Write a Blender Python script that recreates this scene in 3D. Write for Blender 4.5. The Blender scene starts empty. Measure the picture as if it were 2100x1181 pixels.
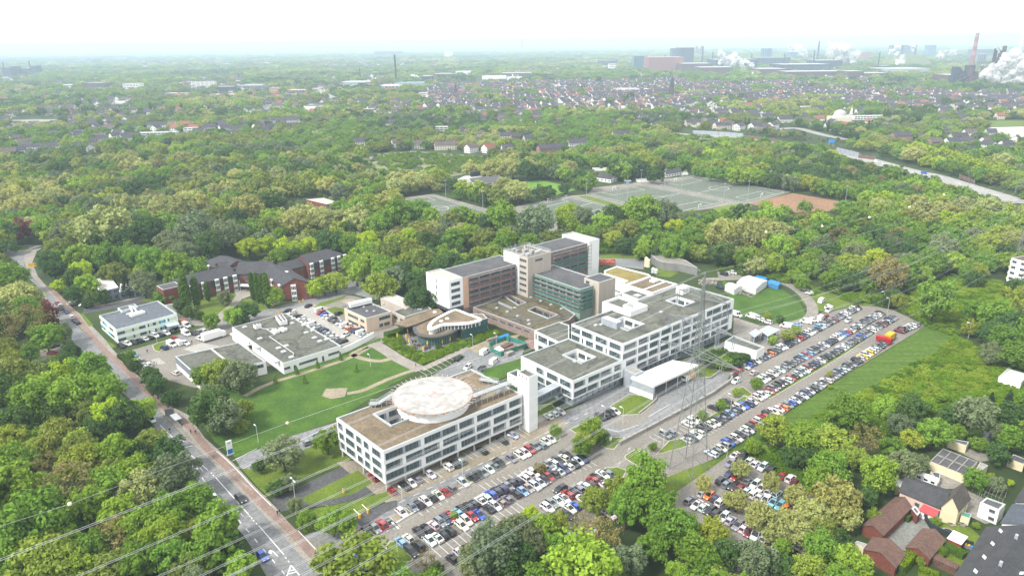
import bpy,bmesh,math,random
from mathutils import Vector,Matrix,geometry
random.seed(7)
sc=bpy.context.scene
COL=sc.collection
D2R=math.radians
# ---------------------------------------------------------------- camera model (survey of the site from the air)
FPX,HOR,ROLL,CAMH=1440.0,90.0,D2R(0.6),120.0
PITCH=math.atan((590.5-HOR)/FPX)
CP,SP,CR,SR=math.cos(PITCH),math.sin(PITCH),math.cos(ROLL),math.sin(ROLL)
def ray(px,py):
 x=(px-1050)/FPX;y=-(py-590.5)/FPX
 xr,yr=CR*x+SR*y,-SR*x+CR*y
 return (xr,CP+yr*SP,-SP+yr*CP)
def G(px,py,z=0.0):
 d=ray(px,py);t=(z-CAMH)/d[2]
 return Vector((d[0]*t,d[1]*t))
def PX(x,y,z):
 dz=z-CAMH;dep=y*CP-dz*SP;up=y*SP+dz*CP
 u,v=x/dep,up/dep
 return (1050+FPX*(CR*u-SR*v),590.5-FPX*(SR*u+CR*v))
def depth(x,y,z=0.0):return y*CP-(z-CAMH)*SP
AA=D2R(40.3);AD=Vector((math.cos(AA),math.sin(AA)));BD=Vector((-math.sin(AA),math.cos(AA)))
REG={'a':(680,960,5.345),'b':(960,860,5.345),'c':(1380,900,6.75),'d':(1400,1010,6.907),'e':(1330,780,6.75),
 'f':(1500,690,7.769),'g':(1660,600,8.4375),'1':(680,730,4.073),'2':(1050,560,4.073),'3':(850,460,4.725),
 '4':(690,580,4.773),'5':(1200,500,4.375),'6':(1400,394,3),'7':(0,788,3),'8':(700,788,3),'9':(1400,788,3),
 'p':(180,600,6.316),'q':(430,600,5.906),'n':(330,480,5.25),'r':(0,480,4.218),'t':(1740,880,3.922),
 's':(800,330,4.2),'u':(1200,330,3.62),'i':(0,394,3),'j':(700,394,3),'A':(0,0,3),'B':(700,0,3),'C':(1400,0,3),'o':(0,0,1)}
def Z(reg,x,y):
 a,b,s=REG[reg];return (a+x/s,b+y/s)
def GP(reg,pts,z=0.0):return [G(*Z(reg,x,y),z) for x,y in pts]
# ---------------------------------------------------------------- materials
MATS={}
def nt(m):
 m.use_nodes=True;t=m.node_tree;t.nodes.clear();return t
def mat(name,c,rough=0.85,var=0.25,scale=0.4,spec=0.3,metal=0.0,c2=None,fine=0.0,detail=6,stretch=None,stain=0.0,bump=0.0,objvar=None):
 """procedural material: base colour broken up by two noises in object space"""
 if name in MATS:return MATS[name]
 m=bpy.data.materials.new(name);t=nt(m);N,L=t.nodes,t.links
 out=N.new('ShaderNodeOutputMaterial');b=N.new('ShaderNodeBsdfPrincipled')
 L.new(b.outputs[0],out.inputs[0])
 b.inputs['Roughness'].default_value=rough;b.inputs['Metallic'].default_value=metal
 b.inputs['Specular IOR Level'].default_value=spec
 if c2 is None:c2=tuple(v*(1-var) for v in c)
 tc=N.new('ShaderNodeTexCoord');src=tc.outputs['Object']
 if stretch:
  mp=N.new('ShaderNodeMapping');mp.inputs['Scale'].default_value=stretch[:3]
  if len(stretch)>3:mp.inputs['Rotation'].default_value[2]=stretch[3]
  L.new(src,mp.inputs[0]);src=mp.outputs[0]
 n=N.new('ShaderNodeTexNoise');n.inputs['Scale'].default_value=scale;n.inputs['Detail'].default_value=detail;n.inputs['Roughness'].default_value=0.65
 L.new(src,n.inputs['Vector'])
 r=N.new('ShaderNodeMapRange');r.inputs[1].default_value=0.35;r.inputs[2].default_value=0.65;L.new(n.outputs[0],r.inputs[0])
 mx=N.new('ShaderNodeMix');mx.data_type='RGBA';mx.inputs[6].default_value=(*c,1);mx.inputs[7].default_value=(*c2,1)
 L.new(r.outputs[0],mx.inputs[0]);col=mx.outputs[2]
 if fine:
  n2=N.new('ShaderNodeTexNoise');n2.inputs['Scale'].default_value=fine;n2.inputs['Detail'].default_value=3;L.new(tc.outputs['Object'],n2.inputs['Vector'])
  r2=N.new('ShaderNodeMapRange');r2.inputs[1].default_value=.3;r2.inputs[2].default_value=.7;r2.inputs[3].default_value=.72;r2.inputs[4].default_value=1.22;L.new(n2.outputs[0],r2.inputs[0])
  m2=N.new('ShaderNodeMix');m2.data_type='RGBA';m2.blend_type='MULTIPLY';m2.inputs[0].default_value=1;L.new(col,m2.inputs[6]);L.new(r2.outputs[0],m2.inputs[7]);col=m2.outputs[2]
 if stain:   # branching dark water stains and seams
  n3=N.new('ShaderNodeTexNoise');n3.inputs['Scale'].default_value=.07;n3.inputs['Detail'].default_value=7;L.new(tc.outputs['Object'],n3.inputs['Vector'])
  va=N.new('ShaderNodeVectorMath');va.operation='MULTIPLY_ADD';va.inputs[1].default_value=(26,26,0);L.new(n3.outputs['Color'],va.inputs[0]);L.new(tc.outputs['Object'],va.inputs[2])
  vo=N.new('ShaderNodeTexVoronoi');vo.feature='DISTANCE_TO_EDGE';vo.inputs['Scale'].default_value=.045;L.new(va.outputs[0],vo.inputs['Vector'])
  r4=N.new('ShaderNodeMapRange');r4.inputs[1].default_value=.0;r4.inputs[2].default_value=.045;r4.inputs[3].default_value=1-stain;r4.inputs[4].default_value=1.0;L.new(vo.outputs['Distance'],r4.inputs[0])
  m4=N.new('ShaderNodeMix');m4.data_type='RGBA';m4.blend_type='MULTIPLY';m4.inputs[0].default_value=1;L.new(col,m4.inputs[6]);L.new(r4.outputs[0],m4.inputs[7]);col=m4.outputs[2]
 if objvar:
  oi=N.new('ShaderNodeObjectInfo');r5=N.new('ShaderNodeMapRange');r5.inputs[1].default_value=.45;r5.inputs[2].default_value=1.0;r5.inputs[3].default_value=0;r5.inputs[4].default_value=.8;L.new(oi.outputs['Random'],r5.inputs[0])
  m5=N.new('ShaderNodeMix');m5.data_type='RGBA';m5.inputs[7].default_value=(*objvar,1);L.new(r5.outputs[0],m5.inputs[0]);L.new(col,m5.inputs[6]);col=m5.outputs[2]
 L.new(col,b.inputs['Base Color'])
 if bump:
  bp=N.new('ShaderNodeBump');bp.inputs['Strength'].default_value=bump;bp.inputs['Distance'].default_value=0.3;L.new(n.outputs[0],bp.inputs['Height']);L.new(bp.outputs[0],b.inputs['Normal'])
 MATS[name]=m;return m
def tintmat(name,rough=0.6,spec=0.3,translucent=0.0,coat=0.0,var=0.0):
 """colour comes from the object's (or instance's) own 'tint' property, so copies share one mesh"""
 if name in MATS:return MATS[name]
 m=bpy.data.materials.new(name);t=nt(m);N,L=t.nodes,t.links
 out=N.new('ShaderNodeOutputMaterial');a=N.new('ShaderNodeAttribute');a.attribute_type='INSTANCER';a.attribute_name='tint'
 col=a.outputs['Color']
 if var:
  tc=N.new('ShaderNodeTexCoord');n=N.new('ShaderNodeTexNoise');n.inputs['Scale'].default_value=5.0;n.inputs['Detail'].default_value=5
  L.new(tc.outputs['Object'],n.inputs['Vector'])
  r=N.new('ShaderNodeMapRange');r.inputs[1].default_value=.3;r.inputs[2].default_value=.7;r.inputs[3].default_value=1-var;r.inputs[4].default_value=1+var
  L.new(n.outputs[0],r.inputs[0]);mx=N.new('ShaderNodeMix');mx.data_type='RGBA';mx.blend_type='MULTIPLY';mx.inputs[0].default_value=1
  L.new(col,mx.inputs[6]);L.new(r.outputs[0],mx.inputs[7]);col=mx.outputs[2]
  ge=N.new('ShaderNodeNewGeometry');r3=N.new('ShaderNodeMapRange');r3.inputs[3].default_value=.82;r3.inputs[4].default_value=1.2
  L.new(ge.outputs['Random Per Island'],r3.inputs[0]);m3=N.new('ShaderNodeMix');m3.data_type='RGBA';m3.blend_type='MULTIPLY';m3.inputs[0].default_value=1
  L.new(col,m3.inputs[6]);L.new(r3.outputs[0],m3.inputs[7]);col=m3.outputs[2]
 if translucent:
  d=N.new('ShaderNodeBsdfDiffuse');tr=N.new('ShaderNodeBsdfTranslucent');ms=N.new('ShaderNodeMixShader');ms.inputs[0].default_value=translucent
  L.new(col,d.inputs[0]);L.new(col,tr.inputs[0]);L.new(d.outputs[0],ms.inputs[1]);L.new(tr.outputs[0],ms.inputs[2]);L.new(ms.outputs[0],out.inputs[0])
 else:
  b=N.new('ShaderNodeBsdfPrincipled');b.inputs['Roughness'].default_value=rough;b.inputs['Specular IOR Level'].default_value=spec
  b.inputs['Coat Weight'].default_value=coat;b.inputs['Coat Roughness'].default_value=.08
  L.new(col,b.inputs['Base Color']);L.new(b.outputs[0],out.inputs[0])
 MATS[name]=m;return m
# ---------------------------------------------------------------- mesh builder
class MB:
 def __init__(s):s.v=[];s.f=[];s.m=[]
 def face(s,pts,mi=0):
  b=len(s.v);s.v.extend(tuple(p) for p in pts);s.f.append(tuple(range(b,b+len(pts))));s.m.append(mi)
 def box(s,c,size,rz=0.0,mi=0,ry=0.0):
  hx,hy,hz=size[0]/2,size[1]/2,size[2]/2;R=Matrix.Rotation(rz,3,'Z')
  if ry:R=R @ Matrix.Rotation(ry,3,'Y')
  c=Vector(c);P=[c+R @ Vector((x*hx,y*hy,z*hz)) for z in (-1,1) for x,y in ((-1,-1),(1,-1),(1,1),(-1,1))]
  b=len(s.v);s.v.extend(tuple(p) for p in P)
  for q in ((3,2,1,0),(4,5,6,7),(0,1,5,4),(1,2,6,5),(2,3,7,6),(3,0,4,7)):s.f.append(tuple(b+i for i in q));s.m.append(mi)
 def beam(s,p,q,w,mi=0,h=None):
  p,q=Vector(p),Vector(q);d=q-p;L=d.length
  if L<1e-6:return
  d /= L;up=Vector((0,0,1)) if abs(d.z)<.95 else Vector((1,0,0));x=d.cross(up).normalized()*w/2;y=d.cross(x).normalized()*(h or w)/2
  P=[a+sx*x+sy*y for a in (p,q) for sx,sy in ((-1,-1),(1,-1),(1,1),(-1,1))];b=len(s.v);s.v.extend(tuple(v) for v in P)
  for f in ((0,1,2,3),(7,6,5,4),(0,4,5,1),(1,5,6,2),(2,6,7,3),(3,7,4,0)):s.f.append(tuple(b+i for i in f));s.m.append(mi)
 def cyl(s,c,r0,h,r1=None,n=12,mi=0,cap=True):
  r1=r0 if r1 is None else r1;b=len(s.v);c=Vector(c)
  for z,r in ((0,r0),(h,r1)):
   for i in range(n):a=2*math.pi*i/n;s.v.append((c.x+r*math.cos(a),c.y+r*math.sin(a),c.z+z))
  for i in range(n):j=(i+1)%n;s.f.append((b+i,b+j,b+n+j,b+n+i));s.m.append(mi)
  if cap:s.f.append(tuple(b+n+i for i in range(n)));s.m.append(mi);s.f.append(tuple(b+n-1-i for i in range(n)));s.m.append(mi)
 def tube(s,pts,r,n=6,mi=0,r1=None):
  pts=[Vector(p) for p in pts];b=len(s.v);K=len(pts)
  for k,p in enumerate(pts):
   d=(pts[min(k+1,K-1)]-pts[max(k-1,0)]).normalized();up=Vector((0,0,1)) if abs(d.z)<.9 else Vector((1,0,0))
   x=d.cross(up).normalized();y=d.cross(x);rr=r+((r1 if r1 is not None else r)-r)*k/max(1,K-1)
   for i in range(n):a=2*math.pi*i/n;s.v.append(tuple(p+(x*math.cos(a)+y*math.sin(a))*rr))
  for k in range(K-1):
   for i in range(n):j=(i+1)%n;s.f.append((b+k*n+i,b+k*n+j,b+(k+1)*n+j,b+(k+1)*n+i));s.m.append(mi)
  s.f.append(tuple(b+i for i in range(n)));s.m.append(mi);s.f.append(tuple(b+(K-1)*n+i for i in range(n)));s.m.append(mi)
 def poly(s,pts,z,holes=(),mi=0):
  loops=[[Vector((p[0],p[1],0)) for p in pts]]+[[Vector((p[0],p[1],0)) for p in h] for h in holes]
  flat=[p for l in loops for p in l];b=len(s.v);s.v.extend((p.x,p.y,z) for p in flat)
  for t in geometry.tessellate_polygon(loops):
   a,c,d=(flat[i] for i in t)
   if (c-a).cross(d-a).z<0:t=t[::-1]
   s.f.append(tuple(b+i for i in t));s.m.append(mi)
 def prism(s,pts,z0,z1,holes=(),mi=0,bottom=False,mtop=None):
  pts=ccw(pts)
  for lp,sg in [(pts,1)]+[(ccw(h),-1) for h in holes]:
   n=len(lp)
   for i in range(n):
    p,q=(lp[i],lp[(i+1)%n]) if sg>0 else (lp[(i+1)%n],lp[i])
    s.face([(p[0],p[1],z0),(q[0],q[1],z0),(q[0],q[1],z1),(p[0],p[1],z1)],mi)
  s.poly(pts,z1,holes,mi if mtop is None else mtop)
  if bottom:s.poly(pts,z0,holes,mi)
 def build(s,name,mats,parent=None,smooth=False,loc=None):
  me=bpy.data.meshes.new(name)
  off=Vector((0,0,0));q=parent
  while q is not None:off += q.location;q=q.parent
  if loc is not None:off += Vector(loc)
  vs=[(a-off.x,b-off.y,c-off.z) for a,b,c in s.v] if off.length>0 else s.v
  me.from_pydata(vs,[],s.f)
  for m in (mats if isinstance(mats,(list,tuple)) else [mats]):me.materials.append(m)
  me.polygons.foreach_set('material_index',s.m)
  if smooth:me.polygons.foreach_set('use_smooth',[True]*len(me.polygons))
  me.update();o=bpy.data.objects.new(name,me);COL.objects.link(o)
  if loc is not None:o.location=loc
  if parent is not None:o.parent=parent
  return o
def area(p):return sum(p[i][0]*p[(i+1)%len(p)][1]-p[(i+1)%len(p)][0]*p[i][1] for i in range(len(p)))/2
def ccw(p):return list(p) if area(p)>0 else list(p)[::-1]
def inset(pts,d):
 pts=ccw(pts);n=len(pts);out=[]
 for i in range(n):
  a,b,c=Vector(pts[i-1][:2]),Vector(pts[i][:2]),Vector(pts[(i+1)%n][:2])
  u,v=(b-a).normalized(),(c-b).normalized();n1,n2=Vector((-u.y,u.x)),Vector((-v.y,v.x));k=n1+n2
  k=k/max(.3,k.dot(n1)) if k.length>1e-4 else n1
  out.append(b+k*d)
 return out
def para(p1,p2,p3):return [p1,p2,p3,p1+p3-p2]
def inpoly(x,y,poly):
 c=False;n=len(poly);j=n-1
 for i in range(n):
  xi,yi=poly[i][0],poly[i][1];xj,yj=poly[j][0],poly[j][1]
  if (yi>y) != (yj>y) and x<(xj-xi)*(y-yi)/(yj-yi)+xi:c=not c
  j=i
 return c
# ---------------------------------------------------------------- naming helpers
def tag(o,label=None,cat=None,group=None,kind=None):
 if label:o['label']=label
 if cat:o['category']=cat
 if group:o['group']=group
 if kind:o['kind']=kind
 return o
def thing(name,label,cat,loc=(0,0,0),rz=0.0,group=None):
 o=bpy.data.objects.new(name,None);COL.objects.link(o);o.location=loc;o.rotation_euler=(0,0,rz);o.empty_display_size=.5
 return tag(o,label,cat,group)
def struct(name,mb,m):return tag(mb.build(name,m),kind='structure')
ORD=['','first','second','third','fourth','fifth','sixth','seventh','eighth','ninth','tenth','eleventh','twelfth','thirteenth','fourteenth','fifteenth','sixteenth','seventeenth','eighteenth','nineteenth','twentieth']
def ordn(k):
 if k<len(ORD):return ORD[k]
 tens={2:'twenty',3:'thirty',4:'forty',5:'fifty',6:'sixty',7:'seventy',8:'eighty',9:'ninety'}
 if k >= 100:return 'hundred-and-'+ordn(k-100) if k>100 else 'hundredth'
 return tens[k // 10]+('-'+ORD[k%10] if k%10 else '') if k%10 else tens[k // 10][:-1]+'ieth'
HAZE_D,CLOUD,SUN_E,SUN_ANG,SUN_A,EXPO=1.4e-4,.72,2.3,10,235,1.25
# ================================================================ GROUND, ROADS, PITCHES (each sheet a few mm above the one below)
M_base=mat('meadow_and_wood_floor',(.042,.068,.016),.95,c2=(.024,.040,.011),scale=.006,fine=.05,detail=8)
M_lawn=mat('lawn',(.066,.130,.012),.95,c2=(.032,.080,.010),scale=.11,fine=1.2,detail=8,bump=.3)
M_turf=mat('short_turf',(.120,.165,.016),.95,c2=(.070,.115,.014),scale=.16,fine=1.5,detail=8)
M_tall=mat('tall_meadow',(.150,.205,.018),.95,c2=(.085,.145,.014),scale=.09,fine=.8,detail=8,bump=.6)
M_asph=mat('asphalt_grey',(.205,.208,.212),.9,c2=(.160,.163,.168),scale=.05,fine=.9,detail=8)
M_lot=mat('lot_paving',(.220,.203,.178),.92,c2=(.172,.159,.141),scale=.045,fine=1.6,detail=8)
M_dark=mat('dark_asphalt',(.085,.085,.09),.9,c2=(.062,.062,.066),scale=.08,fine=1.0)
M_pave=mat('pavement_slabs',(.27,.248,.218),.92,c2=(.21,.193,.172),scale=.15,fine=2)
M_red=mat('red_cycle_paving',(.240,.168,.143),.92,c2=(.195,.138,.118),scale=.2,fine=2)
M_bay=mat('bay_paving',(.27,.235,.185),.95,c2=(.20,.175,.13),scale=.1,fine=1.5)
M_white=mat('road_paint',(.75,.75,.73),.7,c2=(.55,.55,.54),scale=.8)
M_gravel=mat('gravel',(.25,.23,.205),.95,c2=(.18,.165,.145),scale=.1,fine=1)
M_sand=mat('sand',(.29,.25,.18),.95,c2=(.22,.19,.135),scale=.2,fine=1.2)
M_pitch=mat('artificial_turf',(.122,.142,.112),.95,c2=(.100,.118,.092),scale=.03,fine=.5)
M_clay=mat('red_cinder',(.265,.150,.088),.95,c2=(.215,.125,.078),scale=.05,fine=.5)
M_green=mat('stadium_grass',(.105,.215,.022),.95,c2=(.11,.22,.03),scale=.03,fine=.3)
M_kerb=mat('kerb_stone',(.48,.46,.42),.9,c2=(.38,.36,.33),scale=.5)
M_moto=mat('motorway_concrete',(.29,.28,.265),.9,c2=(.23,.225,.215),scale=.02,fine=.3)
def sheet(name,pts,z,m,holes=()):
 b=MB();b.poly(pts,z,holes);return struct(name,b,m)
def slab(name,pts,z,m,h=.12,edge=True):
 b=MB();b.prism(pts,z-.05,z+h,mi=0)
 if edge:
  ins=inset(pts,.22);b2=MB();b2.poly(ins,z+h+.006)
  k=struct(name+'_kerb',b,M_kerb);k.name='kerb';return struct(name,b2,m)
 return struct(name,b,m)
def strip_pts(pts,w):
 n=len(pts);Ls,Rs=[],[]
 for i in range(n):
  a,c=pts[max(0,i-1)],pts[min(n-1,i+1)];d=(c-a).normalized();nn=Vector((-d.y,d.x));ww=w[i] if isinstance(w,(list,tuple)) else w
  Ls.append(pts[i]+nn*ww/2);Rs.append(pts[i]-nn*ww/2)
 return Ls,Rs
def strip(mb,pts,w,z,mi=0):
 Ls,Rs=strip_pts(pts,w)
 for i in range(len(pts)-1):mb.face([(*Rs[i],z),(*Rs[i+1],z),(*Ls[i+1],z),(*Ls[i],z)],mi)
def smooth(pts,k=5):
 out=[];n=len(pts)
 for i in range(n-1):
  p0,p1,p2,p3=pts[max(0,i-1)],pts[i],pts[i+1],pts[min(n-1,i+2)]
  for j in range(k):
   t=j/k;out.append(.5*((2*p1)+(p2-p0)*t+(2*p0-5*p1+4*p2-p3)*t*t+(3*p1-p0-3*p2+p3)*t ** 3))
 return out+[pts[-1]]
def road(name,reg,pts,w,z,m,k=5):
 b=MB();strip(b,smooth(GP(reg,pts),k),w,z);return struct(name,b,m)
def ring(pts,k=4):
 n=len(pts);out=[]
 for i in range(n):
  p0,p1,p2,p3=pts[i-1],pts[i],pts[(i+1)%n],pts[(i+2)%n]
  for j in range(k):
   t=j/k;out.append(.5*((2*p1)+(p2-p0)*t+(2*p0-5*p1+4*p2-p3)*t*t+(3*p1-p0-3*p2+p3)*t ** 3))
 return out
b=MB();NX=30
xs=[-40000,-16000,-9000,-5000,-2500,-1200,-600,-200,0,200,600,1200,2500,5000,9000,16000,40000];ys=[-400,0,300,800,1600,3000,6000,11000,20000,58000]
for i in range(len(xs)-1):
 for j in range(len(ys)-1):b.face([(xs[i],ys[j],0),(xs[i+1],ys[j],0),(xs[i+1],ys[j+1],0),(xs[i],ys[j+1],0)])
struct('ground',b,M_base)
# ---- main road along the left
RR=[Z('7',*p) for p in ((2060,1300),(1960,1179),(1590,770),(1300,480),(1150,340),(985,170),(850,20))]+[Z('p',190,770),Z('p',0,545),Z('r',600,720),Z('r',440,520),Z('r',330,430),Z('r',232,320),Z('r',205,230),Z('r',215,150)]
RL=[Z('7',*p) for p in ((1760,1300),(1640,1179),(1500,930),(1300,720),(1200,560),(1080,400),(960,270),(860,150))]+[Z('r',860,1180),Z('r',715,1035),Z('r',540,800),Z('r',430,650),Z('r',370,520),Z('r',300,430),Z('r',245,380),Z('r',150,250),Z('r',60,190)]
rr,rl=[G(*p) for p in RR],[G(*p) for p in RL]
sheet('road',smooth(rr,4)+[G(*Z('r',370,100)),G(*Z('r',200,90)),G(*Z('r',30,120)),G(*Z('r',20,180))]+smooth(rl[::-1],4),.03,M_asph)
bm_=MB();c=G(*Z('r',175,130));bm_.cyl((c.x,c.y,0.0),5,.18,n=24);struct('roundabout_island',bm_,M_turf)
# side pavement : from the road kerb out to the grass
SW=[Z('7',*p) for p in ((2120,1179),(1990,1050),(1890,950),(1800,880),(1700,760),(1640,700),(1560,620),(1440,490),(1350,410),(1260,330),(1160,190),(1060,140),(960,60))]+[Z('p',720,1150),Z('p',480,900),Z('p',330,745),Z('p',190,570),Z('p',60,440),Z('r',690,690),Z('r',560,600),Z('r',430,480),Z('r',330,370),Z('r',280,250),Z('r',320,150),Z('r',370,120)]
sheet('pavement',[p for p in rr[1:]]+[G(*p) for p in SW[::-1]],.15,M_pave)
CY=[Z('7',*p) for p in ((2060,1195),(2045,1179),(1900,1020),(1760,870),(1640,760),(1530,650),(1440,550),(1360,470),(1280,400),(1220,330),(1150,245),(1040,160),(950,85),(880,20))]+[Z('p',590,1090),Z('p',330,850),Z('p',220,750),Z('p',100,620),Z('r',720,790),Z('r',620,660),Z('r',520,555),Z('r',420,450)]
cyp=smooth([G(*p) for p in CY],3);b=MB();strip(b,cyp,2.3,.156);struct('cycle_path',b,M_red)
# verge strips in the pavement
for pts in (((1010,190),(1060,200),(1180,340),(1190,360),(1140,330)),((1380,490),(1430,540),(1560,660),(1500,620))):sheet('verge',GP('7',pts),.158,M_gravel)
for pts in (((680,790),(735,850),(700,830)),((690,690),(720,690),(810,790),(770,800)),((895,900),(1010,975),(970,990))):sheet('verge',GP('r',pts),.16,M_turf)
# road markings
mk=MB()
def line(reg,p,q,w=.14,z=.042):strip(mk,[G(*Z(reg,*p)),G(*Z(reg,*q))],w,z)
line('7',(1130,395),(1280,528),.22);line('7',(1325,570),(1530,800),.22);line('7',(1590,865),(1748,1048),.22);line('7',(985,250),(1085,350),.2)
line('7',(1028,372),(1145,347),.3);line('7',(1110,394),(1186,376),.4)
for x,y in ((1115,405),(1145,450),(1178,493),(1213,540),(1252,585),(1293,635),(1335,685),(1380,735),(1427,787),(1475,842),(1523,898),(1575,960),(1628,1022),(1683,1087),(1742,1155)):
 p,q=G(*Z('7',x-9,y-12)),G(*Z('7',x+9,y+12));strip(mk,[p,q],.2,.042)
for x,y in ((1300,545),(1313,560),(1535,810),(1548,822),(1560,838),(1578,856),(1758,1066),(1775,1088)):p,q=G(*Z('7',x-3,y-4)),G(*Z('7',x+4,y+4));strip(mk,[p,q],.22,.042)
RD=(rr[2]-rr[3]).normalized()
def arrow(p,turn=1):
 d=RD;nrm=Vector((-d.y,d.x))*turn;strip(mk,[p-d*2.2,p+d*.6],.2,.042)
 a=p-d*2.2;mk.face([(*(a+nrm*.1),.042),(*(a-nrm*.9+d*.9),.042),(*(a-nrm*1.1-d*.3),.042),(*(a-nrm*.3-d*.9),.042)])
for x,y in ((1245,528),(1490,802),(1702,1050)):arrow(G(*Z('7',x,y)))
for a,q in (((1765,1179),(1790,1112)),((1842,1172),(1792,1112)),((1775,1165),(1830,1150)),((1785,1145),(1815,1138))):line('7',a,q,.3)
line('7',(1490,520),(2090,225),.15);line('7',(1430,470),(1580,395),.15)
cw=[p for p in cyp]
Ls,_=strip_pts(cyp,2.8)
for i0,i1 in ((12,24),(2,9)):strip(mk,_[i0:i1],.18,.162)
# ---- site paving
LOT=[Z('o',*p) for p in ((612,1103),(700,1066),(800,1030),(950,962),(1095,895),(1130,850),(1180,835),(1240,800),(1330,790),(1440,775),(1506,742),(1570,700),(1650,662),(1700,640),(1760,626),(1800,629),(1832,636),(1862,650),(1895,668),(1880,680),(1640,825),(1600,855),(1470,938),(1440,950),(1290,1010),(1240,1060),(1150,1110),(1010,1195),(800,1195),(690,1140),(640,1120))]
sheet('parking_lot',[G(*p) for p in LOT],.02,M_lot)
sheet('parking_lot',[G(*p) for p in ((1385,1010),(1497,930),(1540,945),(1600,985),(1660,1010),(1700,1040),(1720,1100),(1680,1120),(1640,1195),(1500,1195),(1420,1130),(1380,1060))],.022,M_lot)
sheet('service_road',[G(*p) for p in ((612,1103),(700,1066),(800,1030),(950,962),(1110,893),(1180,835),(1290,780),(1420,730),(1500,695),(1510,740),(1420,775),(1290,840),(1240,870),(1160,880),(970,980),(803,1064),(720,1105),(700,1115))],.028,M_asph)
sheet('ramp_road',[G(*p) for p in ((1230,865),(1290,880),(1330,860),(1350,815),(1290,790),(1440,755),(1500,770),(1478,790),(1420,825),(1360,860),(1300,893),(1250,895))],.034,M_asph)
sheet('bay_strip',[G(*p) for p in ((690,948),(796,1034),(950,966),(1105,903),(1170,870),(1085,830),(760,940))],.036,M_bay)
sheet('bay_strip',GP('a',((270,780),(700,605),(1250,330),(2030,-40),(2000,-70),(1200,240),(820,440),(560,560),(240,720))),.037,M_bay)
# dark driveways
sheet('driveway',[G(*p) for p in ((556,1024),(640,985),(702,955),(748,985),(770,1003),(735,1022),(690,1033),(600,1045),(575,1048))],.026,M_dark)
sheet('driveway',GP('a',((220,550),(430,440),(640,360),(720,350),(720,420),(600,480),(330,640),(280,600))),.04,M_dark)
# upper street by the bright lawn
sheet('service_road',[G(*p) for p in ((482,940),(600,893),(700,862),(860,785),(930,745),(1010,700),(1075,700),(1070,735),(1040,745),(990,770),(700,885),(640,915),(520,962),(495,960))],.029,M_asph)
sheet('forecourt',[G(*p) for p in ((940,725),(1060,690),(1075,720),(990,745))],.033,M_asph)
# court of the pale building and the middle lot
sheet('courtyard_paving',[G(*p) for p in ((245,725),(365,690),(470,650),(560,610),(690,600),(740,610),(830,680),(780,705),(700,710),(480,770),(400,795),(330,775),(300,755))],.021,M_lot)
sheet('courtyard_paving',GP('q',((900,240),(1200,130),(1480,190),(1640,380),(2000,480),(1850,560),(1600,640),(1100,350))),.03,mat('pale_paving',(.34,.325,.30),.9,c2=(.28,.27,.25),scale=.1,fine=1.5))
sheet('courtyard_paving',GP('p',((820,870),(920,845),(1010,915),(880,940))),.032,MATS['pale_paving'])
sheet('courtyard_paving',GP('p',((1230,730),(1480,650),(1700,690),(1640,760),(1400,780))),.031,MATS['pale_paving'])
road('street','q',((-420,560),(560,275),(800,205),(1150,120),(1500,40),(1700,-30),(1900,20),(2300,120)),7,.031,M_asph)
road('street','q',((1650,20),(1750,-60),(1850,-200),(2600,-420)),7,.032,M_asph)
road('street','p',((-60,230),(200,190),(640,110),(900,40)),11,.033,M_dark)
road('footpath','p',((-40,215),(560,85),(700,40)),2.5,.04,M_pave)
road('footpath','n',((860,640),(800,740),(640,880),(620,1000)),4,.041,M_pave)
sheet('forecourt',GP('n',((770,600),(960,600),(980,660),(880,700),(830,680))),.042,M_pave)
road('street','p',((1130,150),(1170,260),(1330,370),(1480,400),(1560,380)),6,.034,M_gravel)
# left side parking under the trees
sheet('parking_lot',GP('r',((230,1020),(500,950),(600,960),(560,1080),(460,1180),(340,1180),(300,1090))),.035,M_gravel)
# ---- lawns
LAWN=[(398,845),(440,800),(545,790),(640,742),(735,700),(800,722),(862,758),(800,790),(760,815),(690,862),(600,893),(482,938),(440,905)]
sheet('lawn',[G(*p) for p in LAWN],.03,M_lawn)
sheet('lawn',[G(*p) for p in ((745,995),(700,955),(600,985),(530,955),(640,915),(690,888))],.023,M_turf)
sheet('lawn',GP('a',((0,160),(290,20),(440,160),(250,275),(-250,400),(-330,330))),.045,M_turf)
sheet('lawn',GP('a',((-420,470),(0,410),(600,260),(665,320),(200,545),(-60,700),(-300,700))),.046,M_turf)
sheet('lawn',[G(*p) for p in ((498,963),(535,950),(600,975),(552,1018),(530,1000))],.024,M_turf)
sheet('lawn',[G(*p) for p in ((560,1050),(610,1095),(640,1130),(720,1190),(660,1190),(640,1150))],.0255,M_turf)
sheet('lawn',GP('1',((1240,130),(1590,20),(1600,110),(1380,200))),.047,M_lawn)
sheet('lawn',GP('4',((1400,860),(1800,740),(1790,810),(1500,940))),.048,M_lawn)
sheet('lawn',GP('p',((650,100),(900,20),(1090,60),(830,130))),.044,M_turf)
sheet('lawn',GP('n',((180,790),(330,700),(700,640),(840,640),(830,690),(560,890),(480,950),(330,920))),.0285,M_turf)
sheet('lawn',GP('n',((900,700),(960,690),(1130,780),(1300,740),(1500,710),(1420,760),(1040,860),(700,960),(760,800))),.0295,M_turf)
sheet('lawn',GP('n',((1640,790),(1720,740),(1900,690),(2000,660),(1960,700),(1700,790))),.0455,M_turf)
sheet('lawn',GP('j',((480,470),(560,380),(760,390),(830,400),(800,430),(640,470))),.0265,M_turf)
sheet('lawn',GP('q',((1410,200),(1520,170),(1640,200),(1640,270),(1500,260))),.0475,M_turf)
for pts in (((245,700),(300,630),(340,610),(440,660),(530,720),(400,750)),((0,690),(160,650),(440,530),(430,570),(150,690),(60,720))):sheet('lawn',GP('4',pts),.049,M_lawn)
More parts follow.
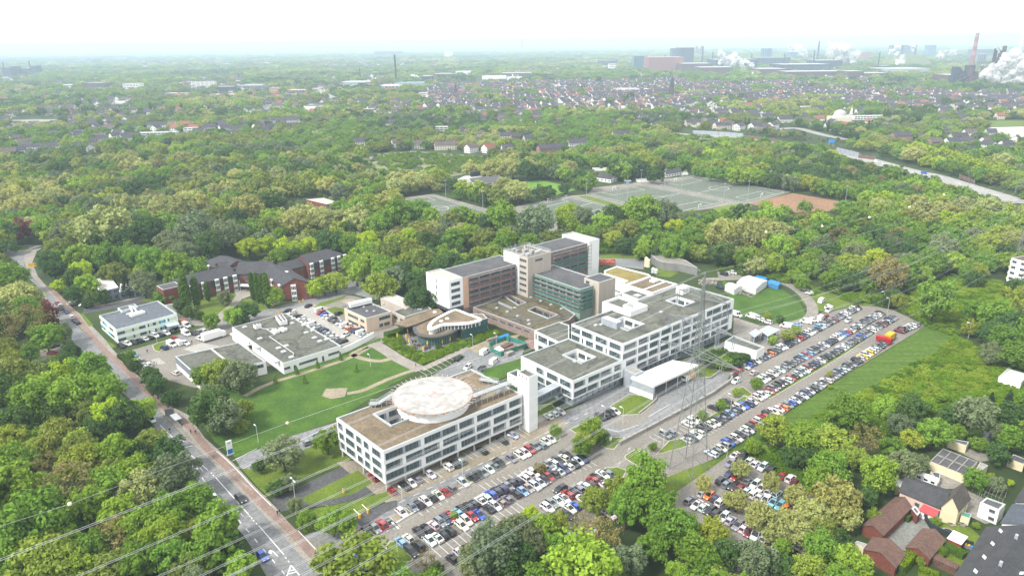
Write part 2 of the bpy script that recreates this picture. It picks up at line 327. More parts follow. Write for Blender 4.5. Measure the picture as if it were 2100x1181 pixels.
sheet('bare_patch',[G(*p) for p in ((668,797),(713,795),(707,813),(680,818),(660,812))],.05,M_sand)
b=MB()
for reg,pts,w in (('o',((712,807),(745,800),(790,780),(830,765),(862,755)),2.2),('q',((430,1250),(680,1120),(1050,1000),(1500,860),(1760,760),(1930,660)),2.2),
     ('4',((150,700),(250,740),(400,765),(500,750),(560,720)),2.6),('4',((140,705),(240,650),(330,620)),2.4)):strip(b,smooth(GP(reg,pts),5),w,.052)
struct('footpath',b,M_sand)
road('footpath','4',((360,590),(480,660),(620,750),(830,850)),5.5,.053,M_pave)
road('footpath','4',((830,850),(980,780),(1240,660),(1300,640)),3.2,.0535,M_pave)
# cafe terrace, planted beds
sheet('terrace',GP('4',((600,500),(760,440),(800,530),(1000,560),(1200,450),(1480,400),(1490,470),(1250,570),(1000,640),(850,690),(700,620))),.055,mat('terrace_slabs',(.21,.205,.20),.9,c2=(.16,.155,.15),scale=.3,fine=2))
sheet('planted_bed',GP('4',((440,560),(600,500),(700,620),(850,700),(1240,575),(1500,460),(1600,490),(1450,560),(1240,640),(840,800),(640,700))),.054,M_tall)
sheet('building_yard',GP('4',((1280,640),(1480,560),(1700,520),(1820,500),(1700,570),(1500,640),(1380,690))),.056,M_sand)
# meadows on the right
M_mown=mat('mown_grass',(.080,.140,.014),.95,c2=(.045,.090,.010),scale=.5,fine=.6,detail=8,stretch=(.07,1,1,-.70))
sheet('mown_strip',[G(*p) for p in ((1895,668),(1960,690),(1930,720),(1700,840),(1640,880),(1560,915),(1500,930),(1468,940),(1600,858),(1640,828),(1880,682))],.024,M_mown)
sheet('tall_meadow',[G(*p) for p in ((1960,690),(2010,720),(2110,760),(2110,830),(1960,840),(1850,850),(1780,860),(1640,882),(1700,842),(1800,790),(1930,722))],.025,M_tall)
sheet('tall_meadow',[G(*p) for p in ((1500,930),(1560,900),(1640,985),(1665,1005),(1600,985),(1545,948))],.0235,M_tall)
sheet('tall_meadow',[G(*p) for p in ((1833,627),(1900,584),(1947,571),(2017,574),(2110,594),(2110,640),(2040,650),(1987,674),(1933,668),(1883,651))],.0245,M_tall)
sheet('rough_grass',[G(*p) for p in ((1480,575),(1545,590),(1600,590),(1640,620),(1655,650),(1600,665),(1540,655),(1505,640))],.0272,M_lawn)
sheet('rough_grass',[G(*p) for p in ((1620,580),(1700,600),(1800,628),(1760,625),(1690,640),(1650,625))],.0238,M_turf)
sheet('gravel_yard',[G(*p) for p in ((1505,650),(1560,668),(1650,660),(1690,640),(1640,680),(1560,730),(1500,740))],.0275,M_gravel)
road('track','5',((1060,320),(1400,310),(1640,310),(1850,380),(2000,500),(2040,610),(1960,690),(1700,740)),5,.0282,M_gravel)
sheet('gravel_yard',GP('5',((1180,230),(1480,240),(1500,290),(1400,320),(1200,320))),.0287,M_gravel)
sheet('forecourt',GP('5',((60,130),(320,120),(560,150),(520,230),(280,200),(60,180))),.0233,M_asph)
sheet('lawn',GP('5',((590,220),(640,210),(840,260),(760,300),(640,290))),.0277,M_turf)
sheet('lawn',GP('5',((20,110),(380,90),(520,100),(480,135),(60,130))),.0237,M_turf)
# raised grass islands with kerbs
ISL=[('a',((590,860),(640,800),(700,800),(895,985),(880,1020),(800,1035),(720,1010),(600,910))),
 ('a',((780,430),(800,425),(885,490),(850,505))),('a',((1445,105),(1480,95),(1545,140),(1510,160))),
 ('b',((1110,110),(1260,40),(1370,100),(1200,165))),('b',((945,190),(1000,185),(1015,220),(960,250))),('b',((1530,200),(1720,190),(1600,330),(1520,320),(1400,260))),
 ('b',((1715,400),(1850,315),(1990,370),(1960,450),(1840,500),(1720,430))),('b',((1490,530),(1640,520),(1740,560),(1700,640),(1590,620))),
 ('e',((100,1030),(280,840),(440,800),(580,900),(420,950))),('e',((560,690),(820,510),(1120,340),(1330,210),(1400,270),(1200,380),(940,520),(640,680))),
 ('e',((1200,120),(1300,85),(1440,190),(1400,230),(1230,190))),('2',((820,1110),(980,1010),(1195,1040),(1180,1100),(1080,1180),(860,1190))),
 ('2',((1480,820),(1580,760),(1740,820),(1660,875),(1530,885))),('2',((205,1110),(330,1090),(370,1140),(210,1200))),('p',((835,690),(900,655),(1060,620),(1030,670),(960,740),(930,770),(860,750))),
 ('p',((420,810),(620,750),(680,850),(560,900),(480,890))),('p',((500,910),(640,880),(720,1000),(700,1080),(620,1010)))]
for reg,pts in ISL:slab('grass_island',GP(reg,pts),.03,M_turf)
md=[(1568,812),(1600,790),(1700,730),(1800,672),(1826,648),(1832,652),(1810,676),(1715,738),(1610,800),(1580,818)]
slab('median',[G(*p) for p in md],.03,M_turf)
sheet('lawn',[G(*p) for p in ((1290,1010),(1400,965),(1440,950),(1500,930),(1385,1010),(1330,1040))],.0247,M_turf)
# bay lines
def bays(reg,p,q,n,L=5.0,dirn=None,w=.12,z=.058):
 a,c=G(*Z(reg,*p)),G(*Z(reg,*q));d=(c-a)/n;u=(dirn if dirn is not None else BD)
 for i in range(n+1):s=a+d*i;strip(mk,[s-u*L/2,s+u*L/2],w,z)
bays('a',(290,745),(700,590),6);bays('a',(940,470),(1350,250),6);bays('a',(1080,860),(2020,380),14,10);bays('b',(240,800),(1280,430),17,10)
bays('a',(640,270),(1160,60),7);bays('b',(0,400),(620,140),11);bays('e',(540,850),(1480,290),22);bays('e',(860,1010),(1960,300),26);bays('f',(220,1080),(1960,180),32)
bays('1',(760,140),(1010,30),6,6);bays('e',(90,820),(700,560),9,5);bays('e',(800,430),(1160,240),5,5)
for k in range(17):
 p=G(*Z('a',740,375))+AD*k*4.6 ;strip(mk,[p,p+AD*2.0],.16,.044)
line('b',(1490,95),(1650,135),.15);line('b',(1650,135),(1860,60),.15);line('e',(0,500),(300,325),.15)
struct('road_markings',mk,M_white)
# ---- sports ground
def pitch(name,c,lines,m,z=.05):
 q=[G(*p) for p in c];sheet(name,q,z,m)
 if not lines:return
 b=MB()
 def at(u,v):return (q[0]*(1-u)+q[1]*u)*(1-v)+(q[3]*(1-u)+q[2]*u)*v
 def ln(pts):strip(b,[at(*p) for p in pts],.35,z+.02)
 for pts in (((.03,.04),(.97,.04)),((.97,.04),(.97,.96)),((.97,.96),(.03,.96)),((.03,.96),(.03,.04)),((.5,.04),(.5,.96))):ln(pts)
 for u0,u1 in ((.03,.18),(.97,.82)):ln(((u0,.22),(u1,.22)));ln(((u1,.22),(u1,.78)));ln(((u1,.78),(u0,.78)))
 ln([(.5+.09*math.cos(a*math.pi/12),.5+.14*math.sin(a*math.pi/12)) for a in range(25)])
 struct('pitch_lines',b,M_white)
def U(x,y):return Z('u',x,y)
def S(x,y):return Z('s',x,y)
sheet('sports_ground',[G(*p) for p in (S(0,330),S(370,285),S(900,430),S(1560,300),S(1700,290),U(60,200),U(810,108),U(1530,232),U(1180,330),U(700,380),U(0,330),S(1500,640),S(1000,500),S(700,500),S(300,480))],.025,M_gravel)
pitch('sports_pitch',(U(820,112),U(1515,235),U(1165,315),U(530,178)),True,M_pitch)
pitch('sports_pitch',(U(430,180),U(1060,305),U(620,405),U(10,245)),True,M_pitch)
pitch('sports_pitch',(S(1560,315),S(1960,405),S(1500,570),S(1130,400)),True,M_pitch)
pitch('sports_pitch',(S(380,305),S(870,445),S(480,560),S(60,340)),True,M_pitch)
pitch('cinder_pitch',(U(1540,240),U(2060,330),U(1650,400),U(1210,318)),False,M_clay)
sheet('stadium_grass',[G(*p) for p in (S(1100,185),S(1290,165),S(1480,205),S(1600,250),S(1400,300),S(1000,310),S(700,260))],.05,M_green)
sheet('rough_grass',[G(*p) for p in (U(940,350),U(1120,318),U(1240,330),U(1200,380),U(1020,400))],.05,M_tall)
sheet('rough_grass',[G(*p) for p in (S(1620,310),S(1700,300),S(2090,410),S(2000,420))],.052,M_turf)
# allotments
sheet('allotment_ground',[G(*p) for p in ((735,318),(850,310),(1000,322),(1010,345),(880,372),(800,356),(770,345))],.03,mat('allotment_soil',(.20,.20,.10),.95,c2=(.12,.15,.06),scale=.08,fine=.5))
road('track','B',((120,925),(220,1000),(330,1060)),3.5,.05,M_pave)
# ---- motorway and far roads
MW=smooth([G(*Z('C',*p)) for p in ((-40,838),(300,845),(600,885),(900,925),(1180,1000),(1400,1060),(1560,1095),(1800,1170),(2100,1260))],4)
b=MB();Ls,Rs=strip_pts(MW,21)
for i in range(len(MW)-1):b.face([(*Rs[i],1.0),(*Rs[i+1],1.0),(*Ls[i+1],1.0),(*Ls[i],1.0)]);b.face([(*Ls[i],1.0),(*Ls[i+1],1.0),(*Ls[i+1],0),(*Ls[i],0)]);b.face([(*Rs[i+1],1.0),(*Rs[i],1.0),(*Rs[i],0),(*Rs[i+1],0)])
struct('motorway',b,M_moto)
b=MB()
for off in (-9.8,-6.6,-3.4,-1.0,1.0,3.4,6.6,9.8):
 pts=strip_pts(MW,2*off)[0];strip(b,pts,.25,1.02)
struct('road_markings',b,M_white)
road('road','C',((0,930),(300,965),(640,1010),(800,1040)),9,.05,M_moto)
road('road','C',((560,800),(700,790),(860,830),(1020,860)),14,.05,M_moto)
road('road','A',((1945,545),(2000,580),(2060,610),(2110,630)),22,.05,M_moto)
sheet('bare_field',GP('C',((1850,785),(2110,780),(2110,860),(1950,835))),.05,mat('bare_field',(.45,.42,.37),.95,c2=(.37,.35,.31),scale=.03))
sheet('rough_grass',GP('C',((1800,745),(2110,742),(2110,778),(1840,780))),.045,M_turf)
sheet('rough_grass',GP('C',((1300,775),(1500,750),(1480,790),(1320,800))),.045,M_turf)
sheet('bare_field',GP('A',((50,740),(340,735),(360,755),(100,765))),.05,M_moto)
# gardens lower right
sheet('yard',GP('t',((270,890),(480,690),(600,690),(670,810),(560,900),(460,980))),.03,mat('cobbles',(.20,.205,.19),.95,c2=(.15,.155,.14),scale=.2,fine=1.5))
sheet('yard',GP('t',((560,400),(700,330),(900,390),(920,470),(780,480))),.031,M_gravel)
sheet('yard',GP('t',((780,130),(1100,180),(1150,250),(1050,260))),.032,M_gravel)
sheet('lawn',GP('t',((690,780),(720,680),(840,750),(980,790),(1060,860),(1010,930),(880,870))),.033,M_turf)
sheet('lawn',GP('t',((780,960),(960,1010),(900,1110),(790,1060))),.034,M_turf)
sheet('yard',GP('t',((930,480),(1100,560),(1060,680),(1200,740),(1100,760),(960,690),(950,600))),.035,M_gravel)
sheet('lawn',GP('t',((560,1130),(760,1190),(560,1190))),.036,M_turf)
sheet('lawn',[G(*p) for p in ((1945,560),(1985,565),(2060,575),(2000,590))],.033,M_turf)
# ================================================================ BUILDINGS
M_plaster=mat('white_facade',(.80,.80,.79),.75,c2=(.77,.77,.76),scale=.08,detail=3)
M_glass=mat('window_glass',(.030,.052,.062),.12,c2=(.075,.11,.12),scale=.6,spec=.6,objvar=(.085,.115,.125))
M_frame=mat('window_frame',(.20,.22,.24),.5,var=.1)
M_dframe=mat('grey_frame',(.16,.18,.20),.5,var=.1)
M_gpanel=mat('grey_panel',(.33,.36,.40),.6,var=.15,scale=.5)
M_base=mat('grey_base_wall',(.20,.23,.26),.7,c2=(.15,.17,.20),scale=.3)
M_sedum=mat('brown_roof_planting',(.200,.155,.105),.95,c2=(.125,.098,.064),scale=.12,fine=1.2,detail=9)
M_roof=mat('grey_green_roof',(.128,.130,.106),.95,c2=(.085,.090,.076),scale=.09,fine=.7,detail=9,stain=.45)
M_bitumen=mat('bitumen_roof',(.095,.095,.10),.95,c2=(.068,.068,.073),scale=.1,fine=.8)
M_coping=mat('metal_coping',(.42,.45,.46),.5,var=.12,scale=.6)
M_beige=mat('beige_cladding',(.48,.42,.36),.8,c2=(.40,.35,.30),scale=.6,stretch=(3,3,.2))
M_pink=mat('pinkish_cladding',(.56,.44,.35),.85,c2=(.46,.36,.29),scale=.8,stretch=(2.5,2.5,.25))
M_brown=mat('weathered_wall',(.30,.22,.19),.9,c2=(.22,.17,.15),scale=.5,fine=1.5)
M_brick=mat('red_brick',(.20,.066,.048),.9,c2=(.15,.05,.038),scale=1.2,fine=3)
M_slate=mat('slate_roof',(.060,.060,.066),.8,c2=(.042,.042,.048),scale=.5,fine=2)
M_tile=mat('brown_tile_roof',(.150,.085,.066),.9,c2=(.095,.060,.048),scale=.5,fine=2.5)
M_metal=mat('galvanised_steel',(.45,.47,.48),.45,metal=.5,var=.15)
M_steel=mat('light_steel',(.55,.57,.58),.5,var=.15)
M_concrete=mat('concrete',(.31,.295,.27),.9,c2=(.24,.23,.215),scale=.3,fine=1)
M_cream=mat('cream_wall',(.70,.62,.42),.85,c2=(.62,.55,.38),scale=.4)
M_mint=mat('pale_mint_wall',(.74,.82,.76),.75,c2=(.69,.77,.71),scale=.5)
M_olive=mat('pale_green_panel',(.55,.60,.42),.75,var=.08,scale=.6)
M_cyan=mat('bright_blue_panel',(.03,.42,.68),.5,var=.1)
M_netg=mat('green_netting',(.055,.20,.15),.9,c2=(.09,.25,.19),scale=.8,stretch=(1,1,.3))
M_redp=mat('salmon_panel',(.46,.24,.19),.85,c2=(.36,.19,.15),scale=.5)
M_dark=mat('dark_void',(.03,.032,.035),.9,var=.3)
M_yell=mat('yellow_canvas',(.80,.47,.02),.8,var=.15,scale=2)
def solve_u(p,d,L,z,px):
 lo,hi=-60.0,L+60.0;f=lambda u:PX(p.x+d.x*u,p.y+d.y*u,z)[0]-px;flo=f(lo)
 for _ in range(50):
  m=(lo+hi)/2;fm=f(m)
  if (fm>0) == (flo>0):lo,flo=m,fm
  else:hi=m
 return (lo+hi)/2
def rows_px(p,q,reg,rows):
 """window spans given by where they stand in the survey picture along the wall p-q; rows = [(z0,z1,[(x0,x1)..])]"""
 d=(q-p);L=d.length;d=d/L;out=[]
 for z0,z1,xs in rows:
  for x0,x1 in xs:
   a,b=sorted((solve_u(p,d,L,(z0+z1)/2,Z(reg,x0,0)[0]),solve_u(p,d,L,(z0+z1)/2,Z(reg,x1,0)[0])))
   a,b=max(.15,a),min(L-.15,b)
   if b-a>2.2:a,b=max(.15,a-.12),min(L-.15,b+.12)
   if b-a>.3:out.append((a,b,z0,z1))
 return out
def rows_even(L,zs,w,gap,start=.8,end=.8,skip=0):
 n=max(1,int((L-start-end+gap)/(w+gap)));step=(L-start-end+gap)/n;ww=step-gap
 return [(start+i*step,start+i*step+ww,z0,z1) for z0,z1 in zs for i in range(n) if not (skip and random.random()<skip)]
def cells(mb,p,q,z0,z1,wins,mi=0,rev=.16):
 d=(q-p);L=d.length;d=d/L;nrm=Vector((d.y,-d.x))
 us=sorted({0.0,L,*[w[0] for w in wins],*[w[1] for w in wins]});P=lambda u,z,o=0.0:(p.x+d.x*u-nrm.x*o,p.y+d.y*u-nrm.y*o,z)
 for i in range(len(us)-1):
  a,b=us[i],us[i+1]
  if b-a<1e-4:continue
  m=(a+b)/2;zz=sorted([(w[2],w[3]) for w in wins if w[0] <= m <= w[1]]);cur=z0
  for w0,w1 in zz:
   if w0>cur+1e-4:mb.face([P(a,cur),P(b,cur),P(b,w0),P(a,w0)],mi)
   cur=max(cur,w1)
  if cur<z1-1e-4:mb.face([P(a,cur),P(b,cur),P(b,z1),P(a,z1)],mi)
 for a,b,w0,w1 in wins:
  for c in ([P(a,w0),P(b,w0),P(b,w0,rev),P(a,w0,rev)],[P(b,w1),P(a,w1),P(a,w1,rev),P(b,w1,rev)],[P(a,w1),P(a,w0),P(a,w0,rev),P(a,w1,rev)],[P(b,w0),P(b,w1),P(b,w1,rev),P(b,w0,rev)]):mb.face(c,mi)
def window(root,p,q,w,mull=1.25,frame=None,glass=None,rev=.16,name='window',fw=.07,mb=None,panel=0.0,sill=True):
 d=(q-p).normalized();nrm=Vector((d.y,-d.x));a,b,z0,z1=w;own=mb is None;mb=mb or MB()
 P=lambda u,z,o:(p.x+d.x*u-nrm.x*o,p.y+d.y*u-nrm.y*o,z)
 mb.face([P(a,z0,rev),P(b,z0,rev),P(b,z1,rev),P(a,z1,rev)],0)
 n=max(1,int(round((b-a)/mull)))
 ang=math.atan2(d.y,d.x)
 for i in range(n+1):
  u=a+fw/2+(b-a-fw)*i/n;mb.box(P(u,(z0+z1)/2,rev-.04),(fw,.08,z1-z0),ang,1)
 for z in (z0+fw/2,z1-fw/2):mb.box(P((a+b)/2,z,rev-.045),(b-a,.07,fw),ang,1)
 if panel:mb.box(P(b-panel/2,(z0+z1)/2,rev-.07),(panel,.1,z1-z0-.01),ang,2)
 if sill:mb.box(P((a+b)/2,z0-.03,-.02),(b-a,.16,.05),ang,1)
 if own:return mb.build(name,[glass or M_glass,frame or M_frame,M_gpanel],root)
 return mb
def block(root,pts,z0,z1,wall,roofm,wins={},holes=(),par=.6,coping=None,cw=.45,mull=1.25,frame=None,glass=None,win_cap=400,partname='wall',roofname='roof',panel=0.0,floor_z=None,holewins=True,holemat=None):
 """one storeyed body: walls with real window openings, parapet with metal coping, roof sheet, light wells"""
 pts=ccw(pts);n=len(pts);w=MB();cop=MB();rf=MB();ws=[]
 for i in range(n):
  p,q=pts[i],pts[(i+1)%n];wl=wins.get(i,[]);cells(w,p,q,z0,z1,wl);ws += [(p,q,x) for x in wl]
 ins=inset(pts,cw)
 for i in range(n):
  j=(i+1)%n;cop.face([(*pts[i],z1),(*pts[j],z1),(*ins[j],z1),(*ins[i],z1)]);cop.face([(*ins[i],z1),(*ins[j],z1),(*ins[j],z1-par),(*ins[i],z1-par)])
 hh=[]
 for h in holes:
  h=ccw(h);hi=inset(h,-.4);hh.append(hi);m=len(h);fz=floor_z if floor_z is not None else z1-6.5
  hz=z1+.1
  for i in range(m):
   j=(i+1)%m;p,q=h[j],h[i];L=(q-p).length;wl=rows_even(L,[(z1-3.0,z1-1.1),(z1-6.2,z1-4.4)],2.6,.9,.7,.7) if holewins and L>3 else []
   wl=[x for x in wl if x[2]>fz+.1];cells(w,p,q,fz,hz,wl);ws += [(p,q,x) for x in wl]
   cop.face([(*h[i],hz),(*hi[i],hz),(*hi[j],hz),(*h[j],hz)][::-1]);cop.face([(*hi[j],z1-par),(*hi[i],z1-par),(*hi[i],hz),(*hi[j],hz)])
  rf.poly(h,fz+.02)
 rf.poly(ins,z1-par,hh)
 w.build(partname,wall,root);cop.build('coping',coping or M_coping,root);rf.build(roofname,roofm,root)
 ws.sort(key=lambda x:-(x[2][1]-x[2][0])*(x[2][3]-x[2][2]));extra=MB()
 for k,(p,q,x) in enumerate(ws):
  if k<win_cap:window(root,p,q,x,mull,frame,glass,panel=panel if x[1]-x[0]>2.5 else 0)
  else:window(root,p,q,x,mull,mb=extra)
 if extra.f:tag(extra.build('window',[glass or M_glass,frame or M_frame,M_gpanel],root),kind='stuff')
 return pts
def cen(pts):return Vector((sum(p[0] for p in pts)/len(pts),sum(p[1] for p in pts)/len(pts),0))
def edge_of(pts,a,b):
 """index of the edge of ccw polygon whose ends are nearest to a,b; returns i"""
 pts=ccw(pts);best=min(range(len(pts)),key=lambda i:min((pts[i]-a).length+(pts[(i+1)%len(pts)]-b).length,(pts[i]-b).length+(pts[(i+1)%len(pts)]-a).length));return best
def auto_wins(pts,zs,w,gap,edges=None,start=.9,skip=0):
 pts=ccw(pts);out={}
 for i in range(len(pts)):
  if edges is None or i in edges:out[i]=rows_even((pts[(i+1)%len(pts)]-pts[i]).length,zs,w,gap,start,start,skip)
 return out
def skylight(root,x,y,z,s=1.4,rz=AA,name='skylight'):
 b=MB();b.box((x,y,z+.2),(s,s,.4),rz,0);b.box((x,y,z+.47),(s*.8,s*.8,.16),rz,1);return b.build(name,[M_gpanel,mat('skylight_plastic',(.46,.44,.41),.4,var=.1)],root)
# ------------------------------------------------------------- 1 helipad building
zt=13.4
c0,c1,c2=G(*Z('1',430,795),zt),G(*Z('1',1590,315),zt),G(*Z('1',40,515),zt)
foot=[c0,c1,c1+(c2-c0),c2]
HB=thing('clinic_building','white three storey wing on stilts carrying the round rooftop helicopter deck','building',(*cen(foot).xy,0))
fr=ccw(foot);wins={}
i=edge_of(fr,c0,c1);P0,Q0=fr[i],fr[(i+1)%4]
wins[i]=rows_px(P0,Q0,'1',[(10.1,12.3,[(453,612),(614,742),(778,925),(927,1050),(1070,1187),(1218,1348),(1350,1458),(1487,1588)]),
 (6.75,8.95,[(458,590),(625,772),(775,900),(935,1073),(1075,1195),(1215,1325),(1357,1483),(1485,1588)]),(3.55,5.75,[(460,620),(622,748),(790,928),(930,1045),(1087,1215),(1217,1330),(1352,1455),(1490,1588)])])
i2=edge_of(fr,c0,c2)
wins[i2]=rows_px(fr[i2],fr[(i2+1)%4],'1',[(10.1,12.3,[(55,95),(118,190),(205,252),(268,312),(338,413)]),(6.75,8.95,[(65,108),(120,197),(210,255),(280,325),(340,420)]),(3.55,5.75,[(80,115),(125,203),(220,268),(280,328),(348,430)])])
for k in range(4):
 if k not in wins:wins[k]=rows_even((fr[(k+1)%4]-fr[k]).length,[(10.2,12.2),(6.9,8.8),(3.7,5.6)],4.5,1.4)
hole=para(G(*Z('1',370,490),13),G(*Z('1',500,585),13),G(*Z('1',700,505),13));e0,e1=(c1-c0).normalized(),(c2-c0).normalized()
def frame_rect(o,u0,u1,v0,v1,a=None,b=None):a=a or e0;b=b or e1;return [o+a*u0+b*v0,o+a*u1+b*v0,o+a*u1+b*v1,o+a*u0+b*v1]
def uv(o,p):d=p-o;dt=e0.x*e1.y-e0.y*e1.x;return ((d.x*e1.y-d.y*e1.x)/dt,(e0.x*d.y-e0.y*d.x)/dt)
hu=[uv(c0,p) for p in hole];hole=frame_rect(c0,min(h[0] for h in hu),max(h[0] for h in hu),min(h[1] for h in hu),max(h[1] for h in hu))
nook=[uv(c0,G(*Z('1',x,y),13)) for x,y in ((1150,390),(1300,335))]
block(HB,foot,2.7,zt,M_plaster,M_sedum,wins,[hole],par=.5,mull=1.3,panel=.8,floor_z=3)
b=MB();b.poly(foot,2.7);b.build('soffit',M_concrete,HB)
LL,WW=(c1-c0).length,(c2-c0).length
for k in range(9):
 for v in (.6,WW*.5,WW-.6):
  b=MB();q=c0+e0*(.6+k*(LL-1.2)/8)+e1*v;b.cyl((q.x,q.y,0),.28,2.7,n=10);b.build('column',M_steel,HB)
core=frame_rect(c0,12,LL-8,WW*.45,WW-2);block(HB,core,0,2.69,M_base,M_base,auto_wins(core,[(.6,2.2)],2.5,2.5),par=.05,partname='ground_floor',roofname='slab',mull=1.2)
# helicopter deck on its drum
dc=G(*Z('1',845,320),16.6);R_=(G(*Z('1',1172,300),16.6)-G(*Z('1',503,318),16.6)).length/2
HP=thing('helicopter_deck','round white rooftop helicopter deck with faded cross, letter H and orange rim','helipad',(dc.x,dc.y,12.9))
b=MB();b.cyl((dc.x,dc.y,12.9),R_*.90,3.0,n=64);b.build('drum',M_plaster,HP)
b=MB();b.cyl((dc.x,dc.y,15.9),R_*.9,.32,R_*.985,n=72);b.build('soffit',M_gpanel,HP)
b=MB();b.cyl((dc.x,dc.y,16.22),R_,.4,n=96)
M_deck=mat('weathered_white_deck',(.41,.40,.385),.85,c2=(.335,.325,.31),scale=.10,fine=.45,detail=10,stain=.15);b.build('deck',M_deck,HP)
b=MB()
for k in range(96):
 a0,a1=2*math.pi*k/96,2*math.pi*(k+1)/96;o=[(dc.x+r*math.cos(a),dc.y+r*math.sin(a)) for a,r in ((a0,R_-.45),(a0,R_-.1),(a1,R_-.1),(a1,R_-.45))]
 b.face([(*o[0],16.63),(*o[1],16.63),(*o[2],16.63),(*o[3],16.63)],0)
b.build('rim_line',mat('faded_orange_paint',(.36,.27,.22),.8,c2=(.37,.34,.32),scale=.3),HP)
b=MB()
for s in (1,-1):
 for t in (1,-1):
  q=dc+(AD*s*5.4+BD*t*0)*(1 if t == 1 else 0)+(BD*s*5.4)*(1 if t ==-1 else 0);b.box((q.x,q.y,16.632),(4.2,4.2,.012),AA)
b.build('cross',mat('deck_paint',(.44,.425,.41),.8,c2=(.29,.265,.25),scale=.2),HP)
b=MB()
for ox,oy,sx,sy in ((-1.2,0,.4,3.0),(1.2,0,.4,3.0),(0,0,2.0,.4)):q=dc+AD*ox+BD*oy;b.box((q.x,q.y,16.64),(sx,sy,.012),AA)
b.build('letter',mat('red_paint',(.38,.16,.14),.8,c2=(.40,.30,.28),scale=.8),HP)
for k in range(48):
 a=2*math.pi*k/48;b=MB();ca,sa=math.cos(a),math.sin(a)
 b.beam((dc.x+ca*(R_-.2),dc.y+sa*(R_-.2),16.3),(dc.x+ca*(R_+1.5),dc.y+sa*(R_+1.5),16.75),.09,0)
 if k%2:b.box((dc.x+ca*(R_+.15),dc.y+sa*(R_+.15),16.35),(.25,1.1,.4),a,1)
 b.build('safety_bracket',[M_steel,mat('orange_paint',(.48,.22,.12),.7)],HP)
# access gantries on the roof
def gantry(name,label,p,q,zz0,zz1,w=1.8,legs=5,stairs=False):
 r=thing(name,label,'gantry',(p.x,p.y,0));d=(q-p).normalized();n_=Vector((-d.y,d.x));b=MB()
 b.beam((*p,zz0),(*q,zz1),w,0,.25);b.build('walkway',M_metal,r)
 for s in (1,-1):
  b=MB()
  for h in (.5,1.0):b.beam((*(p+n_*s*w/2),zz0+h),(*(q+n_*s*w/2),zz1+h),.06)
  for k in range(9):t=k/8;o=p+(q-p)*t+n_*s*w/2;z_=zz0+(zz1-zz0)*t;b.beam((*o,z_),(*o,z_+1.0),.06)
  b.build('railing',M_steel,r)
 for k in range(legs):
  t=(k+.5)/legs;z_=zz0+(zz1-zz0)*t
  for s in (1,-1):
   o=p+(q-p)*t+n_*s*w/2.2;b=MB();b.beam((*o,12.9),(*o,z_),.12);b.build('leg',M_steel,r)
 return r
gantry('access_bridge','long grey steel bridge from the helicopter deck to the white lift tower',G(*Z('1',1165,335),16.4),G(*Z('1',1490,215),16.4),16.3,16.3,2.2,7)
gantry('access_stair','grey steel stair dropping from the deck at the left roof edge',G(*Z('1',520,310),16.3),G(*Z('1',385,390),14.2),16.2,13.9,1.8,3)
gantry('access_landing','small grey steel landing below the stair at the roof edge',G(*Z('1',385,395),14),G(*Z('1',318,395),14),13.9,13.9,2.0,2)
gantry('roof_walkway','steel walkway over the brown roof beyond the helicopter deck',G(*Z('1',1240,190),14),G(*Z('1',1390,215),14),13.8,13.8,1.6,3)
gantry('roof_stair','short steel stair under the deck bridge beside the lift tower',G(*Z('1',1465,260),15.5),G(*Z('1',1380,310),13.4),16.0,13.2,1.4,2)
# white lift tower
tz=20.0
ta,tb=G(*Z('1',1650,640),0),G(*Z('1',1710,612),0)
LT=thing('lift_tower','tall white windowless lift tower with red crosses beside the helicopter deck','tower',(ta.x,ta.y,0))
tw=frame_rect(ta,0,(tb-ta).length+.6,0,5.6,AD,BD);block(LT,tw,0,tz,M_plaster,M_roof,{},par=.5)
hd=frame_rect(ta,-.02,4.2,5.62,9.4,AD,BD);block(LT,frame_rect(ta,-.6,3.6,5.62,10.0,AD,BD),14.5,18.2,M_plaster,M_roof,{},par=.8,partname='bridge_head')
b=MB();b.poly(frame_rect(ta,-.6,3.6,5.62,10.0,AD,BD),14.5);b.build('soffit',M_plaster,LT)
for u_,v_,z_ in ((-.62,6.6,17.3),(-.62,9.0,17.3),(-.02,1.2,19.2),(-.02,3.0,19.2),(-.02,4.6,19.2)):
 b=MB();o=ta+AD*(u_-.04)+BD*v_;b.box((*o,z_),(.05,.65,.22),AA);b.box((*(o-AD*.01),z_),(.05,.22,.65),AA);b.build('red_cross',mat('sign_red',(.70,.03,.04),.6),LT)
# ------------------------------------------------------------- 2 main white clinic
zu,zl=17.0,10.6
u0,u1,u2=G(*Z('2',925,592),zu),G(*Z('2',1850,213),zu),G(*Z('2',475,432),zu)
l0,l2=G(*Z('2',508,900),zl),G(*Z('2',65,697),zl)
MC=thing('main_clinic_building','large white stepped clinic block with long window bands and grey green roofs','building',(u0.x,u0.y,0))
e0,e1=AD,BD
U0=u0;uL=(u1-u0).length;uW=(u2-u0).length
up=[U0,U0+AD*uL,U0+AD*uL+BD*uW,U0+BD*uW]
bk=G(*Z('2',1410,97),zu);ub=uv(U0,bk);n1,n2=uv(U0,G(*Z('2',880,287),zu)),uv(U0,G(*Z('2',1130,262),zu))
up=[U0,U0+AD*uL,U0+AD*uL+BD*ub[1],U0+AD*n2[0]+BD*ub[1],U0+AD*n2[0]+BD*(uW),U0+BD*uW]
lu=uv(U0,l0);lv=uv(U0,l2); 
lo=[U0+AD*lu[0],U0+AD*-.03,U0+AD*-.03+BD*lv[1],U0+AD*lu[0]+BD*lv[1]]
f_u=ccw(up);wu={}
zr=[(13.85,16.0),(10.6,12.7),(7.25,9.4),(3.95,6.05)]
ie=edge_of(f_u,up[0],up[1])
xsA=[(940,1042),(1060,1143),(1155,1238),(1250,1335),(1345,1410),(1428,1500),(1515,1585),(1630,1675),(1680,1748),(1760,1825)]
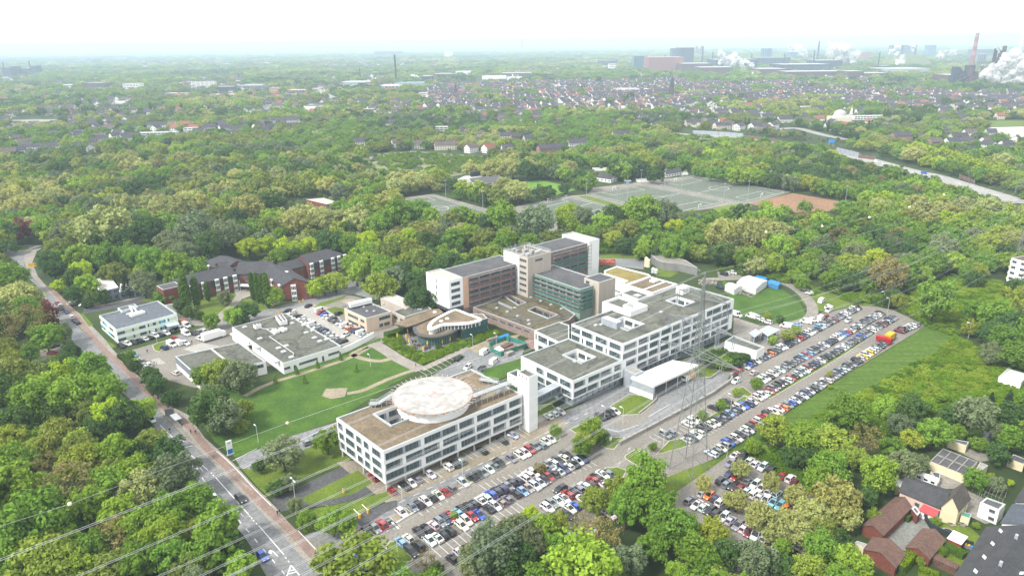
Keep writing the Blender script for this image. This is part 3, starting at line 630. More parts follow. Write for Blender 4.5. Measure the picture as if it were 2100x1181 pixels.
xsB=[(928,1042),(1055,1135),(1152,1228),(1246,1310),(1336,1410),(1425,1495),(1512,1580),(1595,1660),(1675,1760),(1762,1842)]
xsC=[(858,940),(955,1035),(1055,1135),(1145,1225),(1242,1318),(1332,1400),(1420,1490),(1500,1575),(1590,1660),(1668,1738),(1745,1808)]
xsD=[(848,935),(1048,1130),(1140,1218),(1240,1312),(1328,1400),(1415,1485),(1500,1570),(1585,1650),(1665,1735),(1742,1805)]
wu[ie]=rows_px(f_u[ie],f_u[(ie+1)%6],'2',[(*zr[0],xsA),(*zr[1],xsB),(*zr[2],[x for x in xsC if x[0]>900]),(*zr[3],[x for x in xsD if x[0]>900])])
il=edge_of(f_u,up[0],up[5])
wu[il]=rows_px(f_u[il],f_u[(il+1)%6],'2',[(*zr[0],[(477,567),(583,677),(698,798),(815,915)]),(*zr[1],[(477,563),(582,596),(618,675),(698,757),(780,792),(813,912)])])
for k in range(6):
 if k not in wu:wu[k]=rows_even((f_u[(k+1)%6]-f_u[k]).length,zr,4.2,1.5)
def fit(reg,pts,z):
 h=[uv(U0,G(*Z(reg,*p),z)) for p in pts];return frame_rect(U0,min(a[0] for a in h),max(a[0] for a in h),min(a[1] for a in h),max(a[1] for a in h))
block(MC,up,3.5,zu,M_plaster,M_roof,wu,[fit('2',((855,395),(935,365),(1095,425),(960,470)),zu),fit('2',((1300,225),(1370,200),(1520,240),(1435,272)),zu)],par=.5,win_cap=70,mull=1.2,panel=.9,floor_z=10)
f_l=ccw(lo);wl={}
ie=edge_of(f_l,lo[0],lo[1]);wl[ie]=rows_px(f_l[ie],f_l[(ie+1)%4],'2',[(*zr[2],[(522,610),(640,742),(745,830),(857,922)]),(*zr[3],[(520,633),(635,722),(743,846),(848,922)])])
il=edge_of(f_l,lo[0],lo[3]);wl[il]=rows_px(f_l[il],f_l[(il+1)%4],'2',[(*zr[2],[(205,265),(293,387),(402,497)]),(*zr[3],[(205,275),(285,330),(418,497)])])
k=edge_of(f_l,lo[2],lo[3]);wl[k]=rows_even((f_l[(k+1)%4]-f_l[k]).length,zr[2:],4.2,1.5)
block(MC,lo,3.5,zl,M_plaster,M_roof,wl,[fit('2',((430,680),(540,640),(695,700),(580,742)),zl)],par=.5,win_cap=26,mull=1.2,panel=.9,floor_z=4.2,partname='lower_wall',roofname='lower_roof')
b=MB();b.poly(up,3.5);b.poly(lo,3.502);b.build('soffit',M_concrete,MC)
gf=[U0+AD*(lu[0]+1)+BD*1.0,U0+AD*(uL-1)+BD*1.0,U0+AD*(uL-1)+BD*(ub[1]-1),U0+AD*(lu[0]+1)+BD*(lv[1]-1)]
gw=auto_wins(gf,[(.9,2.7)],1.0,1.9)
block(MC,gf,0,3.49,M_base,M_base,gw,par=.05,win_cap=0,partname='ground_floor',roofname='slab')
rb=fit('2',((790,235),(890,190),(1125,262),(990,318)),zu+2);block(MC,rb,10,zu+1.8,M_plaster,M_roof,{},[fit('2',((945,265),(1010,242),(1085,268),(1020,296)),zu+1.8)],par=.9,partname='roof_box',floor_z=16,cw=.9,coping=M_plaster,holewins=False)
pl=fit('2',((855,455),(940,400),(945,425),(880,460)),zu);block(MC,frame_rect(pl[0],0,3,0,8,AD,BD),15.9,zu+2.2,M_gpanel,M_plaster,{},par=.1,partname='plant_room')
for x,y in ((1245,330),(700,440),(1425,155),(745,435)):q=G(*Z('2',x,y),16.5);skylight(MC,q.x,q.y,16.5)
q=G(*Z('2',527,742),10.1);skylight(MC,q.x,q.y,10.1)
q=G(*Z('2',1425,160),17);b=MB();b.box((*q,18.2),(5,3.5,3.0),AA);b.build('plant_room',M_plaster,MC)
# low white link to the left of the step
lk=[G(*Z('2',188,480),8.5),G(*Z('2',390,575),8.5),G(*Z('2',478,545),8.5),G(*Z('2',478,432),8.5),G(*Z('2',395,405),8.5)]
LK=thing('link_building','low white glazed link block between the brown roofed podium and the clinic','building',(*cen(lk).xy,0));f_k=ccw(lk)
k=edge_of(f_k,lk[0],lk[1]);block(LK,lk,0,8.5,M_plaster,M_roof,{k:rows_px(f_k[k],f_k[(k+1)%5],'2',[(4.8,7.4,[(195,207),(220,292),(306,375)]),(1,3,[(220,292),(306,375)])])},par=.5,win_cap=20)
# skybridge between the two white buildings
s0,s1=G(*Z('2',206,1040),7.2),G(*Z('2',390,945),7.2);d=(s1-s0)
SB=thing('glass_footbridge','dark glazed covered footbridge between the helipad wing and main clinic','footbridge',(s0.x,s0.y,0));n_=Vector((-d.y,d.x)).normalized()
s0=s0-d.normalized()*4
bp=[s0,s1+d.normalized()*1.0,s1+d.normalized()*1.0+n_*3.2,s0+n_*3.2];fb=ccw(bp)
block(SB,bp,4.0,7.2,M_base,M_gpanel,{k:rows_even((fb[(k+1)%4]-fb[k]).length,[(4.9,6.6)],1.9,.25,.3,.3) for k in range(4) if (fb[(k+1)%4]-fb[k]).length>5},par=.1)
b=MB();b.poly(bp,4.0);b.build('soffit',M_base,SB);b=MB();o=(s0+s1)/2+n_*1.6;b.cyl((*o,0),.3,4.0,n=10);b.build('column',M_steel,SB)
# ambulance canopy
AC=thing('ambulance_canopy','white flat roofed ambulance canopy with grey end wall over the ramp','canopy',(*G(*Z('2',1200,850),0),0))
cp=[G(*Z('2',992,868),5.6),G(*Z('2',1185,940),5.6),G(*Z('2',1565,765),5.6),G(*Z('2',1340,725),5.6)]
b=MB();b.prism(cp,4.8,5.6,bottom=True);b.build('roof',mat('white_membrane',(.80,.78,.75),.8,c2=(.70,.68,.66),scale=.2),AC)
b=MB();a0,a1=cp[0],cp[1];nn=(cp[3]-cp[0]).normalized();b.prism([a0,a1,a1+nn*.4,a0+nn*.4],1.2,4.8,mi=0);b.build('end_wall',M_gpanel,AC)
b=MB();b.prism([a0,cp[3],cp[3]+(cp[1]-cp[0]).normalized()*.4,a0+(cp[1]-cp[0]).normalized()*.4],0,4.8);b.build('back_wall',M_gpanel,AC)
b=MB();b.prism([a0-nn*.3,a1-nn*.3,a1,a0],0,2.0);b.build('plinth',M_plaster,AC)
for t in (.05,.3,.55,.8):b=MB();o=cp[1]+(cp[2]-cp[1])*t+(cp[0]-cp[1]).normalized()*.6;b.cyl((*o,0),.16,4.8,n=8);b.build('post',M_steel,AC)
pc=fit('2',((945,810),(1000,780),(1090,825),(1030,850)),6.4);AN=thing('entrance_annex','small beige roofed annex between clinic and ambulance canopy','annex',(*cen(pc).xy,0));block(AN,pc,0,6.6,M_gpanel,M_concrete,{},par=.15)
def lowwall(name,label,reg,pts,h,t,m,cat='wall'):
 g=GP(reg,pts);Ls,Rs=strip_pts(g,t);b=MB();b.prism(Ls+Rs[::-1],0,h);o=b.build(name,m);return tag(o,label,cat)
lowwall('retaining_wall','long pale retaining wall along the ambulance ramp beside the car park','o',((1270,912),(1335,878),(1400,843),(1460,810),(1500,782),(1500,770)),1.3,.8,M_concrete)
lowwall('retaining_wall','low curved pale kerb wall round the grass by the ambulance canopy','2',((1200,1010),(1205,1060),(1150,1110),(1060,1180)),.8,.5,M_concrete)
lowwall('retaining_wall','low pale wall round the small lawn behind the ambulance canopy','2',((1480,820),(1530,890),(1660,880),(1740,825)),.8,.5,M_concrete)
lowwall('kerb_wall','long low concrete kerb wall between the access road and lower car park','o',((812,1074),(870,1040),(960,995),(1045,950),(1140,905)),.45,.6,M_kerb)
# white flat box by the lot
wb=[G(*Z('5',1255,870),5),G(*Z('5',1540,960),5),G(*Z('5',1612,925),5),G(*Z('5',1335,820),5)]
WB=thing('utility_building','windowless white flat roofed utility box beside the upper car park','building',(*cen(wb).xy,0));block(WB,wb,0,5,M_plaster,M_roof,{},par=.7)
ww=[wb[1],wb[2],wb[2]+AD*2,wb[1]+AD*2]
for (reg,pts,z_,lab) in (('5',((1465,800),(1520,840),(1590,790),(1530,760)),4,'grey metal canopy on posts behind the white utility box'),('5',((1560,770),(1640,830),(1750,770),(1640,730)),4,'larger grey metal canopy with dark stores beside the utility box')):
 q=GP(reg,pts,z_);r=thing('metal_shelter',lab,'shelter',(*cen(q).xy,0));b=MB();b.prism(q,z_-.25,z_,bottom=True);b.build('roof',M_metal,r)
 for p in inset(q,.5):b=MB();b.cyl((*p,0),.12,z_-.25,n=6);b.build('post',M_steel,r)
 b=MB();b.prism(inset(q,1.2),0,2.4);b.build('store',M_base,r)
# ------------------------------------------------------------- 3 older cross shaped ward block under scaffolding
OB=thing('ward_block','older five storey cross shaped ward block with salmon and netted green scaffold fronts','building',(*G(*Z('3',1100,685),4.8),0))
zw,zc,zs=19.5,24.5,15.6
wa,wb_,wc=G(*Z('3',85,480),zw),G(*Z('3',330,556),zw),G(*Z('3',1015,375),zw)
ex=(wc-wb_).normalized();ey=(wa-wb_).normalized();ey=(ey-ex*ey.dot(ex)).normalized()
Wd=(wa-wb_).length;Ln=(wc-wb_).length;O=wb_
def R(u0,u1,v0,v1):return [O+ex*u0+ey*v0,O+ex*u1+ey*v0,O+ex*u1+ey*v1,O+ex*u0+ey*v1]
cap=R(-.4,7.6,-.4,Wd);f_=ccw(cap)
zr5=[(17.0,18.6),(13.9,15.5),(10.8,12.4),(7.7,9.3)]
k1,k2=edge_of(f_,cap[0],cap[1]),edge_of(f_,cap[0],cap[3])
block(OB,cap,6.6,zw+.6,M_plaster,M_pink,{k1:[(1.4,6.4,a,b) for a,b in zr5],k2:[(Wd*.44,Wd*.44+.9,a-.2,b+.2) for a,b in zr5]},par=.5,partname='white_cladding',roofname='end_roof',mull=1.6)
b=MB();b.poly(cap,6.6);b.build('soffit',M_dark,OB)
for k in range(9):
 for (p,q) in ((cap[0],cap[1]),(cap[0],cap[3])):
  b=MB();a_,c_=p+(q-p)*k/9,p+(q-p)*(k+1)/9;b.beam((*a_,4.9),(*c_,6.6),.14);b.beam((*c_,4.9),(*c_,6.6),.14)
  if k<9:b.build('truss_brace',M_base,OB)
pk=R(7.62,11,-.2,.6);block(OB,pk,4.8,zw,mat('salmon_plaster',(.62,.40,.27),.85,c2=(.54,.35,.24),scale=.4),M_concrete,{},par=.05,partname='salmon_panel',roofname='cap')
zr6=[(16.9,18.4),(13.9,15.4),(10.9,12.4),(7.9,9.4),(5.3,6.6)]
wg=R(7.65,Ln+2,0,Wd-.6);f_=ccw(wg);k1=edge_of(f_,wg[0],wg[1]);LW=(f_[(k1+1)%4]-f_[k1]).length
block(OB,wg,0,zw,M_brown,M_bitumen,{k1:[w for w in rows_even(LW,zr6,4.6,1.3,3.8,1.2)]},par=.35,partname='west_wing_wall',roofname='west_wing_roof',win_cap=40,mull=1.1,frame=M_dframe)
random.seed(3)
def panels(p,q,zs_,m,name,n,off=.22,h=.85,w=.9,skip=.12):
 d=(q-p);L=d.length;d=d/L;nn=Vector((d.y,-d.x));ang=math.atan2(d.y,d.x)
 for z in zs_:
  b=MB()
  for i in range(n):
   if random.random()<skip:continue
   u=(i+.5)*L/n;o=p+d*u+nn*off;b.box((*o,z),(L/n*w,.08,h*random.uniform(.8,1.1)),ang)
  b.beam((*(p+nn*(off-.06)),z),(*(q+nn*(off-.06)),z),.05)
  b.build(name,m,OB)
def scaffold(p,q,z0,z1,name='scaffold',bay=2.5,lift=2.0,off=1.15):
 d=(q-p);L=d.length;d=d/L;nn=Vector((d.y,-d.x));n=int(L/bay);b=MB()
 for i in range(n+1):
  for o_ in (.35,off):o=p+d*(i*L/n)+nn*o_;b.beam((*o,z0),(*o,z1+.8),.09)
 z=z0+lift
 while z<z1+.5:
  for o_ in (.35,off):b.beam((*(p+nn*o_),z),(*(q+nn*o_),z),.07)
  b.beam((*(p+nn*.75),z-.1),(*(q+nn*.75),z-.1),.75,1,.08);z += lift
 return b.build(name,[M_base,M_brown],OB)
P_,Q_=f_[k1],f_[(k1+1)%4];P_=P_+ex*3.5
panels(P_,Q_,[16.1,13.1,10.1,7.1],M_redp,'salmon_panel',14);scaffold(P_,Q_,4.8,19.0)
# central stair and lift tower
t0,t1,t3=G(*Z('3',1098,325),zc),G(*Z('3',1335,270),zc),G(*Z('3',1005,300),zc)
tl=max(12,(t1-t0).length);tv=(t3-t0).length
to=O+ex*(t0-O).dot(ex)+ey*(t0-O).dot(ey)
def T(u0,u1,v0,v1):return [to+ex*u0+ey*v0,to+ex*u1+ey*v0,to+ex*u1+ey*v1,to+ex*u0+ey*v1]
tow=T(0,tl,0,tv);f_=ccw(tow);kl,kf=edge_of(f_,tow[0],tow[3]),edge_of(f_,tow[0],tow[1])
block(OB,tow,0,zc,M_beige,M_sedum,{kl:rows_px(f_[kl],f_[(kl+1)%4],'3',[(z_,z_+1.2,[(1020,1082)]) for z_ in (21.8,18.6,15.6,12.6,9.6,6.6)]),kf:[(4.8,9.6,21.6,22.6)]},par=.5,partname='tower_wall',roofname='tower_roof')
tow2=T(0,tl,tv+.02,tv+11.5);block(OB,tow2,0,zc,M_plaster,M_sedum,{},par=.5,partname='tower_white_wall',roofname='tower_roof')
random.seed(11);f2=T(0,tl,0,tv+11.5)
for k in range(26):
 o=to+ex*random.uniform(1,tl-1)+ey*random.uniform(1,tv+10.5);h=random.uniform(1.5,3.6);b=MB();b.cyl((*o,zc-.5),.07,h,n=6)
 if k%3 == 0:b.box((*o,zc-.5+h*.7),(.35,.25,1.3),random.uniform(0,3))
 b.build('antenna_mast',M_steel,OB)
b=MB()
for (p,q) in zip(f2,f2[1:]+f2[:1]):
 for h in (.6,1.1):b.beam((*p,zc+h),(*q,zc+h),.07)
 n=int((q-p).length/1.6)
 for i in range(n):o=p+(q-p)*i/n;b.beam((*o,zc),(*o,zc+1.1),.07)
b.build('railing',M_steel,OB)
for k in range(7):o=to+ex*random.uniform(2,tl-2)+ey*random.uniform(2,tv+9);b=MB();b.box((*o,zc+.1),(random.uniform(1,3),random.uniform(1,2),1.2),AA+.1);b.build('plant_unit',M_metal,OB)
b=MB();b.poly(inset(T(3,9,2,8),.1),zc-.46);b.build('rust_patch',M_tile,OB)
# east wing beyond the tower
e0_=(G(*Z('3',1340,268),zw)-O);vv=e0_.dot(ey);uu0=e0_.dot(ex);ee=G(*Z('3',1640,170),zw)-O;uu1=ee.dot(ex)
ew=R(uu0-6,uu1,vv,vv+Wd-1);f_=ccw(ew);k1=edge_of(f_,ew[0],ew[1]);LW=(f_[(k1+1)%4]-f_[k1]).length
block(OB,ew,0,zw,M_brown,M_bitumen,{k1:rows_even(LW,zr6,4.4,1.2,7,1.2)},par=.35,partname='east_wing_wall',roofname='east_wing_roof',win_cap=30,mull=1.1,frame=M_dframe)
P_,Q_=f_[k1],f_[(k1+1)%4];P_=P_+ex*6
panels(P_,Q_,[16.1],M_redp,'salmon_panel',9);panels(P_,Q_,[13.0,10.0,7.0],M_netg,'green_panel',10,h=1.5,w=.95);scaffold(P_,Q_+ex*2,4,18.5)
ed=R(uu1+.02,uu1+8.2,vv-1.0,vv+Wd+2);block(OB,ed,0,zw+1.0,M_plaster,M_pink,{},par=.5,partname='white_cladding',roofname='end_roof')
# south wing wrapped in green netting
s0_,s1_=G(*Z('3',1125,468),zs)-O,G(*Z('3',1640,622),zs)-O;sb=G(*Z('3',1390,387),zs)-O
su0=s0_.dot(ex);sv0,sv1=s0_.dot(ey),s1_.dot(ey);sw=min(17,max(12,sb.dot(ex)-su0))
so=R(su0,su0+sw,sv1,sv0+2);f_=ccw(so);k1=edge_of(f_,so[0],so[3]);LW=(f_[(k1+1)%4]-f_[k1]).length;k2=edge_of(f_,so[0],so[1])
zr4=[(13.2,14.6),(10.6,12.0),(8.0,9.4),(5.5,6.9)]
block(OB,so,0,zs,mat('green_grey_wall',(.30,.38,.32),.85,c2=(.24,.31,.26),scale=.5),M_bitumen,{k1:rows_even(LW,zr4,3.2,1.0),k2:rows_even(sw,zr4,2.6,1.2)},par=.35,partname='south_wing_wall',roofname='south_wing_roof',win_cap=44,mull=1.1,frame=M_dframe)
P_,Q_=f_[k1],f_[(k1+1)%4];panels(P_,Q_,[14.95,12.5,9.9,7.4,5.1],M_netg,'green_netting',16,off=.55,h=.75,w=.97,skip=.05);scaffold(P_,Q_,4.8,zs)
P2,Q2=f_[k2],f_[(k2+1)%4];Q2b=P2+(Q2-P2)*.45;panels(P2,Q2b,[14.5,12.5,10.4,8.4,6.4],M_netg,'green_netting',4,off=.6,h=1.7,w=.98,skip=0);scaffold(P2,Q2b,4.8,zs)
es=R(su0+sw*.5,su0+sw+2.5,sv1-3.5,sv1+6);block(OB,es,0,zs+2.2,M_beige,M_bitumen,{edge_of(ccw(es),es[0],es[3]):[(1.2,3.4,zs-.2,zs+1.2)]},par=.35,partname='stair_core_wall',roofname='stair_core_roof')
# ------------------------------------------------------------- 4 brown roofed podium with two light wells
PD=thing('treatment_podium','low podium with stained brown roof and two white light wells in front of ward block','building',(*G(*Z('3',1165,1025),0),0))
pd=[G(*Z('3',x,y),4.8) for x,y in ((565,805),(1165,1027),(1500,925),(1560,870),(1420,780),(1130,660),(1000,640),(900,668),(800,720))]
h1=[G(*Z('3',x,y),4.8) for x,y in ((1105,830),(1180,800),(1380,875),(1295,908))];h2=[G(*Z('3',x,y),4.8) for x,y in ((880,700),(935,690),(1075,757),(1010,780))]
M_moss=mat('mossy_brown_roof',(.105,.098,.088),.95,c2=(.115,.098,.045),scale=.05,fine=.7,detail=9,stain=.5)
pdc=ccw(pd);ke=edge_of(pdc,pd[0],pd[1])
block(PD,pd,0,4.8,M_brown,M_moss,{ke:rows_even((pd[1]-pd[0]).length,[(2.6,3.4)],3.2,1.5,3,3)},[h1,h2],par=.3,win_cap=20,floor_z=.2,frame=M_dframe,coping=M_coping)
for x,y in ((1130,712),(1225,747),(1325,783),(1425,822),(800,815),(900,852),(1000,893),(1105,935),(1112,972),(970,815)):q=G(*Z('3',x,y),4.5);skylight(PD,q.x,q.y,4.5,1.3)
b=MB();p,q=G(*Z('3',800,700),4.6),G(*Z('3',890,668),4.6);b.box(((p.x+q.x)/2,(p.y+q.y)/2,5.4),((q-p).length,1.0,1.8),math.atan2((q-p).y,(q-p).x));b.build('parapet',M_plaster,PD)
p,q=G(*Z('3',815,765),4.6),G(*Z('3',950,825),4.6);b=MB();b.beam((*p,5.0),(*q,5.0),.5,0,.9);b.build('parapet',M_gpanel,PD)
# ------------------------------------------------------------- 5 curved cafe pavilion
CF=thing('cafe_pavilion','curved glass cafe pavilion with oval brown roof and raised white rimmed lantern','pavilion',(*G(*Z('4',950,600),0),0))
of=ring(GP('4',((755,425),(752,460),(775,492),(830,517),(920,530),(1020,523),(1100,500),(1160,475),(1205,440),(1215,415),(1160,350),(1050,290),(960,330),(850,370)),4.9),3)
gl=inset(of,1.6);b=MB();b.prism(of,4.5,4.95,bottom=True);b.build('roof',M_sedum,CF)
b=MB();o2=inset(of,1.5)
for i in range(len(of)):j=(i+1)%len(of);A_=ccw(of);b.face([(*A_[i],4.97),(*A_[j],4.97),(*o2[j],4.97),(*o2[i],4.97)])
b.build('roof_rim',M_bitumen,CF)
b=MB();b.prism(gl,0,4.5);b.build('glass_wall',mat('green_tinted_glass',(.02,.075,.07),.1,c2=(.05,.12,.11),scale=.5,spec=.6),CF)
for i in range(0,len(gl),1):b=MB();b.beam((*gl[i],0),(*gl[i],4.5),.12);b.build('mullion',M_frame,CF)
wing=GP('4',((560,400),(690,432),(780,405),(960,330),(1050,290),(1000,250),(900,262)),5.6);b=MB();b.prism(wing,5.2,5.6,bottom=True,mtop=1);b.build('entrance_canopy',[M_bitumen,M_sedum],CF)
lan=ring(GP('4',((888,445),(930,452),(975,440),(1040,412),(1120,405),(1230,400),(1330,388),(1425,352),(1290,298),(1165,255),(1050,300),(960,348),(905,395)),7.6),3)
b=MB();ls=inset(lan,.8);b.prism(ls,4.95,6.9);b.build('lantern_window',M_glass,CF)
b=MB();b.prism(lan,6.9,7.6,bottom=True);b.build('lantern_rim',M_plaster,CF);b=MB();b.poly(inset(lan,1.7),7.62);b.build('lantern_roof',M_sedum,CF)
n=len(ls)
for i in range(n):b=MB();b.beam((*ls[i],4.95),(*ls[i],6.9),.35);b.build('mullion',M_plaster,CF)
for x,y in ((1085,350),(1025,375)):q=G(*Z('4',x,y),7.6);b=MB();b.cyl((*q,7.6),.9,.35,.7,n=16);b.build('roof_dome',M_plaster,CF)
q=G(*Z('4',962,282),5.8);b=MB();b.cyl((*q,5.6),.9,.35,.7,n=16);b.build('roof_dome',M_plaster,CF)
hall=[G(*Z('4',x,y),6.8) for x,y in ((1220,412),(1425,362),(1480,345),(1435,300),(1300,300))];kk=ccw(hall);k_=edge_of(kk,hall[0],hall[1])
block(CF,hall,0,6.8,MATS['green_tinted_glass'],M_sedum,{k_:rows_even((hall[1]-hall[0]).length,[(4.6,5.3)],1.2,2.4)},par=.3,partname='hall_wall',roofname='hall_roof',frame=M_plaster)
# parasols, tables on the terrace
PARA=[(598,545),(698,500),(684,555),(712,600),(893,622),(851,672),(1036,608),(1113,585),(1227,545),(1296,520),(1404,482),(1478,462)]
PL=['beside the hedge at the left end of the cafe terrace','behind the two others at the left of the cafe terrace','in the middle of the left parasol cluster','at the lower edge of the left parasol cluster','in front of the curved cafe window','nearest to the planted beds below the cafe','right of the curved cafe window','just before the open cafe door','at the right end of the oval glass wall','before the straight glass hall','second from the right end of the terrace','at the far right end of the terrace']
for (x,y),l in zip(PARA,PL):
 q=G(*Z('4',x,y),0);r=thing('parasol','closed yellow parasol '+l,'parasol',(*q,0),0,'closed yellow parasols on the cafe terrace')
 b=MB();b.cyl((*q,0),.04,2.9,n=6);b.cyl((*q,0),.35,.1,n=10);b.build('pole',M_steel,r)
 b=MB();pr=[(.9,.30),(1.3,.36),(1.9,.27),(2.5,.16),(2.85,.03)]
 for (za,ra),(zb,rb2) in zip(pr[:-1],pr[1:]):b.cyl((*q,za),ra,zb-za,rb2,n=9)
 b.build('canopy',M_yell,r)
random.seed(5);TB=None;MT=mat('dark_table',(.06,.05,.05),.6)
k=0
for x,y in ((640,560),(660,600),(740,520),(760,580),(780,620),(830,620),(870,650),(930,600),(985,610),(900,640),(1090,540),(1140,590),(1250,510),(1330,540),(1380,500),(1270,570),(1450,480),(770,650)):
 q=G(*Z('4',x,y),0);k += 1
 if TB is None:
  TB=thing('cafe_table','x','table',(0,0,0));b=MB();b.cyl((0,0,.72),.55,.04,n=12);b.build('tabletop',MT,TB);b=MB();b.cyl((0,0,0),.06,.72,n=6);b.cyl((0,0,0),.3,.04,n=8);b.build('leg',MT,TB)
  for a in range(4):b=MB();c_=Vector((math.cos(a*1.57),math.sin(a*1.57),0))*.95;b.box((c_.x,c_.y,.45),(.45,.45,.06),a*1.57);b.box((c_.x*1.22,c_.y*1.22,.7),(.05,.45,.5),a*1.57);b.beam((c_.x,c_.y,0),(c_.x,c_.y,.45),.3);b.build('seat',MT,TB)
  r=TB
 else:
  r=TB.copy();COL.objects.link(r)
  for ch in TB.children:c_=ch.copy();COL.objects.link(c_);c_.parent=r
 r.location=(*q,0);r.rotation_euler[2]=random.random()
 r['label']='small dark cafe table with its seats on the cafe terrace, %s from the left'%ordn(k);r['group']='dark tables on the cafe terrace'
# ------------------------------------------------------------- 6 beige low building
BG=thing('beige_building','beige two storey flat roofed building with white roof duct beside the middle car park','building',(*G(*Z('4',300,480),0),0))
bq=[G(*Z('4',x,y),7) for x,y in ((75,250),(290,348),(540,278))];bq.append(bq[0]+bq[2]-bq[1]);f_=ccw(bq);k1,k2=edge_of(f_,bq[0],bq[1]),edge_of(f_,bq[1],bq[2])
block(BG,bq,0,7,mat('beige_plaster',(.60,.48,.37),.85,c2=(.53,.42,.33),scale=.4,stretch=(2,2,.2)),M_bitumen,{k1:rows_px(f_[k1],f_[(k1+1)%4],'4',[(4.3,5.6,[(113,210),(235,272)]),(1.2,2.5,[(118,212),(235,275)])]),k2:rows_px(f_[k2],f_[(k2+1)%4],'4',[(4.2,5.7,[(420,525)]),(1,2.6,[(420,460),(470,520)])])},par=.4,mull=1.4,frame=M_dframe)
br=[G(*Z('4',x,y),5.6) for x,y in ((545,280),(670,335),(930,255),(870,205),(760,205))];block(BG,br,0,5.6,M_beige,M_roof,auto_wins(br,[(2.6,4)],3,2,[edge_of(ccw(br),br[0],br[1])]),par=.3,partname='side_wall',roofname='side_roof')
bp_=[G(*Z('4',x,y),6) for x,y in ((430,150),(560,105),(820,213),(680,250))];block(BG,bp_,0,6,M_beige,mat('pinkish_gravel_roof',(.50,.43,.39),.95,c2=(.42,.36,.33),scale=.2,fine=1),{},par=.2,partname='rear_wall',roofname='rear_roof')
for (x0,y0,x1,y1) in ((130,225,340,175),):p,q=G(*Z('4',x0,y0),8),G(*Z('4',x1,y1),8);b=MB();b.beam((*p,8.2),(*q,8.2),2.2,0,1.8);b.build('roof_duct',M_plaster,BG);b=MB();p2_,q2_=p+BD*2.6,q+BD*2.6;b.beam((*p2_,7.9),(*q2_,7.9),1.6,0,1.3);b.build('roof_duct',M_metal,BG)
random.seed(8)
for x,y in ((270,250),(300,290),(370,230),(410,240),(460,220),(370,290),(470,260),(745,240),(770,243),(800,245),(735,232),(765,228),(825,246)):q=G(*Z('4',x,y),6.2);skylight(BG,q.x,q.y,6.6 if x<600 else 5.3,1.0)
cs=[G(*Z('q',x,y),3) for x,y in ((1580,105),(1660,135),(1790,95),(1710,65))];r=thing('carport','tan flat carport roof on posts by the street corner','carport',(*cen(cs).xy,0));b=MB();b.prism(cs,2.8,3.0,bottom=True);b.build('roof',M_sand,r)
for p in inset(cs,.4):b=MB();b.cyl((*p,0),.1,2.8,n=6);b.build('post',M_steel,r)
# ------------------------------------------------------------- 7 long low white building with wing
LB=thing('supply_building','long low white building with grey green roof, roof coolers and scattered skylights','building',(*G(*Z('q',690,1010),0),0))
lb=[G(*Z('q',x,y),4.6) for x,y in ((270,418),(690,900),(1590,640),(925,245))]
lb[1]=lb[2]+(lb[0]-lb[3]);f_=ccw(lb);k1=edge_of(f_,lb[1],lb[2])
block(LB,lb,0,4.6,M_plaster,M_roof,{k1:rows_px(f_[k1],f_[(k1+1)%4],'q',[(1.7,2.7,[(600,975),(1087,1305),(1440,1570)]),(.2,2.5,[(1020,1045),(1362,1388)])])},par=.4,mull=1.2)
tc_=[G(*Z('q',x,y),4.6) for x,y in ((1592,655),(1600,640),(2000,500),(1990,525),(1820,600))]
lwg=[G(*Z('p',1130,826),5.2),G(*Z('p',1960,642),5.2),G(*Z('q',680,832),5.2)];lwg.append(lwg[0]+lwg[2]-lwg[1]);f_=ccw(lwg);k1=edge_of(f_,lwg[0],lwg[3]);k2=edge_of(f_,lwg[3],lwg[2])
LWG=thing('workshop_wing','lower grey sided flat wing of the supply building facing the pale building court','building',(*lwg[3],0))
block(LWG,lwg,0,5.2,M_plaster,M_roof,{k1:[(5+i*4,7+i*4,2.6,4.4) for i in range(4)],k2:[((lwg[2]-lwg[3]).length-6,(lwg[2]-lwg[3]).length-1,3.0,4.4)]},par=.4)
b=MB();p,q=f_[k1],f_[(k1+1)%4];d=(q-p).normalized();nn=Vector((d.y,-d.x));b.prism([p+nn*.03,q+nn*.03,q+nn*.08,p+nn*.08],2.4,5.15);b.build('grey_cladding',M_base,LWG)
b=MB();m0=lwg[0]+(lwg[1]-lwg[0])*.55;m1=lwg[3]+(lwg[2]-lwg[3])*.55;b.beam((*m0,5.0),(*m1,5.0),.5,0,.7);b.build('parapet',M_steel,LWG)
ld=GP('q',((240,500),(450,640),(560,620),(310,470)),3);r=thing('loading_roof','flat pale grey loading bay roof between the two low white buildings','canopy',(*cen(ld).xy,0));b=MB();b.prism(ld,2.8,3.1,bottom=True);b.build('roof',M_steel,r);b=MB();b.prism(inset(ld,.8),0,2.8);b.build('wall',M_plaster,r)
for x,y in ((425,420),(608,560),(835,675),(895,718),(930,648),(990,785),(812,838),(1170,487),(1248,462),(1140,397),(1018,318),(995,375),(1270,550),(1335,592),(1418,568),(588,670)):q=G(*Z('q',x,y),4.3);skylight(LB,q.x,q.y,4.2,2.0)
def cooler(name,label,reg,p,q,w,z,h,fans):
 a,c=G(*Z(reg,*p),z+h),G(*Z(reg,*q),z+h);d=(c-a).normalized();r=thing(name,label,'cooling unit',(a.x,a.y,z));ang=math.atan2(d.y,d.x);L=(c-a).length;m=(a+c)/2
 b=MB();b.box((*m,z+h*.6),(L,w,h*.8),ang);b.build('casing',M_plaster,r);b=MB();b.box((*m,z+h*.1),(L*.9,w*.8,h*.2),ang);b.build('frame',M_base,r)
 for i in range(fans):
  for s in (-1,1):o=a+d*L*(i+.5)/fans+Vector((-d.y,d.x))*s*w*.24;b=MB();b.cyl((*o,z+h),w*.2,.12,n=12);b.build('fan',M_tile if i%2 == 0 else M_base,r)
cooler('roof_cooler','large white two row cooling unit on the long low building roof','q',(840,275),(895,345),3.2,4.2,2.2,6)
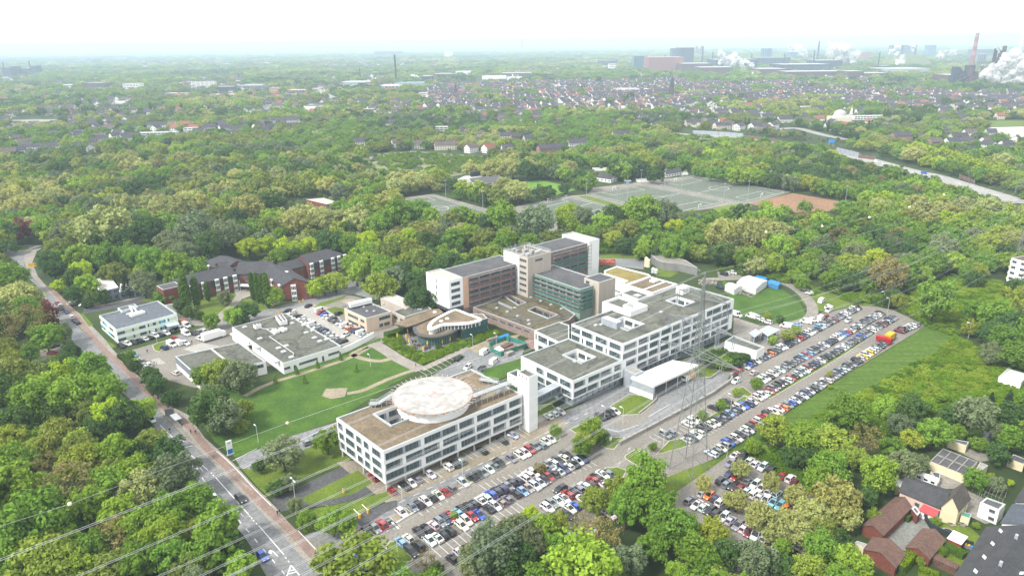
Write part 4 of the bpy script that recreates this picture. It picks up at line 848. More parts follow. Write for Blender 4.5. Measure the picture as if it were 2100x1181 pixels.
cooler('roof_cooler','small white box cooling unit with red fans on the low building roof','q',(560,375),(590,395),2.6,4.2,2.0,2)
cooler('roof_cooler','low four legged cooler on the low roof, left of its twin','q',(770,440),(820,465),2.2,4.2,1.4,1)
cooler('roof_cooler','low four legged cooler on the low roof, right of its twin','q',(860,420),(915,440),2.2,4.2,1.4,1)
b=MB()
for pts in (((610,430),(690,440),(790,510),(720,530),(1020,735)),((690,440),(780,430)),((1020,735),(1000,780))):b.tube([(*G(*Z('q',x,y),4.5),4.5) for x,y in pts],.16)
b.build('roof_pipe',M_steel,LB)
gr=GP('q',((1592,662),(1600,655),(1995,520),(1985,535),(1820,600)),3);lowwall('garage_wall','white sunken wall with long dark windows beside the sloping lawn','q',((1598,740),(1700,700),(1820,640),(1990,545)),2.6,.5,M_plaster)
# ------------------------------------------------------------- 8 pale mint building by the road
PM=thing('office_building','pale mint two storey office with olive and bright blue panels beside the main road','building',(*G(*Z('p',365,655),0),0))
pm=[G(*Z('p',x,y),6.6) for x,y in ((145,295),(365,482),(1155,268))];pm.append(pm[0]+pm[2]-pm[1]);f_=ccw(pm);k1,k2=edge_of(f_,pm[1],pm[2]),edge_of(f_,pm[0],pm[1])
r1,r2=(4.0,5.3),(1.0,2.3)
block(PM,pm,0,6.6,M_mint,mat('blue_grey_roof',(.115,.128,.150),.85,c2=(.085,.096,.115),scale=.15,fine=.8,stretch=(1,4,1,.7)),{k1:rows_px(f_[k1],f_[(k1+1)%4],'p',[(*r1,[(385,480),(575,600),(668,745),(775,797),(840,885),(925,945),(985,1008),(1033,1057)]),(*r2,[(400,497),(592,617),(682,762),(790,813),(853,900),(940,965),(1000,1020)])]),k2:rows_px(f_[k2],f_[(k2+1)%4],'p',[(*r1,[(155,175),(195,215),(285,330)]),(*r2,[(170,195),(215,230),(300,348)])])},par=.7,mull=1.1,frame=M_dframe)
def patch(root,p,q,reg,items,name='panel',off=.03):
 d=(q-p);L=d.length;d=d/L;nn=Vector((d.y,-d.x));ang=math.atan2(d.y,d.x)
 for z0,z1,x0,x1,m in items:
  a,c=sorted((solve_u(p,d,L,(z0+z1)/2,Z(reg,x0,0)[0]),solve_u(p,d,L,(z0+z1)/2,Z(reg,x1,0)[0])));a,c=max(.02,a),min(L-.02,c);o=p+d*(a+c)/2+nn*off;b=MB();b.box((*o,(z0+z1)/2),(c-a,.05,z1-z0),ang);b.build(name,m,root)
p,q=f_[k1],f_[(k1+1)%4]
patch(PM,p,q,'p',[(*r1,370,384,M_olive),(*r1,482,574,M_olive),(*r1,602,666,M_olive),(*r1,800,838,M_olive),(*r1,890,923,M_olive),(*r1,947,983,M_cyan),(*r1,1060,1150,M_olive),(*r2,370,398,M_olive),(*r2,500,590,M_olive),(*r2,620,680,M_olive),(*r2,765,788,M_olive),(*r2,903,938,M_olive),(*r2,967,998,M_cyan)])
p,q=f_[k2],f_[(k2+1)%4];patch(PM,p,q,'p',[(*r1,176,194,M_olive),(*r1,217,250,M_cyan),(*r1,250,284,M_olive),(*r2,196,214,M_cyan),(*r2,232,270,M_olive),(*r2,272,299,M_cyan)])
ext=GP('p',((385,200),(605,145),(650,180),(440,245)),6.6);block(PM,ext,0,6.7,M_mint,M_bitumen,{},par=.7,partname='rear_wall',roofname='rear_roof')
q=G(*Z('p',640,280),6.2);b=MB();b.box((*q,6.5),(6,3,1.0),AA+.2);b.build('plant_unit',M_plaster,PM)
b=MB();b.tube([(*G(*Z('p',x,y),7),z) for x,y,z in ((500,265,6.4),(580,240,6.6),(545,200,8),(600,215,8.2),(640,245,6.4))],.35);b.build('roof_duct',M_plaster,PM)
cq=GP('p',((985,400),(1040,440),(1190,405),(1150,370)),3.2);b=MB();b.prism(cq,3.0,3.15,bottom=True);b.build('glass_canopy',mat('pale_glass',(.45,.58,.62),.15,var=.1),PM)
for p in cq[1:3]:b=MB();b.cyl((*p,0),.08,3,n=6);b.build('post',M_steel,PM)
wq=GP('p',((1000,165),(1125,140),(1110,85),(960,110)),2.6);r=thing('boundary_wall','white rendered boundary wall between mint office and brick home','wall',(*wq[0],0));b=MB();b.prism([wq[0],wq[1],wq[1]+BD*.4,wq[0]+BD*.4],0,2.6);b.build('wall',M_plaster,r)
# ------------------------------------------------------------- 9 white flat bungalow among trees
BW=thing('flat_roofed_house','flat roofed dark panelled house with white roof edges among roadside trees','house',(*G(*Z('r',870,600),0),0))
bw=[G(*Z('r',x,y),5.8) for x,y in ((855,500),(1025,460),(945,365),(815,390))];f_=ccw(bw);k1=edge_of(f_,bw[0],bw[1])
M_wroof=mat('pale_gravel_roof',(.62,.60,.57),.9,c2=(.45,.43,.40),scale=.15,fine=1)
block(BW,bw,0,5.8,M_base,M_wroof,{k1:rows_even((bw[1]-bw[0]).length,[(3.6,4.8),(.3,2.2)],1.3,1.2)},par=.3,coping=M_plaster,mull=.7)
bw2=[G(*Z('r',x,y),4) for x,y in ((1030,500),(1230,475),(1150,395),(1040,430))];f_=ccw(bw2);k1=edge_of(f_,bw2[0],bw2[1]);block(BW,bw2,0,4,M_base,M_wroof,{k1:rows_even((bw2[1]-bw2[0]).length,[(.3,2.4)],1.8,.8)},par=.3,coping=M_plaster,partname='low_wall',roofname='low_roof',mull=.7)
def gabled(root,q,ze,zr,wall,roofm,wins={},over=.4,hip0=0.0,hip1=0.0,asym=.5,wn='wall',rn='roof',frame=None,win_cap=200,mull=1.0,chimney=0,th=.18):
 """house body with pitched roof; ridge runs parallel to q0-q1"""
 q=ccw(q) if area(q)>0 else [q[1],q[0],q[3],q[2]]
 w=MB();ws=[]
 for i in range(4):
  a,b_=q[i],q[(i+1)%4];wl=wins.get(i,[]);cells(w,a,b_,0,ze,wl,rev=.1);ws += [(a,b_,x) for x in wl]
 m0=q[0]+(q[3]-q[0])*asym;m1=q[1]+(q[2]-q[1])*asym;d=(q[1]-q[0]);L=d.length;d=d/L;n_=(q[3]-q[0]).normalized();Wd_=(q[3]-q[0]).length
 if not hip0:w.face([(*q[3],ze),(*q[0],ze),(*m0,zr-.05)])
 if not hip1:w.face([(*q[1],ze),(*q[2],ze),(*m1,zr-.05)])
 w.build(wn,wall,root)
 o0=0 if hip0 else over;o1=0 if hip1 else over
 s0,s1=(zr-ze)/(Wd_*asym),(zr-ze)/(Wd_*(1-asym));rf=MB()
 A0,A1=q[0]-d*o0-n_*over,q[1]+d*o1-n_*over;B0,B1=q[3]-d*o0+n_*over,q[2]+d*o1+n_*over
 if hip0:A0 -= d*over;B0 -= d*over
 if hip1:A1 += d*over;B1 += d*over
 zA,zB=ze-over*s0,ze-over*s1;R0=m0+d*(hip0 if hip0 else -o0);R1=m1-d*(hip1 if hip1 else -o1)
 def sl(*p):
  rf.face([(x,y,z+th) for x,y,z in p]);rf.face([(x,y,z) for x,y,z in p][::-1])
 sl((*A0,zA),(*A1,zA),(*R1,zr),(*R0,zr));sl((*B1,zB),(*B0,zB),(*R0,zr),(*R1,zr))
 if hip0:sl((*B0,zB),(*A0,zA),(*R0,zr))
 if hip1:sl((*A1,zA),(*B1,zB),(*R1,zr))
 for p,r_ in ((A0,zA),(B1,zB)):pass
 edges=[((*A0,zA),(*A1,zA)),((*B1,zB),(*B0,zB)),((*A1,zA),(*(B1 if hip1 else R1),zB if hip1 else zr)),((*(B0 if hip0 else R0),zB if hip0 else zr),(*A0,zA))]
 if not hip1:edges.append(((*R1,zr),(*B1,zB)))
 if not hip0:edges.append(((*B0,zB),(*R0,zr)))
 for (x,y) in edges:rf.face([x,y,(y[0],y[1],y[2]+th),(x[0],x[1],x[2]+th)])
 r=rf.build(rn,roofm,root)
 if chimney:
  c=m0+(m1-m0)*.35;b=MB();b.box((*c,zr+.3),(.7,.6,1.6),math.atan2(d.y,d.x));b.build('chimney',M_brick,r)
 for p,b_,x in ws[:win_cap]:window(root,p,b_,x,mull,frame or M_frame,rev=.1,fw=.12)
 return q,(m0,m1)
def evenw(q,zs,w,gap,edges=(0,1,2,3),start=.9):
 q=ccw(q) if area(q)>0 else [q[1],q[0],q[3],q[2]];return {i:rows_even((q[(i+1)%4]-q[i]).length,zs,w,gap,start,start) for i in edges}
# ------------------------------------------------------------- 10 brick care home, X shaped
NH=thing('care_home','red brick care home with dark hipped roofs spread in an X and white bay windows','building',(*G(*Z('n',880,590),0),0))
def wingq(front,depth_pt,ze):
 a,b_=G(*Z('n',*front[0]),ze),G(*Z('n',*front[1]),ze);d=(b_-a).normalized();n_=Vector((-d.y,d.x));return a,b_,n_
zs3=[(.8,2.2),(3.5,4.9),(6.2,7.6)];ZE,ZR=8.2,11.6
def bays_(p,q,us,w=2.0):
 d=(q-p);L=d.length;d=d/L;nn=Vector((d.y,-d.x));ang=math.atan2(d.y,d.x)
 for u in us:
  o=p+d*(L*u)+nn*.45;b=MB();b.box((*o,4.3),(w,.9,8.4),ang,0)
  for z in (1.5,4.2,6.9):
   for s in (-.5,0,.5):b.box((*(o+d*s*w*.62+nn*.46),z),(w*.24,.04,1.7),ang,1)
   b.box((*(o+d*(w/2+.01)),z),(.04,.6,1.6),ang,1);b.box((*(o-d*(w/2+.01)),z),(.04,.6,1.6),ang,1)
  b.build('bay_window',[M_plaster,M_glass],NH)
def slatepanel(p,q,u0,u1):
 d=(q-p);L=d.length;d=d/L;nn=Vector((d.y,-d.x));o=p+d*L*(u0+u1)/2+nn*.05;b=MB();b.box((*o,6.2),(L*(u1-u0),.1,4.0),math.atan2(d.y,d.x));b.build('slate_cladding',M_slate,NH)
# front left wing
a,b_,n_=wingq(((230,575),(810,440)),None,ZE);q1=[a,b_,b_+n_*15,a+n_*15]
gabled(NH,q1,ZE,ZR,M_brick,M_slate,{0:[],3:rows_even(15,zs3,1.2,2.2)},hip0=7)
bays_(a,b_,(.16,.37,.62,.78,.96));slatepanel(a,b_,.50,.59);slatepanel(a,b_,.66,.74);slatepanel(a,b_,.82,.92)
tq=GP('n',((95,520),(205,505),(200,480),(110,490)),9);tq=[a-(b_-a).normalized()*9+n_*0,a-(b_-a).normalized()*.05,a-(b_-a).normalized()*.05+n_*9,a-(b_-a).normalized()*9+n_*9]
block(NH,tq,0,9.2,M_brick,M_bitumen,{},par=.2,partname='stair_wall',roofname='stair_roof')
# front right wing, gable towards the street
a,b_=G(*Z('n',1300,560),ZE),G(*Z('n',1625,530),ZE);d_=(b_-a);dn=Vector((-d_.y,d_.x)).normalized();back=(G(*Z('n',1150,350),ZR)-G(*Z('n',1400,515),ZR));bl=back.length;bu=back.normalized()
q2=[a+bu*bl,a,b_,b_+bu*bl]
gabled(NH,q2,ZE,ZR,M_brick,M_slate,{1:[(.6,1.6,.8,1.8),(d_.length-4.2,d_.length-3.2,.8,1.8),(d_.length-2,d_.length-1,.8,1.8)]},asym=.42)
bays_(a,b_,(.38,),2.4);L_=bl
bays_(a+bu*L_,a,(.98-1.5/L_,));bays_(a+bu*L_,a,(.6,))
# back right wing
a,b_,n_=wingq(((1590,325),(1985,222)),None,ZE);q3=[a,b_,b_+n_*15,a+n_*15];gabled(NH,q3,ZE,ZR,M_brick,M_slate,{0:[],1:rows_even(15,zs3,1.2,2)},hip1=7)
bays_(a,b_,(.06,.32,.63,.8,.97));slatepanel(a,b_,.12,.25);slatepanel(a,b_,.38,.55);slatepanel(a,b_,.68,.75)
a,b_,n_=wingq(((1160,430),(1590,330)),None,7.0);q4=[a,b_,b_+n_*11,a+n_*11];gabled(NH,q4,7.0,9.8,M_brick,M_slate,{0:rows_even((b_-a).length,[(5.0,6.2),(1.5,2.7)],1.4,1.4)})
# back left wing and centre
a,b_,n_=wingq(((430,310),(670,395)),None,ZE);c_=G(*Z('n',405,250),ZE);q5=[a,b_,b_+n_*16,a+n_*16];gabled(NH,q5,ZE,ZR,M_brick,M_slate,evenw(q5,zs3,1.3,1.8,(0,3)),hip0=7)
bays_(a,b_,(.12,.38),2.0)
a,b_,n_=wingq(((660,400),(900,355)),None,ZE);q6=[a,b_,b_+n_*13,a+n_*13];gabled(NH,q6,ZE,ZR-.6,M_brick,M_slate)
a,b_,n_=wingq(((800,430),(1170,420)),None,ZE);q7=[a,b_,b_+n_*17,a+n_*17];gabled(NH,q7,ZE,ZR+.3,M_brick,M_slate,{0:rows_even((b_-a).length,zs3[1:],1.6,1.6)})
for x,y,z_ in ((1340,418,10.8),(430,425,10.8),(1690,200,10.8)):q=G(*Z('n',x,y),z_);b=MB();b.box((*q,z_-.1),(4.2,2.0,.9),AA+(.9 if x in (625,1340) else 0),0,);b.build('roof_light',M_plaster,NH)
en=GP('n',((850,560),(960,565),(955,540),(860,535)),3.2);b=MB();b.prism(en,3.0,3.3,bottom=True);b.build('entrance_canopy',M_steel,NH)
for p in en[:2]:b=MB();b.cyl((*p,0),.1,6.5,n=6);b.build('canopy_mast',M_steel,NH)
pv=G(*Z('n',1085,300),6);r=thing('slate_pavilion','small square pavilion with slate pyramid roof behind the care home','pavilion',(*pv,0));sq=frame_rect(pv,-5,5,-5,5,AD,BD);gabled(r,sq,3.5,7,M_base,M_slate,{},hip0=4.9,hip1=4.9)
shd=GP('n',((270,785),(320,760),(395,800),(345,825)),2.5);r=thing('garden_shelter','pale flat garden shelter among hedges before the care home','shelter',(*cen(shd).xy,0));b=MB();b.prism(shd,2.3,2.5,bottom=True);b.build('roof',M_cream,r)
for p in inset(shd,.3):b=MB();b.cyl((*p,0),.08,2.3,n=6);b.build('post',M_steel,r)
# ------------------------------------------------------------- 11 roofs behind the ward block
RB=thing('rear_clinic_building','low clinic block with mossy and brown planted roofs behind the ward block','building',(*G(*Z('5',350,360),0),0))
M_mossg=mat('moss_roof',(.24,.20,.06),.95,c2=(.17,.13,.05),scale=.1,fine=.8)
r1_=[G(*Z('5',x,y),7) for x,y in ((170,240),(285,200),(565,270),(590,290),(370,365),(320,350),(370,330),(170,265))];block(RB,r1_,0,7,M_plaster,M_mossg,{},par=.5,cw=.7,coping=M_plaster)
r2_=[G(*Z('5',x,y),6.6) for x,y in ((372,368),(585,292),(830,360),(605,440))];block(RB,r2_,0,6.6,M_plaster,M_sedum,{},par=.5,cw=.7,coping=M_plaster,partname='brown_wall',roofname='brown_roof')
b=MB();p,q=G(*Z('5',520,412),6.7),G(*Z('5',730,335),6.7);b.beam((*p,6.5),(*q,6.5),.7,0,.6);b.build('parapet',M_plaster,RB);q=G(*Z('5',620,335),6.4);b=MB();b.box((*q,6.7),(4,3,1),AA);b.build('plant_unit',M_plaster,RB)
r3_=[G(*Z('5',x,y),5) for x,y in ((330,440),(430,405),(590,450),(480,495))];block(RB,r3_,0,5,M_plaster,M_roof,{},par=.3,partname='link_wall',roofname='link_roof')
q=G(*Z('5',470,462),5);skylight(RB,q.x,q.y,4.7,3.5)
r4_=[G(*Z('5',x,y),4.4) for x,y in ((235,410),(330,445),(180,500),(160,460))];block(RB,r4_,0,4.4,M_plaster,mat('pale_blue_roof',(.42,.55,.57),.7,var=.15),{},par=.2,partname='link_wall',roofname='link_roof')
gs=[G(*Z('5',x,y),4.5) for x,y in ((568,82),(690,85),(900,145),(1010,215),(860,180),(700,165),(640,140))];GS=thing('long_shed','long grey flat roofed shed with bent end by the wood','shed',(*cen(gs).xy,0));block(GS,gs,0,4.5,mat('shed_wall',(.22,.22,.21),.8),M_gravel,{},par=.1)
b=MB();p,q=G(*Z('5',700,185),2),G(*Z('5',1030,245),2);b.beam((*p,1.3),(*q,1.3),.3,0,2.6);tag(b.build('yard_wall',M_gpanel),'grey panelled yard wall in front of the long shed','wall')
q=G(*Z('5',560,200),0)
for (x,y,h,lab) in ((545,215,5.2,'tall pale oxygen tank beside the long shed'),(565,220,4.4,'shorter pale oxygen tank right of the taller one'),(608,270,2.6,'grey steel vent drum by the mossy roof'),(635,275,2.2,'smaller grey steel vent drum by the mossy roof')):
 q=G(*Z('5',x,y),0);r=thing('storage_tank',lab,'tank',(*q,0));b=MB();b.cyl((*q,.6),1.0,h,n=14);b.cyl((*q,.6+h),1.0,.5,.4,n=14);b.build('vessel',M_cream if h>4 else M_steel,r);b=MB();[b.beam((q.x+sx,q.y+sy,0),(q.x+sx,q.y+sy,1),.15) for sx in (-.8,.8) for sy in (-.8,.8)];b.build('support',M_base,r)
random.seed(21)
r=thing('scrap_heap','jumbled red steel containers and scaffold parts beside the white end wall','pile',(*G(*Z('5',180,185),0),0))
for k in range(9):q=G(*Z('5',random.uniform(115,255),random.uniform(160,195)),0);b=MB();b.box((*q,.9),(random.uniform(3,6),random.uniform(1.2,2.2),1.6),random.uniform(-.4,1));b.build('red_container',mat('rusty_red_steel',(.42,.10,.06),.8,c2=(.30,.09,.06),scale=.5),r)
for nm,lab,pts,m in (('stone_heap','scattered pale stone blocks left of the white tent',[(1020+random.uniform(0,150),335+random.uniform(0,35)) for _ in range(26)],M_pave),('stone_heap','row of pale stone blocks in the grass before the white tent',[(1330+t*170,430+t*45+random.uniform(-6,6)) for t in [i/15 for i in range(16)]],M_pave)):
 b=MB()
 for x,y in pts:q=G(*Z('5',x,y),0);b.box((*q,.45),(random.uniform(1.2,2.4),random.uniform(.8,1.5),.9),random.uniform(0,3))
 tag(b.build(nm,m),lab,'stone heap')
def tent(name,label,reg,pts,z,zr,m,cat='tent'):
 q=GP(reg,pts,z);r=thing(name,label,cat,(*cen(q).xy,0));gabled(r,q,z,zr,m,m,over=.1,th=.06);return r
M_tent=mat('white_tarpaulin',(.58,.58,.58),.6,var=.06,scale=.5)
tent('marquee_tent','large white marquee tent on the site track beside blue containers','5',((1360,345),(1535,400),(1635,330),(1470,285)),3.4,4.3,M_tent)
tent('marquee_tent','small white tent attached left of the large marquee','5',((1255,372),(1340,410),(1410,385),(1320,350)),3.0,3.8,M_tent)
M_blue=mat('blue_container_steel',(.02,.22,.55),.5,var=.15,scale=1,stretch=(6,6,.2))
for pts,lab in ((((1525,290),(1545,282),(1635,305),(1615,318)),'blue shipping container behind the white marquee'),(((1632,340),(1690,358),(1722,335),(1665,318)),'blue shipping container at the right end of the marquee'),(((1690,360),(1735,373),(1755,345),(1715,335)),'rightmost blue shipping container by the site track')):
 q=GP('5',pts,2.6);r=thing('shipping_container',lab,'container',(*cen(q).xy,0));b=MB();b.prism(q,.1,2.6);b.build('body',M_blue,r);b=MB();q2=ccw(q);k=0;a,c=q2[0],q2[1];d=(c-a).normalized();nn=Vector((d.y,-d.x))
 for i in range(6):o=a+(c-a)*(i+.5)/6+nn*.04;b.box((*o,1.35),(.12,.06,2.3),math.atan2(d.y,d.x))
 b.build('door_bar',M_base,r)
# construction pit with green hoarding on the forecourt
CS=thing('building_site','fenced building pit with green hoarding and rusty slabs before the link block','construction site',(*G(*Z('4',1680,650),0),0))
hp=GP('4',((1495,625),(1660,560),(1690,575),(1700,570),(1860,620),(1850,640),(1610,720),(1520,680)));M_hoard=mat('green_hoarding',(.03,.16,.12),.85,c2=(.05,.22,.16),scale=.8)
for a,c in zip(hp,hp[1:]+hp[:1]):b=MB();b.beam((*a,1.0),(*c,1.0),.1,0,2.0);b.build('hoarding',M_hoard,CS)
for pts,h,m in ((((1610,610),(1690,580),(1730,590),(1650,630)),1.6,M_tile),(((1650,640),(1730,605),(1770,615),(1690,655)),1.2,M_tile),(((1545,640),(1590,615),(1640,650),(1600,660)),2.0,M_plaster),(((1640,680),(1700,655),(1740,665),(1680,695)),1.5,M_concrete),(((1740,640),(1800,620),(1830,630),(1780,650)),.8,M_sand)):b=MB();b.prism(GP('4',pts,h),0,h);b.build('slab_stack',m,CS)
tp=GP('4',((1790,590),(1890,545),(2070,610),(1960,650)),.5);b=MB();b.prism(tp,0,.5);tag(b.build('paved_platform',mat('reddish_terrace',(.27,.17,.15),.9,c2=(.20,.14,.125),scale=.2)),'low reddish paved platform beside the building pit','platform')
q=G(*Z('4',1635,525),1);r=thing('tarpaulin_stack','blue tarpaulin covered stack on the sand by the cafe beds','stack',(*q,0));gabled(r,frame_rect(q,-2.4,2.4,-1.1,1.1,AD,BD),.9,1.7,M_blue,M_blue,over=.05); 
for x,y,l in ((1510,560,'pallet of building blocks on the sandy yard'),(1480,575,'white bag stack on the sandy yard')):q=G(*Z('4',x,y),0);b=MB();[b.box((q.x+i*.9,q.y+i*.6,.5),(.8,1.1,1.0),AA) for i in range(4)];tag(b.build('block_pallet',M_pave),l,'pallet')
# ------------------------------------------------------------- 12 gardens and houses in the lower right corner
def gh(name,label,reg,pts,ze,zr,wall,roofm,wins=None,**kw):
 q=GP(reg,pts,ze);r=thing(name,label,'house' if 'garage' not in name else 'garage',(*cen(q).xy,0));q=[Vector(p) for p in q];gabled(r,q,ze,zr,wall,roofm,wins if wins is not None else {},**kw);return r
gh('garage_row','long brick garage row with brown roof, above the cobbled yard','t',((275,850),(505,625),(385,545),(115,775)),2.7,4.1,M_brick,M_tile,{},over=.25)
gh('garage_row','brick garage row with brown tiled roof at the lower left of the cobbled yard','t',((378,1110),(455,1000),(200,870),(130,965)),2.7,4.4,M_brick,M_tile,{},over=.25)
gh('garage_row','brick garage row with brown tiled roof at the right of the cobbled yard','t',((650,1040),(775,890),(600,800),(465,950)),2.7,4.1,M_brick,M_tile,{},over=.25)
gq=GP('t',((505,635),(535,610),(580,665),(555,695)),2.7);r=thing('brick_shed','small flat brick shed at the end of the long garage row','shed',(*cen(gq).xy,0));block(r,gq,0,2.7,M_brick,M_tile,{},par=.1)
dh=GP('t',((415,500),(745,640),(830,500),(480,380)),3.6);r=thing('workshop_house','long low pink walled house with dark slate roof beside the brick garages','house',(*cen(dh).xy,0));gabled(r,dh,3.6,5.6,mat('pink_wall',(.66,.50,.42),.85,var=.1),M_slate,{0:[(4,5.2,1.2,2.4),(9,10.2,1.2,2.4)]},over=.3)
ch=GP('t',((750,620),(885,650),(975,550),(830,490)),4.6);r=thing('cream_house','cream gabled house with brown grey roof at the corner of the slate workshop','house',(*cen(ch).xy,0));a=ch;gabled(r,[a[1],a[2],a[3],a[0]],4.6,8.0,M_cream,mat('grey_brown_roof',(.105,.092,.080),.85,c2=(.075,.066,.06),scale=.5,fine=2),{},over=.3)
pr=GP('t',((365,455),(430,465),(465,380),(400,355)),3);r=thing('lean_to','white corrugated lean-to roof at the slate workshop end','shed',(*cen(pr).xy,0));b=MB();b.prism(pr,2.8,3.0,bottom=True);b.build('roof',M_plaster,r);b=MB();b.prism(inset(pr,.5),0,2.8);b.build('wall',M_cream,r)
rp=GP('t',((580,640),(685,685),(750,650),(640,600)),2.6);r=thing('garden_shed','small shed with bright red roof at the slate workshop','shed',(*cen(rp).xy,0));gabled(r,rp,2.2,3.0,M_plaster,mat('bright_red_roof',(.58,.06,.07),.7,var=.15,scale=.6),{0:[(1,2,.9,1.8)]},over=.3)
cg=GP('t',((655,255),(940,370),(1040,260),(820,165),(740,150)),2.7);CG=thing('garage_block','cream garage block with dark wet flat roof in eight bays','garage',(*cen(cg).xy,0));cg=[cg[0],cg[1],cg[2],cg[0]+cg[2]-cg[1]];fcg=ccw(cg);kf=edge_of(fcg,cg[0],cg[1]);block(CG,cg,0,2.7,M_cream,M_bitumen,{},par=.15,cw=.25,coping=M_concrete)
for i in range(1,4):b=MB();b.beam((*(cg[0]+(cg[1]-cg[0])*i/4),2.7),(*(cg[3]+(cg[2]-cg[3])*i/4),2.7),.25);b.build('roof_divider',M_concrete,CG)
b=MB();b.beam((*((cg[0]+cg[3])/2),2.7),(*((cg[1]+cg[2])/2),2.7),.25);b.build('roof_divider',M_concrete,CG)
a,c=fcg[kf],fcg[(kf+1)%4];d=(c-a).normalized();nn=Vector((d.y,-d.x))
for i in range(4):o=a+(c-a)*(i+.5)/4+nn*.03;b=MB();b.box((*o,1.1),((c-a).length/4-.5,.06,2.1),math.atan2(d.y,d.x));b.build('garage_door',mat('cream_door',(.74,.66,.46),.6,var=.08),CG)
for pts,lab,z in ((((805,85),(950,130),(970,100),(840,75)),'small cream flat garage behind the eight bay garage block',2.7),(((690,380),(735,395),(740,350),(660,335)),'small cream flat garage beside the white caravan',2.6),(((1285,235),(1412,280),(1430,240),(1330,200)),'cream flat garage at the right picture edge',2.7)):
 q=GP('t',pts,z);r=thing('flat_garage',lab,'garage',(*cen(q).xy,0));block(r,q,0,z,M_cream,M_bitumen,{},par=.15,cw=.2)
wh=GP('t',((1055,640),(1200,700),(1265,625),(1100,565)),4.5);wh=[G(*Z('t',1060,585),4.5),G(*Z('t',1215,650),4.5),G(*Z('t',1265,600),4.5),G(*Z('t',1110,545),4.5)];WHs=thing('white_house','white cubic house with roof terrace cage next to terraced row','house',(*cen(wh).xy,0));fw_=ccw(wh);kx=edge_of(fw_,wh[0],wh[1]);Lw=(wh[1]-wh[0]).length;block(WHs,wh,0,4.5,M_plaster,M_bitumen,{kx:[(Lw-2.2,Lw-.8,2.8,3.8),(Lw-2.0,Lw-.6,.6,1.6)]},par=.2)
def cage(name,lab,c4,z0,z1,nx=5):
 r=thing(name,lab,'frame',(*cen(c4).xy,z0));b=MB()
 for i in range(nx+1):
  t=i/nx;a=c4[0]+(c4[1]-c4[0])*t;c=c4[3]+(c4[2]-c4[3])*t;b.beam((*a,z0),(*a,z1),.05);b.beam((*c,z0),(*c,z1),.05);b.beam((*a,z1),(*c,z1),.05)
 for z in (z1,(z0+z1)/2):
  for p,q in zip(c4,c4[1:]+c4[:1]):b.beam((*p,z),(*q,z),.05)
 b.build('bar',M_concrete,r)
cage('terrace_cage','open pale metal greenhouse frame behind the white cubic house',GP('t',((1095,510),(1240,575),(1275,490),(1140,425)),2.5),.1,3.0)
cage('pergola','small white pergola frame left of the white cubic house',GP('t',((1000,580),(1065,600),(1090,535),(1040,510)),2.5),.1,2.8,3)
th_=[G(*Z('t',860,1190),7.5),G(*Z('t',1120,790),7.5)];d=(th_[1]-th_[0]).normalized();nn=Vector((d.y,-d.x));th0=th_[0]-d*14;L=(th_[1]-th0).length
TH=thing('terraced_house','large dark grey pitched roof terrace with rows of roof windows at lower right','house',(*th0,0));tq=[th0,th0+nn*13,th_[1]+nn*13,th_[1]];tq=[th_[1],th0,th0+nn*13,th_[1]+nn*13]
gabled(TH,tq,7.5,11.6,M_plaster,mat('dark_grey_roof',(.060,.060,.064),.8,c2=(.042,.042,.046),scale=.4,fine=2.5),{0:rows_even(L,[(1,2.4),(4.2,5.6)],1.3,1.6)},over=.4,mull=.7,asym=.5)
for k in range(6):
 for s in (1,-1):
  u=3+k*(L-6)/5;o=th0+d*u+nn*(6.5-s*3.3);sl_=math.atan2(4.1,6.5);b=MB();Rm=Matrix.Rotation(math.atan2(d.y,d.x),4,'Z') @ Matrix.Rotation(s*sl_*(-1)*-1,4,'X')
  zz=7.5+4.1*(1-3.3/6.5)+.24;cs_=[Matrix.Translation((*o,zz)) @ Rm @ Vector((x,y,z)) for z in (-.08,.08) for x,y in ((-.55,-.7),(.55,-.7),(.55,.7),(-.55,.7))]
  bb=len(b.v);b.v.extend(tuple(v) for v in cs_);[(b.f.append(tuple(bb+i for i in f)),b.m.append(0)) for f in ((3,2,1,0),(4,5,6,7),(0,1,5,4),(1,2,6,5),(2,3,7,6),(3,0,4,7))];b.build('roof_window',mat('bright_roof_glass',(.62,.66,.70),.2,var=.1),TH)
for k in range(3):o=th0+d*(L*(k+.5)/3)+nn*6.5;b=MB();b.box((*o,12.0),(.8,.6,1.4),math.atan2(d.y,d.x));b.build('chimney',M_gpanel,TH)
nh_=[G(*Z('t',1230,770),6),G(*Z('t',1300,590),6)];d2=d;q0=nh_[0];q=[q0+d*11,q0+d*.5,q0+d*.5+nn*14,q0+d*11+nn*14];r=thing('terraced_house','blue grey roofed terrace end with white gable next to the large dark roof','house',(*q0,0));gabled(r,q,6.4,9.6,M_plaster,mat('blue_slate',(.080,.092,.115),.7,c2=(.06,.07,.09),scale=.4,fine=2),{0:rows_even(10.5,[(1,2.3),(3.8,5)],1.2,1.5)},over=.35)
q0=nh_[0]+d*13;q=[q0+d*12,q0,q0+nn*12,q0+d*12+nn*12];r=thing('terraced_house','grey roofed terrace house furthest up the right edge of the picture','house',(*q0,0));gabled(r,q,6.2,9.2,M_plaster,M_slate,{0:rows_even(12,[(1,2.3),(3.8,5)],1.2,1.5)},over=.35,chimney=1)
gp=GP('t',((830,860),(890,885),(940,880),(850,840)),2.4);r=thing('garden_shed','red garden shed with white flat roof at the lawn edge','shed',(*cen(gp).xy,0));b=MB();qq=frame_rect(cen(gp).xy,-2,2,-1.4,1.4,AD,BD);b.prism(qq,0,2.2);b.build('wall',mat('dark_red_wood',(.30,.05,.04),.8),r);b=MB();b.prism(inset(qq,-.25),2.21,2.4,bottom=True);b.build('roof',M_plaster,r)
